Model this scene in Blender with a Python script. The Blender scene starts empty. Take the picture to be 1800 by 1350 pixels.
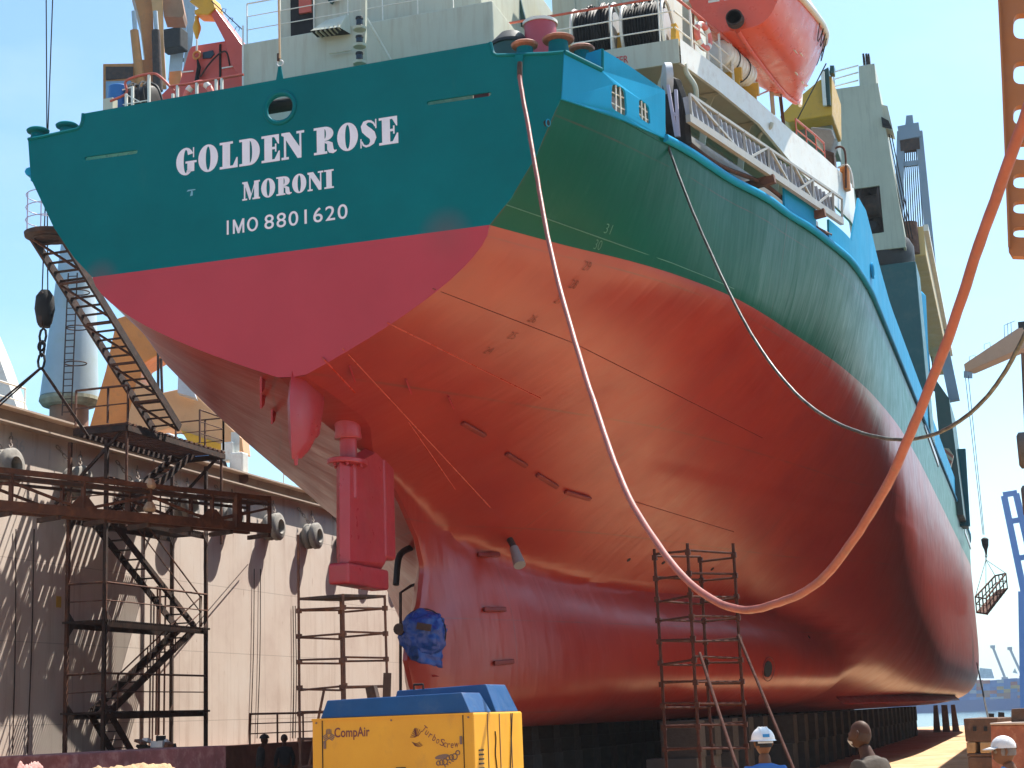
import bpy, bmesh, math, random
import numpy as np
from mathutils import Vector, Matrix
random.seed(7)
C = bpy.context.scene.collection
S = bpy.context.scene

# ---------------------------------------------------------------- camera
F_PX, PITCH, ROLL, HEAD = 2838.65, 0.203959, -0.0384315, 0.300744
CAM = Vector((12.32, -25.93, 1.95))
def cam_dir(a0, a1, a2):
    """camera axes (right, up, forward) -> world; X starboard, Y towards the bow, Z up"""
    c, s = math.cos(ROLL), math.sin(ROLL); a0, a1 = c*a0 - s*a1, s*a0 + c*a1
    c, s = math.cos(PITCH), math.sin(PITCH); a1, a2 = c*a1 + s*a2, -s*a1 + c*a2
    c, s = math.cos(HEAD), math.sin(HEAD)
    return Vector((c*a0 - s*a2, s*a0 + c*a2, a1))
cam_data = bpy.data.cameras.new('camera'); cam = bpy.data.objects.new('camera', cam_data); C.objects.link(cam)
rt, up, bk = cam_dir(1, 0, 0), cam_dir(0, 1, 0), -cam_dir(0, 0, 1)
cam.matrix_world = Matrix(((rt.x, up.x, bk.x, CAM.x), (rt.y, up.y, bk.y, CAM.y), (rt.z, up.z, bk.z, CAM.z), (0, 0, 0, 1)))
cam_data.sensor_width = 36.0; cam_data.lens = 36.0*F_PX/1800; cam_data.clip_start = 0.3; cam_data.clip_end = 20000
S.camera = cam

# ---------------------------------------------------------------- light
SUN = Vector((0.285, 0.44, 0.855)).normalized()
w = bpy.data.worlds.new('World'); S.world = w; w.use_nodes = True
nt = w.node_tree; bg = nt.nodes['Background']
sky = nt.nodes.new('ShaderNodeTexSky'); sky.sky_type = 'NISHITA'; sky.sun_disc = False
sky.sun_elevation = math.asin(SUN.z); sky.sun_rotation = math.atan2(SUN.x, SUN.y)
sky.air_density = 1.0; sky.dust_density = 1.6; sky.ozone_density = 1.6; sky.altitude = 0
hue = nt.nodes.new('ShaderNodeMix'); hue.data_type = 'RGBA'; hue.blend_type = 'MULTIPLY'; hue.inputs[0].default_value = 1
nt.links.new(sky.outputs[0], hue.inputs[6]); hue.inputs[7].default_value = (.84, 1.06, 1.10, 1)
# thin cloud low in the sky
tcw = nt.nodes.new('ShaderNodeTexCoord'); mpw = nt.nodes.new('ShaderNodeMapping'); mpw.inputs['Scale'].default_value = (1.4, 1.4, 4.0); nt.links.new(tcw.outputs['Generated'], mpw.inputs[0])
cn = nt.nodes.new('ShaderNodeTexNoise'); cn.inputs['Scale'].default_value = 2.6; cn.inputs['Detail'].default_value = 7; cn.inputs['Roughness'].default_value = .55; nt.links.new(mpw.outputs[0], cn.inputs['Vector'])
cr = nt.nodes.new('ShaderNodeValToRGB'); cr.color_ramp.elements[0].position = .50; cr.color_ramp.elements[0].color = (0, 0, 0, 1); cr.color_ramp.elements[1].position = .78; cr.color_ramp.elements[1].color = (.16, .16, .16, 1); nt.links.new(cn.outputs['Fac'], cr.inputs[0])
cl = nt.nodes.new('ShaderNodeMix'); cl.data_type = 'RGBA'; nt.links.new(cr.outputs[0], cl.inputs[0]); nt.links.new(hue.outputs[2], cl.inputs[6]); cl.inputs[7].default_value = (6.2, 6.5, 6.6, 1)
nt.links.new(cl.outputs[2], bg.inputs[0]); bg.inputs[1].default_value = 0.11
sl = bpy.data.lights.new('sun', 'SUN'); sl.energy = 4.9; sl.angle = math.radians(0.53); sl.color = (1.0, 0.93, 0.84)
sun = bpy.data.objects.new('sun', sl); C.objects.link(sun)
sun.rotation_euler = SUN.to_track_quat('Z', 'Y').to_euler(); sun.location = (0, 0, 60)
S.view_settings.view_transform = 'Standard'; S.view_settings.look = 'None'
S.view_settings.exposure = 1.06; S.view_settings.gamma = 1.0
S.cycles.max_bounces = 8; S.cycles.diffuse_bounces = 4; S.cycles.glossy_bounces = 3
S.cycles.caustics_reflective = False; S.cycles.caustics_refractive = False
S.cycles.sample_clamp_indirect = 6.0
S.cycles.use_denoising = True

# ---------------------------------------------------------------- measuring: a sight line met with a plane
def sight(x, y): return cam_dir(x - 900, 675 - y, F_PX)
def at(x, y, u=None, v=None, z=None, D=None):
    d = sight(x, y)
    if u is not None: t = (u - CAM.x)/d.x
    elif v is not None: t = (v - CAM.y)/d.y
    elif z is not None: t = (z - CAM.z)/d.z
    else: t = D/math.hypot(d.x, d.y)
    return CAM + d*t

# ---------------------------------------------------------------- mesh helpers
ORI = {}
def wloc(o):
    return ORI.get(o.name, Vector((0, 0, 0))) if o else Vector((0, 0, 0))
class MB:
    def __init__(s): s.v, s.f, s.m, s.k = [], [], [], 0
    def mat(s, k): s.k = k; return s
    def add(s, vs, fs):
        n = len(s.v); s.v += [Vector(p) for p in vs]; s.f += [[n+i for i in f] for f in fs]; s.m += [s.k]*len(fs); return s
    def box(s, c, d, R=None):
        hx, hy, hz = d[0]/2, d[1]/2, d[2]/2
        ps = [Vector((x, y, z)) for z in (-hz, hz) for y in (-hy, hy) for x in (-hx, hx)]
        if R is not None: ps = [R @ p for p in ps]
        return s.add([Vector(c)+p for p in ps], [(0, 2, 3, 1), (4, 5, 7, 6), (0, 1, 5, 4), (2, 6, 7, 3), (0, 4, 6, 2), (1, 3, 7, 5)])
    def lohi(s, a, b):
        a, b = Vector(a), Vector(b); return s.box((a+b)/2, [abs(t) for t in (b-a)])
    def beam(s, a, b, wd, ht=None, up=(0, 0, 1)):
        a, b = Vector(a), Vector(b); d = b - a; L = d.length
        if L < 1e-6: return s
        y = d/L; x = y.cross(Vector(up))
        if x.length < 1e-3: x = y.cross(Vector((1, 0, 0)))
        x.normalize(); z = x.cross(y)
        R = Matrix((x, y, z)).transposed()
        return s.box((a+b)/2, (wd, L, ht or wd), R)
    def tube(s, pts, r, n=8, closed=False, caps=True):
        pts = [Vector(p) for p in pts]; m = len(pts); base = len(s.v); vs, fs = [], []
        prev = None
        for i, p in enumerate(pts):
            a = pts[(i-1) % m] if (i or closed) else p; b = pts[(i+1) % m] if (i < m-1 or closed) else p
            t = (b - a).normalized()
            if prev is None:
                x = t.cross(Vector((0, 0, 1)))
                if x.length < .05: x = t.cross(Vector((1, 0, 0)))
            else: x = prev - t*prev.dot(t)
            x.normalize(); prev = x; y = t.cross(x); rr = r[i] if isinstance(r, (list, tuple)) else r
            vs += [p + x*(rr*math.cos(2*math.pi*j/n)) + y*(rr*math.sin(2*math.pi*j/n)) for j in range(n)]
        for i in range(m if closed else m-1):
            i2 = (i+1) % m
            for j in range(n):
                j2 = (j+1) % n; fs.append((i*n+j, i*n+j2, i2*n+j2, i2*n+j))
        if caps and not closed: fs += [tuple(range(n-1, -1, -1)), tuple((m-1)*n+j for j in range(n))]
        return s.add(vs, fs)
    def cyl(s, a, b, r0, r1=None, n=16): return s.tube([a, b], [r0, r0 if r1 is None else r1], n)
    def lathe(s, c, axis, prof, n=24):
        """prof: (distance along axis, radius)"""
        ax = Vector(axis).normalized(); x = ax.cross(Vector((0, 0, 1)))
        if x.length < .05: x = ax.cross(Vector((1, 0, 0)))
        x.normalize(); y = ax.cross(x); vs, fs = [], []; m = len(prof)
        for h, r in prof:
            vs += [Vector(c)+ax*h+x*(r*math.cos(2*math.pi*j/n))+y*(r*math.sin(2*math.pi*j/n)) for j in range(n)]
        for i in range(m-1):
            for j in range(n): fs.append((i*n+j, i*n+(j+1) % n, (i+1)*n+(j+1) % n, (i+1)*n+j))
        fs += [tuple(range(n-1, -1, -1)), tuple((m-1)*n+j for j in range(n))]
        return s.add(vs, fs)
    def torus(s, c, axis, R, r, n=20, m=8):
        ax = Vector(axis).normalized(); x = ax.cross(Vector((0, 0, 1)))
        if x.length < .05: x = ax.cross(Vector((1, 0, 0)))
        x.normalize(); y = ax.cross(x)
        return s.tube([Vector(c)+x*(R*math.cos(2*math.pi*i/n))+y*(R*math.sin(2*math.pi*i/n)) for i in range(n)], r, m, closed=True)
    def prism(s, poly, ext):
        """flat polygon (3-D points) pushed along the vector ext"""
        e = Vector(ext); n = len(poly); ps = [Vector(p) for p in poly]
        nn = Vector((0, 0, 0))
        for i in range(n): nn += ps[i].cross(ps[(i+1) % n])
        if nn.dot(e) > 0: ps = ps[::-1]
        return s.add(ps+[p+e for p in ps], [tuple(range(n)), tuple(range(2*n-1, n-1, -1))]+[((i+1) % n, i, n+i, n+(i+1) % n) for i in range(n)])
    def chain(s, a, b, link=.22, r=.022, sag=0.0):
        a, b = Vector(a), Vector(b); L = (b-a).length; k = max(2, int(L/link)); t = (b-a)/L
        side = t.cross(Vector((0, 0, 1)))
        if side.length < .1: side = t.cross(Vector((1, 0, 0)))
        side.normalize(); oth = t.cross(side)
        for i in range(k):
            f = (i+.5)/k; c = a.lerp(b, f)-Vector((0, 0, sag*4*f*(1-f))); x = side if i % 2 else oth; h = L/k*.62; wd = h*.48
            pts = [c+t*(h*math.cos(q))+x*(wd*math.sin(q)) for q in [2*math.pi*j/8 for j in range(8)]]
            s.tube(pts, r, 5, closed=True)
        return s
    def build(s, name, mats, parent=None, smooth=None, bevel=0, seg=2):
        me = bpy.data.meshes.new(name); off = wloc(parent)
        me.from_pydata([tuple(p-off) for p in s.v], [], s.f)
        for mm in (mats if isinstance(mats, (list, tuple)) else [mats]): me.materials.append(mm)
        me.polygons.foreach_set('material_index', s.m)
        me.update()
        if smooth is not None:
            me.polygons.foreach_set('use_smooth', [True]*len(me.polygons)); me.set_sharp_from_angle(angle=math.radians(smooth))
        o = bpy.data.objects.new(name, me); C.objects.link(o)
        if parent: o.parent = parent; ORI[o.name] = off
        if bevel:
            b = o.modifiers.new('bevel', 'BEVEL'); b.width = bevel; b.segments = seg; b.limit_method = 'ANGLE'; b.angle_limit = math.radians(40)
            b.harden_normals = False
        return o
def tag(o, label=None, cat=None, group=None, kind=None):
    if label: o['label'] = label
    if cat: o['category'] = cat
    if group: o['group'] = group
    if kind: o['kind'] = kind
    return o
def thing(name, label, cat, loc=(0, 0, 0), group=None):
    o = bpy.data.objects.new(name, None); C.objects.link(o); o.location = loc; o.empty_display_size = .3
    ORI[o.name] = Vector(loc)
    return tag(o, label, cat, group)
def copy_tree(o, loc=None, label=None, parent=None, rz=None):
    kids = [c for c in bpy.data.objects if c.parent == o]
    n = o.copy(); C.objects.link(n)
    if parent: n.parent = parent
    if loc is not None: n.location = loc
    if rz is not None: n.rotation_euler = (0, 0, rz)
    if label: n['label'] = label
    for c in kids: copy_tree(c, parent=n)
    return n
def lerp(a, b, t): return a+(b-a)*t
def curve_pts(pts, n=8):
    """Catmull-Rom through points"""
    P = [Vector(p) for p in pts]; P = [2*P[0]-P[1]]+P+[2*P[-1]-P[-2]]; out = []
    for i in range(1, len(P)-2):
        for k in range(n):
            t = k/n; a, b, c, d = P[i-1:i+3]
            out.append(.5*((2*b)+(c-a)*t+(2*a-5*b+4*c-d)*t*t+(3*b-a-3*c+d)*t**3))
    return out+[P[-2]]

# ---------------------------------------------------------------- materials
def nodes(name):
    m = bpy.data.materials.new(name); m.use_nodes = True; t = m.node_tree; return m, t, t.nodes['Principled BSDF'], t.links.new
def N(t, typ, **kw):
    n = t.nodes.new(typ)
    for k, v in kw.items():
        if k in n.inputs.keys(): n.inputs[k].default_value = v
        else: setattr(n, k, v)
    return n
def ramp(t, fac, stops):
    r = t.nodes.new('ShaderNodeValToRGB'); e = r.color_ramp.elements
    while len(e) < len(stops): e.new(.5)
    for x, (p, c) in zip(e, stops): x.position = p; x.color = (*c, 1) if len(c) == 3 else c
    t.links.new(fac, r.inputs[0]); return r.outputs[0]
def mix(t, fac, a, b, blend='MIX'):
    m = t.nodes.new('ShaderNodeMix'); m.data_type = 'RGBA'; m.blend_type = blend
    for s_, v in ((m.inputs[0], fac), (m.inputs[6], a), (m.inputs[7], b)):
        if isinstance(v, (int, float)): s_.default_value = v
        elif isinstance(v, (tuple, list)): s_.default_value = (*v[:3], 1)
        else: t.links.new(v, s_)
    return m.outputs[2]
def mapping(t, scale=(1, 1, 1), co='Object'):
    tc = t.nodes.new('ShaderNodeTexCoord'); mp = t.nodes.new('ShaderNodeMapping'); mp.inputs['Scale'].default_value = scale
    t.links.new(tc.outputs[co], mp.inputs[0]); return mp.outputs[0]
def noise(t, vec, scale, detail=5, rough=.6):
    n = N(t, 'ShaderNodeTexNoise', Scale=scale, Detail=detail, Roughness=rough)
    if vec is not None: t.links.new(vec, n.inputs['Vector'])
    return n.outputs['Fac']
_mc = {}
def paint(name, col, rough=.5, var=.18, dirt=None, dirt_amt=.35, scale=1.0, bump=.15, metal=0, streak=False, spec=.5):
    """painted or weathered surface: colour drift, blotches of dirt (upright streaks where wanted), fine bump"""
    if name in _mc: return _mc[name]
    m, t, b, L = nodes(name); v = mapping(t)
    n1 = noise(t, v, 1.1*scale, 6)
    dark = tuple(c*(1-var) for c in col); lite = tuple(min(1, c*(1+var)) for c in col)
    c = ramp(t, n1, [(.3, dark), (.7, lite)])
    if dirt:
        v2 = mapping(t, (6, 6, .55) if streak else (1, 1, 1))
        n2 = noise(t, v2, 1.3*scale if streak else 2.2*scale, 7, .65)
        f = ramp(t, n2, [(.5, (0, 0, 0)), (.72, (dirt_amt,)*3)])
        c = mix(t, f, c, dirt)
    L(c, b.inputs['Base Color'])
    r = ramp(t, noise(t, v, 3.0*scale, 4), [(.3, (max(.04, rough-.12),)*3), (.7, (min(1, rough+.12),)*3)])
    L(r, b.inputs['Roughness']); b.inputs['Metallic'].default_value = metal
    b.inputs['Specular IOR Level'].default_value = spec
    if bump:
        bp = N(t, 'ShaderNodeBump', Strength=bump, Distance=.02); L(noise(t, v, 9*scale, 5), bp.inputs['Height']); L(bp.outputs[0], b.inputs['Normal'])
    _mc[name] = m; return m
# ================================================================ SETTING
m_floor, t, b, L = nodes('dock_floor')
v = mapping(t)
c = ramp(t, noise(t, v, .35, 8, .65), [(.3, (.46, .25, .11)), (.5, (.58, .37, .19)), (.72, (.66, .49, .31))])
f = ramp(t, noise(t, v, 2.6, 8, .7), [(.46, (0, 0, 0)), (.66, (.5, .5, .5))])
c = mix(t, f, c, (.17, .085, .05))
L(c, b.inputs['Base Color']); b.inputs['Roughness'].default_value = .85
bp = N(t, 'ShaderNodeBump', Strength=.5, Distance=.05); L(noise(t, v, 5, 8, .7), bp.inputs['Height']); L(bp.outputs[0], b.inputs['Normal'])
mb = MB(); mb.lohi((-18, -70, -3.2), (30, 112, 0)); dock_floor = tag(mb.build('dock_floor', m_floor), kind='structure')

m_water, t, b, L = nodes('harbour_water')
v = mapping(t, (1, 1, 1))
b.inputs['Base Color'].default_value = (.02, .06, .08, 1); b.inputs['Roughness'].default_value = .12
bp = N(t, 'ShaderNodeBump', Strength=.55, Distance=.5); L(noise(t, v, .35, 6, .6), bp.inputs['Height']); L(bp.outputs[0], b.inputs['Normal'])
mb = MB(); mb.add([(-9000, -3000, -2.6), (9000, -3000, -2.6), (9000, 12000, -2.6), (-9000, 12000, -2.6)], [(0, 1, 2, 3)])
tag(mb.build('water', m_water), kind='structure')
# ================================================================ SHIP
WLZ, DKZ, KEEL = 10.45, 12.8, 1.75
def seamlines(t, coord, period, width):
    """thin lines every `period` along one coordinate -> 0..1"""
    a = N(t, 'ShaderNodeMath', operation='MULTIPLY'); a.inputs[1].default_value = 1/period; t.links.new(coord, a.inputs[0])
    fr = N(t, 'ShaderNodeMath', operation='FRACT'); t.links.new(a.outputs[0], fr.inputs[0])
    lt = N(t, 'ShaderNodeMath', operation='LESS_THAN'); lt.inputs[1].default_value = width/period; t.links.new(fr.outputs[0], lt.inputs[0])
    return lt.outputs[0]
def hull_material(name, teal, rough=.31, split=True, seams=True, und=.34, spec=.88, reds=((.235, .013, .007), (.315, .025, .010)), spots=False):
    m, t, b, L = nodes(name); v = mapping(t)
    tc = t.nodes.new('ShaderNodeTexCoord'); sp = t.nodes.new('ShaderNodeSeparateXYZ'); L(tc.outputs['Object'], sp.inputs[0])
    n1 = noise(t, v, .5, 6); n2 = noise(t, mapping(t, (3, 3, .5)), 1.2, 7, .68)
    red = ramp(t, n1, [(.3, reds[0]), (.7, reds[1])])
    tl = ramp(t, n1, [(.3, tuple(c*.88 for c in teal)), (.7, tuple(c*1.12 for c in teal))])
    tl = mix(t, ramp(t, n2, [(.60, (0, 0, 0)), (.75, (.14,)*3)]), tl, (.06, .17, .14))
    gt = N(t, 'ShaderNodeMath', operation='GREATER_THAN'); gt.inputs[1].default_value = WLZ; L(sp.outputs['Z'], gt.inputs[0])
    c = mix(t, gt.outputs[0], red, tl) if split else tl
    if spots:                                            # overspray of the red coat on the fresh teal
        for px_, pz_, rr in ((3.15, 10.38, .55), (-3.80, 10.42, .42)):
            sub = N(t, 'ShaderNodeVectorMath', operation='DISTANCE'); sub.inputs[1].default_value = (px_, 0, pz_); L(tc.outputs['Object'], sub.inputs[0])
            c = mix(t, ramp(t, sub.outputs['Value'], [(.0, (.38,)*3), (rr, (0, 0, 0))]), c, (.20, .05, .06))
    # scuffs and rusty pin marks of the old plating
    f = ramp(t, noise(t, v, 11, 6, .75), [(.77, (0, 0, 0)), (.82, (.22,)*3)])
    c = mix(t, f, c, (.16, .06, .035))
    bumps = noise(t, mapping(t, (.25, 1.35, .30)), 1.0, 3, .55)
    bump2 = noise(t, mapping(t, (1.5, 4.2, .55)), 1.3, 2, .5)
    if seams:
        s1 = seamlines(t, sp.outputs['Y'], 9.1, .035); s2 = seamlines(t, sp.outputs['Z'], 2.05, .030)
        sm = N(t, 'ShaderNodeMath', operation='MAXIMUM'); L(s1, sm.inputs[0]); L(s2, sm.inputs[1])
        fade = ramp(t, noise(t, v, .8, 3), [(.36, (.10,)*3), (.60, (.9,)*3)])
        c2 = mix(t, .55, c, (.10, .05, .04))
        mm = N(t, 'ShaderNodeMath', operation='MULTIPLY'); L(sm.outputs[0], mm.inputs[0]); L(fade, mm.inputs[1])
        c = mix(t, mm.outputs[0], c, c2)
    L(c, b.inputs['Base Color']); mr = N(t, 'ShaderNodeMapRange'); mr.inputs['To Min'].default_value = spec; mr.inputs['To Max'].default_value = spec*.15; L(gt.outputs[0], mr.inputs['Value']); L(mr.outputs[0], b.inputs['Specular IOR Level'])
    r = ramp(t, noise(t, v, 1.3, 5, .6), [(.3, (rough-.02,)*3), (.7, (rough+.09,)*3)]); L(r, b.inputs['Roughness'])
    b1 = N(t, 'ShaderNodeBump', Strength=und, Distance=.10); L(bumps, b1.inputs['Height'])
    b2 = N(t, 'ShaderNodeBump', Strength=und*.45, Distance=.02); L(bump2, b2.inputs['Height']); L(b1.outputs[0], b2.inputs['Normal'])
    L(b2.outputs[0], b.inputs['Normal'])
    return m
m_hull = hull_material('hull_paint', (.0002, .078, .048))
m_transom = hull_material('transom_paint', (.0002, .130, .155), rough=.45, seams=False, und=.06, spec=.35, reds=((.33, .030, .056), (.38, .036, .066)), spots=True)
m_blue = hull_material('bulwark_blue_paint', (.012, .27, .48), rough=.4, split=False, seams=False, und=.2, spec=.25)
m_red = paint('antifouling_red', (.34, .026, .040), .38, .12, (.15, .05, .03), .3, 1.2)

def ip(x, xs, ys): return float(np.interp(x, xs, ys))
_pc = {}
def pchip(x, xs, ys):
    """smooth interpolation without overshoot"""
    k = (id(xs), id(ys))
    if k not in _pc:
        X, Y = np.array(xs, float), np.array(ys, float); h = np.diff(X); d = np.diff(Y)/h; m = np.zeros(len(X))
        for i in range(1, len(X)-1):
            if d[i-1]*d[i] > 0:
                w1, w2 = 2*h[i]+h[i-1], h[i]+2*h[i-1]; m[i] = (w1+w2)/(w1/d[i-1]+w2/d[i])
        m[0], m[-1] = d[0], d[-1]; _pc[k] = (X, Y, h, m)
    X, Y, h, m = _pc[k]; x = min(max(x, X[0]), X[-1]); i = min(int(np.searchsorted(X, x, 'right'))-1, len(h)-1); t = (x-X[i])/h[i]
    return float(Y[i]*(1+2*t)*(1-t)**2+m[i]*h[i]*t*(1-t)**2+Y[i+1]*t*t*(3-2*t)+m[i+1]*h[i]*t*t*(t-1))
SV = [0, 6, 12, 20, 30, 45, 60, 200]
ZK = [8.18, 6.627, 4.069, 2.621, 1.75, 1.75, 1.75, 1.75]
PP = [1.58, 1.318, 1.191, 1.412, 4.6, 9, 9, 9]
QQ = [1.0, .947, 1.047, 1.314, 3.3, 6, 6, 6]
WV = [0, 1.86, 3.2, 4.51, 7.28, 11.18, 15.3, 20.15, 26.82, 36, 82, 90, 97, 103, 108, 110]
WS = [3.98, 4.91, 5.66, 6.26, 7.15, 7.81, 8.4, 8.82, 9.08, 9.16, 9.16, 8.6, 6.9, 4.4, 1.4, .15]
WVP = [0, 3, 7, 12, 20, 30, 82, 90, 97, 103, 108, 110]
WP = [3.98, 4.895, 6.377, 7.654, 8.286, 9.1, 9.16, 8.6, 6.9, 4.4, 1.4, .15]
DV = [0, 1.5, 3.16, 4, 6.2, 7.9, 9.1, 10.2, 11.5, 14.1, 17.6, 84, 92, 99, 105, 109, 110]
DD = [5.42, 6.02, 6.52, 6.78, 7.29, 7.82, 8.05, 8.34, 8.6, 9.0, 9.14, 9.16, 8.9, 7.6, 5.2, 2.2, .4]
DP = [5.42, 5.75, 6.12, 6.35, 6.9, 7.4, 7.7, 8.1, 8.4, 8.85, 9.1, 9.16, 8.9, 7.6, 5.2, 2.2, .4]
VBU = [5.4, 6.0, 6.6, 7.5, 8.5, 10, 12, 14, 17, 21, 26, 34]; YBU = [.02, .05, .14, .42, .80, 1.38, 2.15, 2.95, 4.1, 5.5, 6.4, 6.9]
ZU = [10.45, 10.9, 11.55, 12.6, 12.8]; YU = [3.98, 4.40, 4.85, 5.38, 5.42]
def half_w(v, z, port=False):
    w = pchip(v, WVP, WP) if port else pchip(v, WV, WS)
    if z >= WLZ:
        d = pchip(v, DV, DP if port else DD)
        return w+(d-w)*(ip(z, ZU, YU)-3.98)/1.44
    zk = pchip(v, SV, ZK); p = pchip(v, SV, PP); q = pchip(v, SV, QQ); y = 0
    if z > zk:
        tt = min(1, (z-zk)/(WLZ-zk)); y = w*(1-(1-tt)**p)**(1/q)
    # deadwood and the full bulge round the propeller shaft below the counter
    if 4.5 < v < 40 and z < 7.5:
        half = .06+.25*min(1, max(0, v-5.4)/5)
        e2 = 1-max(0, (z-3.3)/2.7)**2 if z > 3.3 else max(0, 1-((3.3-z)/1.60)**3.0)
        yb = half*(1 if z > 3.3 else .5+.5*max(0, e2)**.5)+pchip(v, VBU, YBU)*max(0, e2)**(.62 if z > 3.3 else .5)
        fade = min(1, max(0, (40-v)/14)); yb *= fade
        e = (.05+.75*min(1, max(0, v-6.3)/5))*fade*min(1, max(0, v-5)/1.5)
        y = .5*(y+yb+math.sqrt((y-yb)**2+e*e))-.18*e*math.exp(-abs(y-yb)/(e+.01))
    return max(y, 0.02)
STERN_Z = [1.75, 2.1, 2.6, 3.2, 3.8, 4.4, 5.2, 5.8, 6.5, 7.0, 7.7, 8.18, 10.45, 13]
STERN_V = [7.6, 6.6, 5.95, 5.6, 5.75, 6.45, 6.75, 6.4, 5.5, 4.6, 2.8, .34, 0, 0]
zr = [1.75, 1.77, 1.80, 1.86, 1.95, 2.08, 2.25, 2.45, 2.7, 3.0]+list(np.arange(3.2, 8.15, .13))+[8.18, 8.3, 8.45, 8.65, 8.9, 9.15, 9.4, 9.7, 10.0, 10.25, 10.45, 10.7, 11, 11.4, 11.9, 12.4, 12.8]
vr = list(np.linspace(0, 1, 46)**1.7*42)+list(np.linspace(43.5, 82, 16))+list(np.linspace(84, 110, 20))
nz, nv = len(zr), len(vr)
mb = MB()
for sgn, port in ((1, False), (-1, True)):
    vs = []
    for z in zr:
        v0 = ip(z, STERN_Z, STERN_V); vend = 110-max(0, (9-z))*.35
        for v in vr:
            vv = v0+(vend-v0)*v/110
            y = half_w(vv, z, port)
            if z < 7.0: y = .05+max(0, y-.05)*min(1, (vv-v0)/1.3)**.5          # rounded stern frame
            vs.append((sgn*y, vv, z))
    fs = []
    for i in range(nz-1):
        for j in range(nv-1):
            q = (i*nv+j, i*nv+j+1, (i+1)*nv+j+1, (i+1)*nv+j)
            fs.append(q if sgn > 0 else q[::-1])
    mb.add(vs, fs)
n = nz*nv
mb.add([mb.v[j] for j in range(nv)]+[mb.v[n+j] for j in range(nv)], [(j+1, j, nv+j, nv+j+1) for j in range(nv-1)])          # flat bottom
j0 = (nz-1)*nv
mb.add([mb.v[j0+j]-Vector((.02, 0, .12)) for j in range(nv)]+[mb.v[n+j0+j]-Vector((-.02, 0, .12)) for j in range(nv)], [(j, j+1, nv+j+1, nv+j) for j in range(nv-1)])  # deck
ship = thing('cargo_ship', 'large cargo ship with teal and red hull standing on keel blocks in the dock', 'ship', (0, 0, 0))
# stern frame: closes the gap between the two sides along the stern contour below the transom
k8 = zr.index(8.18)
mb.add([mb.v[i*nv] for i in range(k8+1)]+[mb.v[n+i*nv] for i in range(k8+1)], [(i, i+1, k8+2+i, k8+1+i) for i in range(k8)])
hull = mb.build('hull', m_hull, ship, smooth=38)

# ---- transom: teal plate with three openings, red plate below
def fill2d(name, loops):
    cu = bpy.data.curves.new(name, 'CURVE'); cu.dimensions = '2D'; cu.fill_mode = 'BOTH'
    for lp in loops:
        s = cu.splines.new('POLY'); s.points.add(len(lp)-1); s.use_cyclic_u = True
        for p, q in zip(s.points, lp): p.co = (q[0], q[1], 0, 1)
    o = bpy.data.objects.new(name, cu)
    C.objects.link(o); dg = bpy.context.evaluated_depsgraph_get(); ev = o.evaluated_get(dg); me = bpy.data.meshes.new_from_object(ev)
    vs = [tuple(q.co) for q in me.vertices]; fs = [tuple(q.vertices) for q in me.polygons]
    bpy.data.objects.remove(o); bpy.data.curves.remove(cu); bpy.data.meshes.remove(me)
    return vs, fs
def plate2d(mb, loops, fn, thick, nrm):
    """filled 2-D outline with holes -> thick plate; fn maps (a,b) to 3-D; nrm = outward direction"""
    vs, fs = fill2d('tmp', loops); nv_ = Vector(nrm)
    P = [Vector(fn(a, b_)) for a, b_, _ in vs]
    def orient(f):
        a, b_, c_ = P[f[0]], P[f[1]], P[f[2]]
        return f if (b_-a).cross(c_-a).dot(nv_) > 0 else f[::-1]
    fs = [orient(f) for f in fs]
    mb.add(P, fs); mb.add([p-nv_*thick for p in P], [f[::-1] for f in fs])
    for lp in loops:
        Q = [Vector(fn(a, b_)) for a, b_ in lp]; k = len(Q)
        area = sum(lp[i][0]*lp[(i+1) % k][1]-lp[(i+1) % k][0]*lp[i][1] for i in range(k))
        mb.add(Q+[q-nv_*thick for q in Q], [((i, k+i, k+(i+1) % k, (i+1) % k)) for i in range(k)])
    return mb
def tr(u, z): return (u, (WLZ-z)*.15-.012 if z < WLZ else -.012, z)
def pz(x, y): q = at(x, y, v=0); return (q.x, q.z)
up_half = [(3.98, 10.45), (4.40, 10.9), (4.85, 11.55), (5.38, 12.6), (5.47, 13.42)]
c0 = pz(493, 190)
hole = [(c0[0]+.27*math.cos(a), c0[1]+.24*math.sin(a)) for a in np.linspace(0, 2*math.pi, 24, endpoint=False)]
def slit(x0, y0, x1, y1, hh):
    a, b_ = pz(x0, y0), pz(x1, y1); d = Vector((b_[0]-a[0], b_[1]-a[1])); d.normalize(); nn = Vector((-d.y, d.x))*hh
    pts = []
    for cpt, s0 in ((a, math.pi/2), (b_, -math.pi/2)):
        for k in range(7):
            an = s0+math.pi*k/6; pts.append((cpt[0]+d.x*hh*math.cos(an)+nn.x*math.sin(an), cpt[1]+d.y*hh*math.cos(an)+nn.y*math.sin(an)))
    return pts
slit_r = slit(754, 181.5, 860, 165.5, .040); slit_l = slit(152, 279, 239, 267, .040)
tl = pz(147, 200); trr = pz(862, 75); ltl = pz(130, 232); ltr = pz(870, 103)
step_l = [(tl[0]-.015, tl[1]-.16), (tl[0]-.05, tl[1]-.25), (tl[0]-.12, tl[1]-.30)]
step_r = [(trr[0]+.03, trr[1]-.14), (trr[0]+.05, trr[1]-.22), (trr[0]+.12, trr[1]-.27)]
outline = [(-u, z) for u, z in up_half]+[(-5.2, 13.42)]+step_l[::-1]+[tl]+[trr]+step_r+[(5.2, 13.44)]+up_half[::-1]
mb = MB(); plate2d(mb, [outline, hole, slit_r, slit_l], tr, .05, (0, -1, 0))
low = [(half_w(0.34*(WLZ-z)/2.27, z)*1.0, z) for z in np.linspace(8.20, 10.45, 14)]
low[-1] = (3.98, WLZ)
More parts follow.
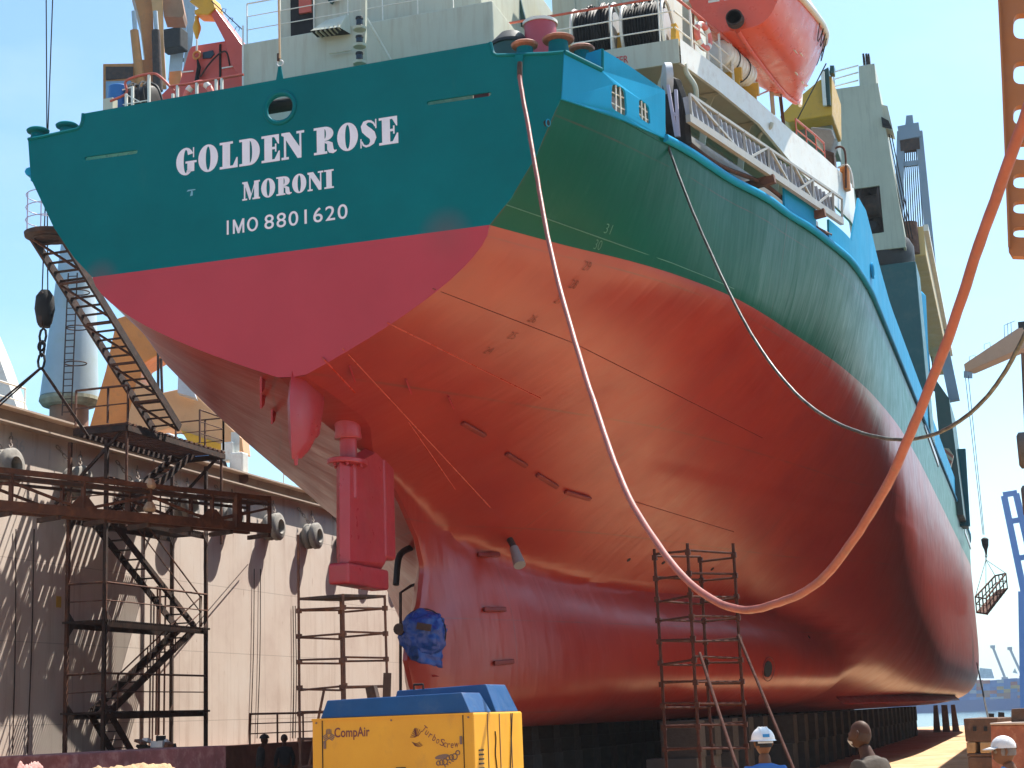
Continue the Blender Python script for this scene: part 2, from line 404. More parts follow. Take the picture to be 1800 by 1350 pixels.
plate2d(mb, [[(-u, z) for u, z in low[::-1]]+[(0, 8.18)]+[(u, z) for u, z in low]], tr, .05, (0, -1, 0))
transom = mb.build('transom', m_transom, ship)
# rail cap, step edges
mb = MB()
mb.tube([tr(*q) for q in [(-5.47, 13.44), (-5.2, 13.44)]+step_l[::-1]+[tl]], .035, 6)
mb.build('transom_rail_cap', m_transom, ship, smooth=60); mb = MB()
mb.tube([tr(*q) for q in [trr]+step_r+[(5.2, 13.46), (5.47, 13.44)]], .035, 6)
mb.build('transom_rail_cap', m_transom, ship, smooth=60)
mb = MB()
mb.torus(tr(c0[0], c0[1]), (0, 1, 0), .30, .045, 28, 8)
mb.build('fairlead_ring', m_transom, ship, smooth=60)
# bulwark panel on the quarter, starboard and port (blue), with the two barred openings to starboard
def side_pt(v, z, port=False, out=.0):
    y = half_w(v, min(z, DKZ), port)
    zz = max(0, z-DKZ)
    return Vector(((y+out+zz*.05)*(-1 if port else 1), v, z))
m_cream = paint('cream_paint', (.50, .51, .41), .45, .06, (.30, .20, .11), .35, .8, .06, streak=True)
m_cream_shade = paint('cream_paint_shaded', (.50, .47, .36), .5, .08, (.30, .18, .09), .3, .8, .06)  # cream with the shade under the deck put into its colour
m_white = paint('white_paint', (.74, .73, .66), .45, .05, (.35, .22, .13), .35, 1.5, .05)
m_grey_white = paint('galvanised', (.50, .52, .54), .45, .08, (.25, .15, .10), .3, 2, .05)
m_rail_red = paint('rail_red', (.52, .10, .06), .4, .15, (.25, .06, .03), .3, 3, .05)
m_black = paint('black_rubber', (.012, .013, .014), .6, .2, None, bump=.2)
m_rust = paint('rusty_steel', (.105, .045, .028), .85, .3, (.22, .085, .035), .7, 2.0, .5)
m_dark_rust = paint('dark_rusty_steel', (.045, .026, .020), .85, .3, (.13, .05, .025), .6, 2.0, .5)
m_yellow = paint('yellow_paint', (.62, .34, .02), .45, .1, (.25, .12, .03), .35, 2, .05)
m_orange = paint('orange_paint', (.62, .22, .045), .5, .12, (.22, .10, .05), .4, 1.5, .08)
m_boat = paint('lifeboat_orange', (.72, .10, .045), .32, .06, (.35, .08, .05), .25, 1.2, .03)
m_glass, t, b, L = nodes('dark_window'); b.inputs['Base Color'].default_value = (.02, .03, .04, 1); b.inputs['Roughness'].default_value = .06
m_dark = paint('dark_recess', (.012, .012, .012), .9, .2)
m_teal = m_transom
m_letter = paint('white_lettering', (.70, .72, .82), .5, .05, (.4, .42, .5), .3, 3, .03)
m_green_dk = paint('dark_green_paint', (.006, .055, .045), .4, .15, (.05, .04, .03), .3, 1.2, .05)

# ---- writing on the transom
def arc(cx, cy, rx, ry, a0, a1, n=14): return [(cx+rx*math.cos(math.radians(lerp(a0, a1, i/n))), cy+ry*math.sin(math.radians(lerp(a0, a1, i/n)))) for i in range(n+1)]
def R_(x0, y0, x1, y1): return [(x0, y0), (x1, y0), (x1, y1), (x0, y1)]
def half_ring(cx, cy, rx, ry, ix, iy, a0, a1): return arc(cx, cy, rx, ry, a0, a1)+arc(cx, cy, ix, iy, a1, a0)
def s_pieces():
    pts = [(.62, .74), (.56, .86), (.45, .94), (.33, .955), (.21, .91), (.175, .80), (.22, .67), (.36, .545), (.47, .44), (.53, .31), (.49, .16), (.38, .07), (.25, .045), (.14, .10), (.08, .24)]
    wd = [.05, .07, .08, .09, .16, .25, .31, .33, .32, .27, .18, .09, .08, .07, .05]; out, L0 = [], None
    for i, p in enumerate(pts):
        a = Vector(pts[max(0, i-1)]); b_ = Vector(pts[min(len(pts)-1, i+1)]); d = (b_-a).normalized(); n_ = Vector((-d.y, d.x))*wd[i]/2
        cur = ((p[0]+n_.x, p[1]+n_.y), (p[0]-n_.x, p[1]-n_.y))
        if L0: out.append([L0[0], L0[1], cur[1], cur[0]])
        L0 = cur
    return out+[R_(.625, .66, .675, 1.0), R_(.02, 0, .07, .34)]
GL = {
 'I': (.56, [R_(0, 0, .56, .09), R_(.12, .09, .44, .91), R_(0, .91, .56, 1)]),
 'L': (.76, [R_(0, 0, .76, .09), R_(.12, .09, .44, .91), R_(0, .91, .56, 1), [(.56, .09), (.76, .09), (.76, .38), (.71, .38)]]),
 'E': (.76, [R_(0, 0, .76, .09), R_(0, .91, .73, 1), R_(.12, .09, .44, .91), R_(.44, .46, .56, .55), R_(.56, .36, .62, .66), [(.54, .09), (.76, .09), (.76, .38), (.71, .38)], [(.53, .91), (.69, .64), (.73, .64), (.73, .91)]]),
 'D': (.86, [R_(0, 0, .44, .09), R_(0, .91, .44, 1), R_(.12, .09, .44, .91), half_ring(.44, .5, .42, .5, .10, .41, -90, 90)]),
 'O': (.84, [half_ring(.42, .5, .42, .52, .10, .44, 90, 270), half_ring(.42, .5, .42, .52, .10, .44, -90, 90)]),
 'G': (.88, [half_ring(.42, .5, .42, .52, .10, .44, 90, 270), half_ring(.42, .5, .36, .52, .10, .44, 32, 90), R_(.72, .62, .77, 1.0), R_(.48, .10, .78, .42), R_(.40, .42, .88, .50), half_ring(.42, .5, .34, .52, .06, .44, -90, -50)]),
 'N': (.92, [[(0, 1), (.34, 1), (.74, .42), (.82, .30), (.82, 0), (.66, 0), (.19, .72), (.10, .86), (0, .91)], [(.10, .09), (.19, .09), (.19, .72), (.10, .86)], R_(0, 0, .30, .09), [(.74, .42), (.82, .30), (.82, .91), (.74, .91)], R_(.62, .91, .94, 1)]),
 'R': (.88, [R_(0, 0, .54, .09), R_(0, .91, .44, 1), R_(.12, .09, .44, .91), half_ring(.44, .735, .36, .265, .06, .175, -90, 90), [(.44, .46), (.60, .455), (.76, .38), (.80, .14), (.84, .09), (.92, .10), (.92, .05), (.78, -.02), (.62, .02), (.54, .14), (.54, .34), (.44, .41)]]),
 'S': (.70, s_pieces()),
 'M': (1.08, [[(0, 1), (.32, 1), (.55, .32), (.48, 0), (.43, 0), (.19, .72), (.10, .88), (0, .91)], [(.10, .09), (.19, .09), (.19, .72), (.10, .88)], R_(0, 0, .30, .09), [(.48, 0), (.55, .32), (.72, .84), (.72, .66)], R_(.72, .09, 1.0, 1.0), R_(.62, 0, 1.08, .09), R_(1.0, .91, 1.08, 1)]),
}
def fat_text(mb, txt, x0, x1, z0, hgt, gap=.07, space=.34):
    tot = sum(space if ch == ' ' else GL[ch][0]+gap for ch in txt)-gap; sx = (x1-x0)/tot; x = x0
    for ch in txt:
        if ch == ' ': x += space*sx; continue
        wd, polys = GL[ch]
        for pl in polys:
            ps = [(x+a*sx, -.020, z0+b_*hgt) for a, b_ in pl]; area = sum(pl[i][0]*pl[(i+1) % len(pl)][1]-pl[(i+1) % len(pl)][0]*pl[i][1] for i in range(len(pl)))
            mb.add(ps if area > 0 else ps[::-1], [tuple(range(len(ps)))])
        x += (wd+gap)*sx
    return mb
fat_text(MB(), 'GOLDEN ROSE', -2.20, 2.31, 12.215, .525).build('ship_name', m_letter, ship)
fat_text(MB(), 'MORONI', -.82, 1.03, 11.54, .36).build('home_port', m_letter, ship)
def font_mesh(txt, bold=0.0, spacing=1.0, shear=0):
    cu = bpy.data.curves.new('txt', 'FONT'); cu.body = txt; cu.offset = bold; cu.space_character = spacing; cu.resolution_u = 6; cu.shear = shear; cu.fill_mode = 'FRONT'
    o = bpy.data.objects.new('txt', cu); C.objects.link(o); dg = bpy.context.evaluated_depsgraph_get()
    me = bpy.data.meshes.new_from_object(o.evaluated_get(dg)); vs = [tuple(v_.co) for v_ in me.vertices]; fs = [tuple(p.vertices) for p in me.polygons]
    bpy.data.objects.remove(o); bpy.data.curves.remove(cu); bpy.data.meshes.remove(me)
    xs = [p[0] for p in vs]; ys = [p[1] for p in vs]; x0, y0 = min(xs), min(ys); sx, sy = max(xs)-x0, max(ys)-y0
    return [((p[0]-x0)/sx, (p[1]-y0)/sy) for p in vs], fs, sx/sy
def put_text(mb, txt, o, ex, ey, **kw):
    """text mapped on the parallelogram o + a*ex + b*ey; faces turned towards ex x ey"""
    vs, fs, _ = font_mesh(txt, **kw); o, ex, ey = Vector(o), Vector(ex), Vector(ey); n = ex.cross(ey)
    P = [o+ex*a+ey*b_ for a, b_ in vs]
    fs = [f if (P[f[1]]-P[f[0]]).cross(P[f[2]]-P[f[0]]).dot(n) > 0 else f[::-1] for f in fs]
    return mb.add(P, fs)
mb = MB(); x0_ = -1.17; kw = .40/.285
def sans(polys, x, wd):
    for pl in polys:
        ps = [(x+a*wd, -.020, 10.925+b_*.275) for a, b_ in pl]; mb.add(ps, [tuple(range(len(ps)))])
sans([R_(.3, 0, .7, 1)], x0_, .10)
sans([R_(0, 0, .17, 1), [(.17, .62), (.42, 0), (.5, .0), (.5, .36), (.17, 1)], [(.5, 0), (.58, 0), (.83, .62), (.83, 1), (.5, .36)], R_(.83, 0, 1, 1)], x0_+.155, .235)
sans([half_ring(.5, .5, .5, .5, .30, .36, 90, 270), half_ring(.5, .5, .5, .5, .30, .36, -90, 90)], x0_+.445, .225)
put_text(mb, '8801620', (x0_+.80, -.020, 10.925), (1.66, 0, 0), (0, 0, .28), bold=.006, spacing=1.14); mb.build('ship_number', m_letter, ship)
# flecks of old paint
mb = MB()
for (x, y, w_, h_) in ((328, 337, 16, 3), (334, 345, 5, 10)):
    q = at(x, y, v=-.018); mb.add([(q.x, -.018, q.z), (q.x+w_*.0115, -.018, q.z+.01), (q.x+w_*.0115, -.018, q.z+h_*.009), (q.x+.03, -.018, q.z+h_*.011)], [(0, 1, 2, 3)])
mb.build('paint_fleck', paint('pale_blue_fleck', (.2, .42, .55), .5), ship)

m_roller0 = paint('rust_pink_gear', (.66, .48, .38), .7, .25, (.06, .04, .03), .6, 5)
# deck gear behind the transom openings, its pale colour standing in for light
MB().lohi((-5.2, .55, 12.9), (-2.2, .60, 13.35)).build('deck_gear', paint('pale_gear', (.74, .66, .48), .8, .2, (.10, .06, .04), .8, 5), ship)
MB().lohi((2.7, .45, 12.95), (3.6, .5, 13.35)).build('deck_gear', m_roller0, ship); MB().lohi((3.62, .45, 12.95), (3.9, .5, 13.35)).build('deck_gear', m_red, ship); MB().lohi((3.92, .45, 12.95), (4.6, .5, 13.35)).build('deck_gear', m_cream_shade, ship)
MB().cyl((-1.2, .5, 13.52), (.4, .5, 13.52), .13, .13, 12).build('deck_gear', m_dark, ship)  # dark bar added to darken the top of the fairlead hole
# ---- quarter bulwarks
def on_quarter(x, y):
    d = sight(x, y); n_ = Vector((1, -.352, 0)); t_ = ((5.46-CAM.x)*1-(0-CAM.y)*-.352)
    t_ = (5.46-(CAM.x-.352*CAM.y))/(d.x-.352*d.y); q = CAM+d*t_; return (q.y, q.z)
def quarter(a, z): return side_pt(a, z, out=.03)
def rrect(pts4, r=.25, n=5):
    """rounded quadrilateral loop through four (v,z) corners"""
    out = []
    for i in range(4):
        p0, p, p1 = Vector(pts4[i-1]), Vector(pts4[i]), Vector(pts4[(i+1) % 4])
        a, b_ = p.lerp(p0, r), p.lerp(p1, r)
        for k in range(n+1):
            t_ = k/n; q = a*(1-t_)**2+p*2*t_*(1-t_)+b_*t_*t_; out.append((q.x, q.y))
    return out
ZB = 12.58
def qtop(v): return 13.44-.02*v if v < 1.02 else 13.80-.03*(v-1.02)
vs_ = list(np.linspace(0.0, 1.0, 7))
top = [(v_, 13.44-.02*v_) for v_ in vs_]+[(1.03, 13.84)]+[(v_, 13.84-.045*(v_-1.0)) for v_ in np.linspace(1.2, 3.22, 8)]
bot = [(v_, ZB+.06*v_) for v_ in np.linspace(3.22, 0.0, 12)]
w1 = [on_quarter(*q) for q in [(1068, 147), (1092, 158), (1098, 207), (1069, 191)]]
w2 = [on_quarter(*q) for q in [(1118, 173), (1138, 187), (1143, 220), (1120, 207)]]
mb = MB(); plate2d(mb, [top+bot, rrect(w1), rrect(w2)], lambda a, z: quarter(a, z), .04, (1, -.3, 0))
qb = mb.build('quarter_bulwark', m_blue, ship)
for wq in (w1, w2):
    mb = MB()
    P = [Vector(q) for q in wq]
    for f_ in (.34, .66):
        a, b_ = P[0].lerp(P[1], f_), P[3].lerp(P[2], f_); mb.tube([quarter(a.x, a.y)+Vector((-.02, 0, 0)), quarter(b_.x, b_.y)+Vector((-.02, 0, 0))], .014, 6)
    for f_ in (.30, .72):
        a, b_ = P[0].lerp(P[3], f_), P[1].lerp(P[2], f_); mb.tube([quarter(a.x, a.y)+Vector((-.045, 0, 0)), quarter(b_.x, b_.y)+Vector((-.045, 0, 0))], .014, 6)
    mb.build('opening_grille', m_white, qb, smooth=60)
mb = MB(); plate2d(mb, [[(v_, z) for v_, z in top]+bot], lambda a, z: side_pt(a, z, True, .03), .04, (-1, -.3, 0)); mb.build('quarter_bulwark', m_blue, ship)
mb = MB(); mb.tube([quarter(v_, z+.01) for v_, z in top[:7]], .045, 8); mb.tube([quarter(1.03, 13.44), quarter(1.03, 13.84)], .035, 8)
mb.build('bulwark_rail_cap', m_transom, ship, smooth=60)
mb = MB(); mb.prism([quarter(1.0, 13.84), quarter(1.0, 13.44), quarter(1.0, 13.44)+Vector((-.42, .1, 0)), quarter(1.0, 13.84)+Vector((-.30, .1, 0))], (0, .03, 0)); mb.build('bulwark_stay', m_blue, ship)
# dark sheet standing in for the shaded deck behind the openings
mb = MB(); mb.prism([(5.0, .5, 12.9), (5.65, 3.2, 12.9), (5.65, 3.2, 13.7), (5.0, .5, 13.7)], (.03, 0, 0)); mb.build('opening_shade', paint('opening_shade_brown', (.07, .05, .045), .7, .3, (.2, .1, .06), .5, 3), ship)
# small drain hole and hull lip
q = on_quarter(988, 212)
mb = MB(); c_ = side_pt(q[0], q[1], out=.02); mb.torus(c_, (1, -.35, -.2), .06, .010, 16, 6); mb.build('drain_pipe', m_blue, ship, smooth=60)
mb = MB(); mb.cyl(c_-Vector((.06, -.02, 0)), c_+Vector((.004, 0, 0)), .055, .055, 16); mb.build('drain_hole', m_dark, ship)

# ---- rubbing strake and side bulwarks
for port in (False, True):
    pts = [side_pt(v_, 12.78, port, .03) for v_ in list(np.linspace(3.2 if not port else 0, 24, 40))+list(np.linspace(26, 108, 30))]
    MB().tube(pts, .085, 8).build('rubbing_strake', m_blue, ship, smooth=60)
def wall_along(mb, v0, v1, ztop, zbot, n, port=False, thick=.05, out=.0):
    f_ = ztop if callable(ztop) else (lambda v_: ztop)
    loop = [(v_, zbot) for v_ in np.linspace(v0, v1, n)]+[(v_, f_(v_)) for v_ in np.linspace(v1, v0, n)]
    P0 = [side_pt(v_, z, port, out) for v_, z in loop]; s_ = -1 if port else 1
    P1 = [p-Vector((s_*thick, 0, 0)) for p in P0]; m_ = len(loop); vs, fs = P0+P1, []
    for i in range(n-1):
        q = (i, i+1, m_-2-i, m_-1-i); r = tuple(m_+k for k in q[::-1])
        if port: q, r = q[::-1], r[::-1]
        fs += [q, r]
    for i in range(m_):
        q = (i, m_+i, m_+(i+1) % m_, (i+1) % m_); fs.append(q[::-1] if port else q)
    mb.add(vs, fs)
mb = MB(); wall_along(mb, 9.0, 10.9, 13.38, 12.75, 8); mb.build('low_bulwark', m_blue, ship)
mb = MB(); wall_along(mb, 11.9, 14.0, 13.38, 12.75, 8); mb.build('low_bulwark', m_blue, ship)
def fwd_top(v_): return float(np.interp(v_, [14.0, 14.6, 15.6, 17, 20, 24, 90, 108], [13.40, 14.6, 15.0, 14.95, 14.4, 14.05, 14.05, 15.5]))
mb = MB(); wall_along(mb, 14.0, 108, fwd_top, 12.75, 70); fb = mb.build('forward_bulwark', m_blue, ship)
mb = MB(); wall_along(mb, 3.2, 108, lambda v_: 14.0, 12.75, 60, port=True); mb.build('port_bulwark', m_blue, ship)
c_ = side_pt(17.6, 13.5, out=.04); mb = MB(); mb.lathe(c_-Vector((.03, 0, 0)), (1, 0, 0), [(0, .22), (.06, .22), (.06, .16), (.0, .16)], 20); mb.build('mooring_pipe', m_blue, ship, smooth=50)
mb = MB(); mb.cyl(c_-Vector((.02, 0, 0)), c_+Vector((.01, 0, 0)), .16, .16, 20); mb.build('mooring_hole', m_dark, ship)
mb = MB()
for (x0, y0, x1, y1) in ((1626, 745, 1650, 815), (1696, 932, 1707, 962)):
    a, b_ = at(x0, y0, u=9.2), at(x1, y1, u=9.2); mb = MB(); mb.beam(a-Vector((.03, 0, 0)), b_-Vector((.03, 0, 0)), .06, .30); mb.build('scupper_chute', m_grey_white, ship)

# ---- boat deck
edge_f = 17.6
edge = [(6.48, 5.7), (6.95, 7.6), (7.45, 9.9), (7.9, 12.2), (8.38, 14.3), (8.80, 16.5), (8.88, 17.4)]
mb = MB(); poly = [(u, v_, 15.52) for u, v_ in edge]+[(-u, v_, 15.52) for u, v_ in edge[::-1]]
mb.prism(poly, (0, 0, .30)); mb.build('boat_deck', m_cream_shade, ship)
mb = MB()                                           # fascia: aft face, then the side, deepening forward
mb.lohi((-6.48, 5.64, 15.30), (6.48, 5.70, 15.84)); mb.build('deck_fascia', m_cream, ship)
mb = MB(); n_ = len(edge); lo = [15.30, 15.30, 15.28, 14.95, 14.75, 14.65, 14.6]
den = [(e, lo[i]) for i, e in enumerate(edge)]
P = [Vector((u+.03, v_, z)) for (u, v_), z in den]; Q = [Vector((u+.03, v_, 15.86)) for (u, v_), z in den]
mb.add(P+Q, [(i, i+1, n_+i+1, n_+i) for i in range(n_-1)]); mb.add([p-Vector((.07, 0, 0)) for p in P+Q], [(n_+i, n_+i+1, i+1, i) for i in range(n_-1)])
mb.add(P+[p-Vector((.07, 0, 0)) for p in P], [(i, n_+i, n_+i+1, i+1) for i in range(n_-1)])
mb.build('deck_fascia', m_white, ship)
mb = MB(); put_text(mb, 'LEER', (5.03, 5.625, 15.47), (.36, 0, 0), (0, 0, .17), bold=.01).build('deck_marking', paint('red_marking', (.5, .06, .06), .5), ship)
# brackets under the overhang, house side with arched recesses
def house_u(v_): return float(np.interp(v_, [4, 6, 9, 12, 15, 18, 30], [3.9, 4.6, 5.4, 6.2, 6.7, 7.0, 7.1]))
mb = MB(); vs_ = np.linspace(6.4, 30, 18)
A = [Vector((house_u(v_), v_, 12.7)) for v_ in vs_]; B = [Vector((house_u(v_), v_, 15.5)) for v_ in vs_]
mb.add(A+B, [(i, i+1, 18+i+1, 18+i) for i in range(17)]); mb.lohi((-6.2, 6.34, 12.7), (house_u(6.4), 6.42, 15.5))
mb.build('deckhouse_side', m_cream_shade, ship)
for v_ in (7.4, 8.9, 10.4, 11.9, 13.2):
    c_ = Vector((house_u(v_)+.012, v_, 14.1)); d_ = Vector((house_u(v_+.5)-house_u(v_-.5), 1, 0)).normalized(); mb = MB()
    loop = [c_+d_*(.42*a)+Vector((0, 0, .85*b_)) for a, b_ in [(-1, -1), (1, -1)]+[(math.cos(q), .35+.65*math.sin(q)) for q in np.linspace(0, math.pi, 12)]]
    mb.prism(loop, (.015, 0, 0)); mb.build('arched_recess', m_dark, ship)
for v_ in (5.95, 8.1, 10.3, 12.6):
    uo = ip(v_, [e[1] for e in edge], [e[0] for e in edge]); ui = house_u(v_)
    prof = [(uo-.05, 15.5), (uo-.30, 15.42), (uo-.45, 15.1), (uo-.52, 14.6), (uo-.60, 14.2), (max(ui, uo-1.0), 13.9)]
    prof = prof+[(a-.16, b_-.05) for a, b_ in prof[::-1]][:-1]+[(uo-.7, 15.5)]
    mb = MB(); mb.prism([(a, v_, b_) for a, b_ in prof], (0, .06, 0)); mb.build('deck_bracket', m_cream_shade, ship)
MB().tube(curve_pts([at(1203, 112, v=5.9), at(1207, 128, v=6.0), at(1221, 150, v=6.1), at(1224, 168, v=6.2), at(1222, 190, v=6.3)], 6), .055, 8).build('drain_pipe', m_cream, ship, smooth=60)
MB().tube(curve_pts([at(1357, 216, v=10.6), at(1354, 224, v=10.6), at(1342, 231, v=10.6), at(1334, 240, v=10.6), at(1333, 252, v=10.6)], 6), .05, 8).build('drain_pipe', m_cream, ship, smooth=60)
# ---- accommodation block aft
def lugs(): pass
mb = MB(); mb.lohi((-2.83, 4.0, 12.7), (2.93, 16, 16.62)); hb = mb.build('aft_house', m_cream, ship, bevel=.03)
mb = MB(); mb.lohi((-2.55, 5.2, 16.64), (2.3, 16, 19.5)); mb.build('upper_house', m_cream, ship, bevel=.03)
mb = MB(); mb.lohi((2.96, 8.6, 15.86), (5.6, 18, 20)); mb.build('side_house', m_cream, ship, bevel=.03)
for k in range(4): mb = MB(); mb.lohi((3.5+.55*k, 8.55, 15.9), (3.54+.55*k, 8.6, 20)); mb.build('panel_rib', m_cream, ship)
mb = MB(); q0, q1 = at(513, 22, v=5.19), at(552, 0, v=5.19); mb.lohi((q0.x, 5.12, 16.66), (q1.x, 5.19, 18.5)); mb.build('house_door', m_dark, ship)
q0, q1 = at(527, 18, v=5.1), at(548, 3, v=5.1); mb = MB(); mb.lohi((q0.x, 5.05, q0.z-.1), (q1.x, 5.11, q1.z+.3)); mb.build('red_fire_box', m_rail_red, ship)
q0 = at(580, 5, v=5.1); mb = MB(); mb.beam(q0, q0+Vector((.45, 0, .45)), .06, .12); mb.build('inclined_ladder', m_green_dk, ship)
def railing(name, pts, hgt, rails, parent, m_top, m_mid, posts=None, r=.022, mp=None, pr=.022):
    """posts, top rail and mid rails along 3-D foot points"""
    P = [Vector(p) for p in pts]
    mb = MB().mat(0); mb.tube([p+Vector((0, 0, hgt)) for p in P], r*1.25, 7); mb.mat(1)
    for f_ in rails: mb.tube([p+Vector((0, 0, hgt*f_)) for p in P], r*.75, 6)
    mb.mat(1)
    for p in (posts or P): p = Vector(p); mb.beam(p, p+Vector((0, 0, hgt)), pr*2.6, pr*1.2)
    return mb.build(name, [m_top, m_mid], parent, smooth=50)
railing('house_railing', [(-2.75+k*.8, 4.05, 16.62) for k in range(7)], .95, (.35, .68), ship, m_white, m_white, r=.014, pr=.014)
# vent hood over a dark louvre
a_, b_, c_, d_ = [at(*q, v=3.95) for q in [(575, 37), (613, 27), (617, 60), (558, 66)]]
mb = MB(); y_ = 3.58
mb.add([a_, b_, c_, d_, (d_.x, y_, d_.z), (c_.x-.12, y_, c_.z+.03), (b_.x-.02, 3.9, b_.z), (a_.x, 3.9, a_.z)], [(3, 2, 1, 0), (4, 5, 6, 7)[::-1], (0, 1, 6, 7), (1, 2, 5, 6), (3, 0, 7, 4)][:])
mb.build('vent_hood', m_cream, ship)
mb = MB()
mb.add([d_, c_, (c_.x-.12, y_+.01, c_.z+.04), (d_.x, y_+.01, d_.z+.01)], [(0, 1, 2, 3), (3, 2, 1, 0)]); mb.build('vent_mouth', m_dark, ship)
for k in range(6):
    x_ = lerp(d_.x+.12, c_.x-.15, k/5); mb = MB(); mb.box((x_, 3.76, d_.z-.01+.02*k/5), (.03, .3, .08)); mb.build('vent_louvre', m_cream_shade, ship)
MB().tube([at(579, 94, v=3.9), at(617, 88, v=3.9)], .022, 8).build('hand_rail', m_cream, ship)
MB().tube([at(645, 33, v=3.7), at(687, 106, v=3.4)], .03, 8).build('mast_stay', m_cream, ship)
MB().beam(at(640, 0, v=3.3), at(639, 118, v=3.3), .10, .10).build('light_post', m_cream, ship)
for (y0, y1) in ((31, 48), (64, 78), (93, 108)):
    a, b_ = at(632, y1, v=3.0), at(632, y0, v=3.0); r_ = .075; hh = b_.z-a.z
    lt = MB().lathe(a, (0, 0, 1), [(0, r_), (.03, r_*1.05), (hh*.2, r_*.92), (hh*.8, r_*.92), (hh*.85, r_*1.1), (hh*1.05, r_*1.02), (hh*1.15, r_*.5)], 18).build('stern_lantern', m_black, ship, smooth=40)
    MB().lathe(a+Vector((0, 0, hh*.25)), (0, 0, 1), [(0, r_*.95), (hh*.5, r_*.95)], 18).build('lantern_glass', m_glass, lt, smooth=40)
    MB().lathe(a-Vector((0, 0, .06)), (0, 0, 1), [(0, .14), (.05, .15), (.055, .02)], 8).build('lantern_shelf', m_cream, lt)
# jackstay: rope, shackle and lug on the transom top
a, b_ = at(492, 140, v=.02), at(492, 117, v=.02)
mb = MB(); mb.prism([(a.x-.075, .0, a.z-.03), (a.x+.075, .0, a.z-.01), (b_.x+.025, .0, b_.z), (b_.x-.025, .0, b_.z)], (0, .03, 0)); mb.build('transom_lug', m_teal, ship)
rope = thing('hoist_rope', 'tan rope with a shackle rising from the lug on top of the teal transom', 'rope', (b_.x, .02, b_.z))
MB().tube([b_+Vector((0, 0, .16)), at(490, 0, v=.06), at(489, -60, v=.1)], .022, 7).build('rope', paint('tan_rope', (.50, .36, .22), .8, .2, bump=.4), rope, smooth=60)
MB().torus(b_+Vector((0, .01, .07)), (0, 1, 0), .06, .014, 16, 6).build('shackle', m_grey_white, rope, smooth=60)
MB().box(b_+Vector((-.03, .0, .19)), (.05, .04, .16)).build('rope_clamp', m_dark_rust, rope, bevel=.01)
# mushroom rollers on the low corners
m_roller = paint('roller_red', (.33, .12, .07), .5, .2, (.5, .3, .2), .4, 6)
def roller(x, y, v_, s_=1.0):
    c_ = at(x, y, v=v_); zb = 13.40; hgt = max(.18, c_.z-zb)
    o = MB().lathe((c_.x, c_.y, zb), (0, 0, 1), [(0, .19*s_), (hgt-.12, .15*s_), (hgt-.08, .15*s_)], 20).build('roller_base', m_teal, ship, smooth=40)
    MB().lathe((c_.x, c_.y, zb+hgt-.09), (0, 0, 1), [(0, .14*s_), (.03, .235*s_), (.07, .25*s_), (.10, .21*s_), (.115, .10*s_)], 24).build('roller_cap', m_roller if x > 500 else m_teal, o, smooth=40)
for q in ((922, 77, .25), (981, 67, .75), (1022, 84, 1.55)): roller(*q, 1.0 if q[0] != 981 else 1.2)
for q in ((67, 228, .25), (118, 219, .35)): roller(*q, .9)
MB().prism([at(*q, v=-.07) for q in [(905, 97), (920, 95), (915, 128), (909, 118)]], (0, .06, 0)).build('hose_bracket', m_teal, ship)

# railings of the boat deck
dk = [(u-.06, v_) for u, v_ in edge]
aft = [(u, 5.74, 15.84) for u in (2.0, 3.02, 4.15, 5.27, 6.36)]
railing('aft_railing', aft, 1.03, (.30, .66), ship, m_rail_red, m_white, posts=[(2.25, 5.74, 15.84), (3.68, 5.74, 15.84), (5.02, 5.74, 15.84), (6.08, 5.74, 15.84)])
sd = [Vector((ip(v_, [e[1] for e in edge], [e[0] for e in edge])-.08, v_, 15.84)) for v_ in (5.75, 6.55, 7.35, 8.05, 8.75)]
railing('side_railing', sd, 1.03, (.30, .66), ship, m_rail_red, m_white, posts=sd[1:], r=.026, pr=.034)
sd2 = [Vector((ip(v_, [e[1] for e in edge], [e[0] for e in edge])-.08, v_, 15.84)) for v_ in (12.9, 13.6, 14.3, 15.0, 15.7)]
railing('side_railing', sd2[:4], .55, (.5,), ship, m_rail_red, m_rail_red)
for (x0, x1, y0, yt) in ((1482, 1486, 330, 258), (1492, 1499, 330, 290)):
    a, b_ = at(x0-6, y0-10, v=16), at(x0, yt, v=16); MB().tube(curve_pts([at(x0-20, yt+5, v=16), at(x0-4, yt, v=16), at(x0+4, yt+14, v=16), at(x1+1, y0, v=16)], 5), .03, 7).build('air_pipe', m_white if x0 > 1490 else m_rust, ship, smooth=60)
a = at(1487, 335, v=16.2); MB().cyl(a, at(1484, 292, v=16.2), .13, .13, 14).build('vent_pipe', m_orange, ship, smooth=50)
# white framed gate with a placard
gx = [at(*q, v=12.4) for q in [(1354, 168), (1372, 170), (1376, 196), (1360, 188)]]
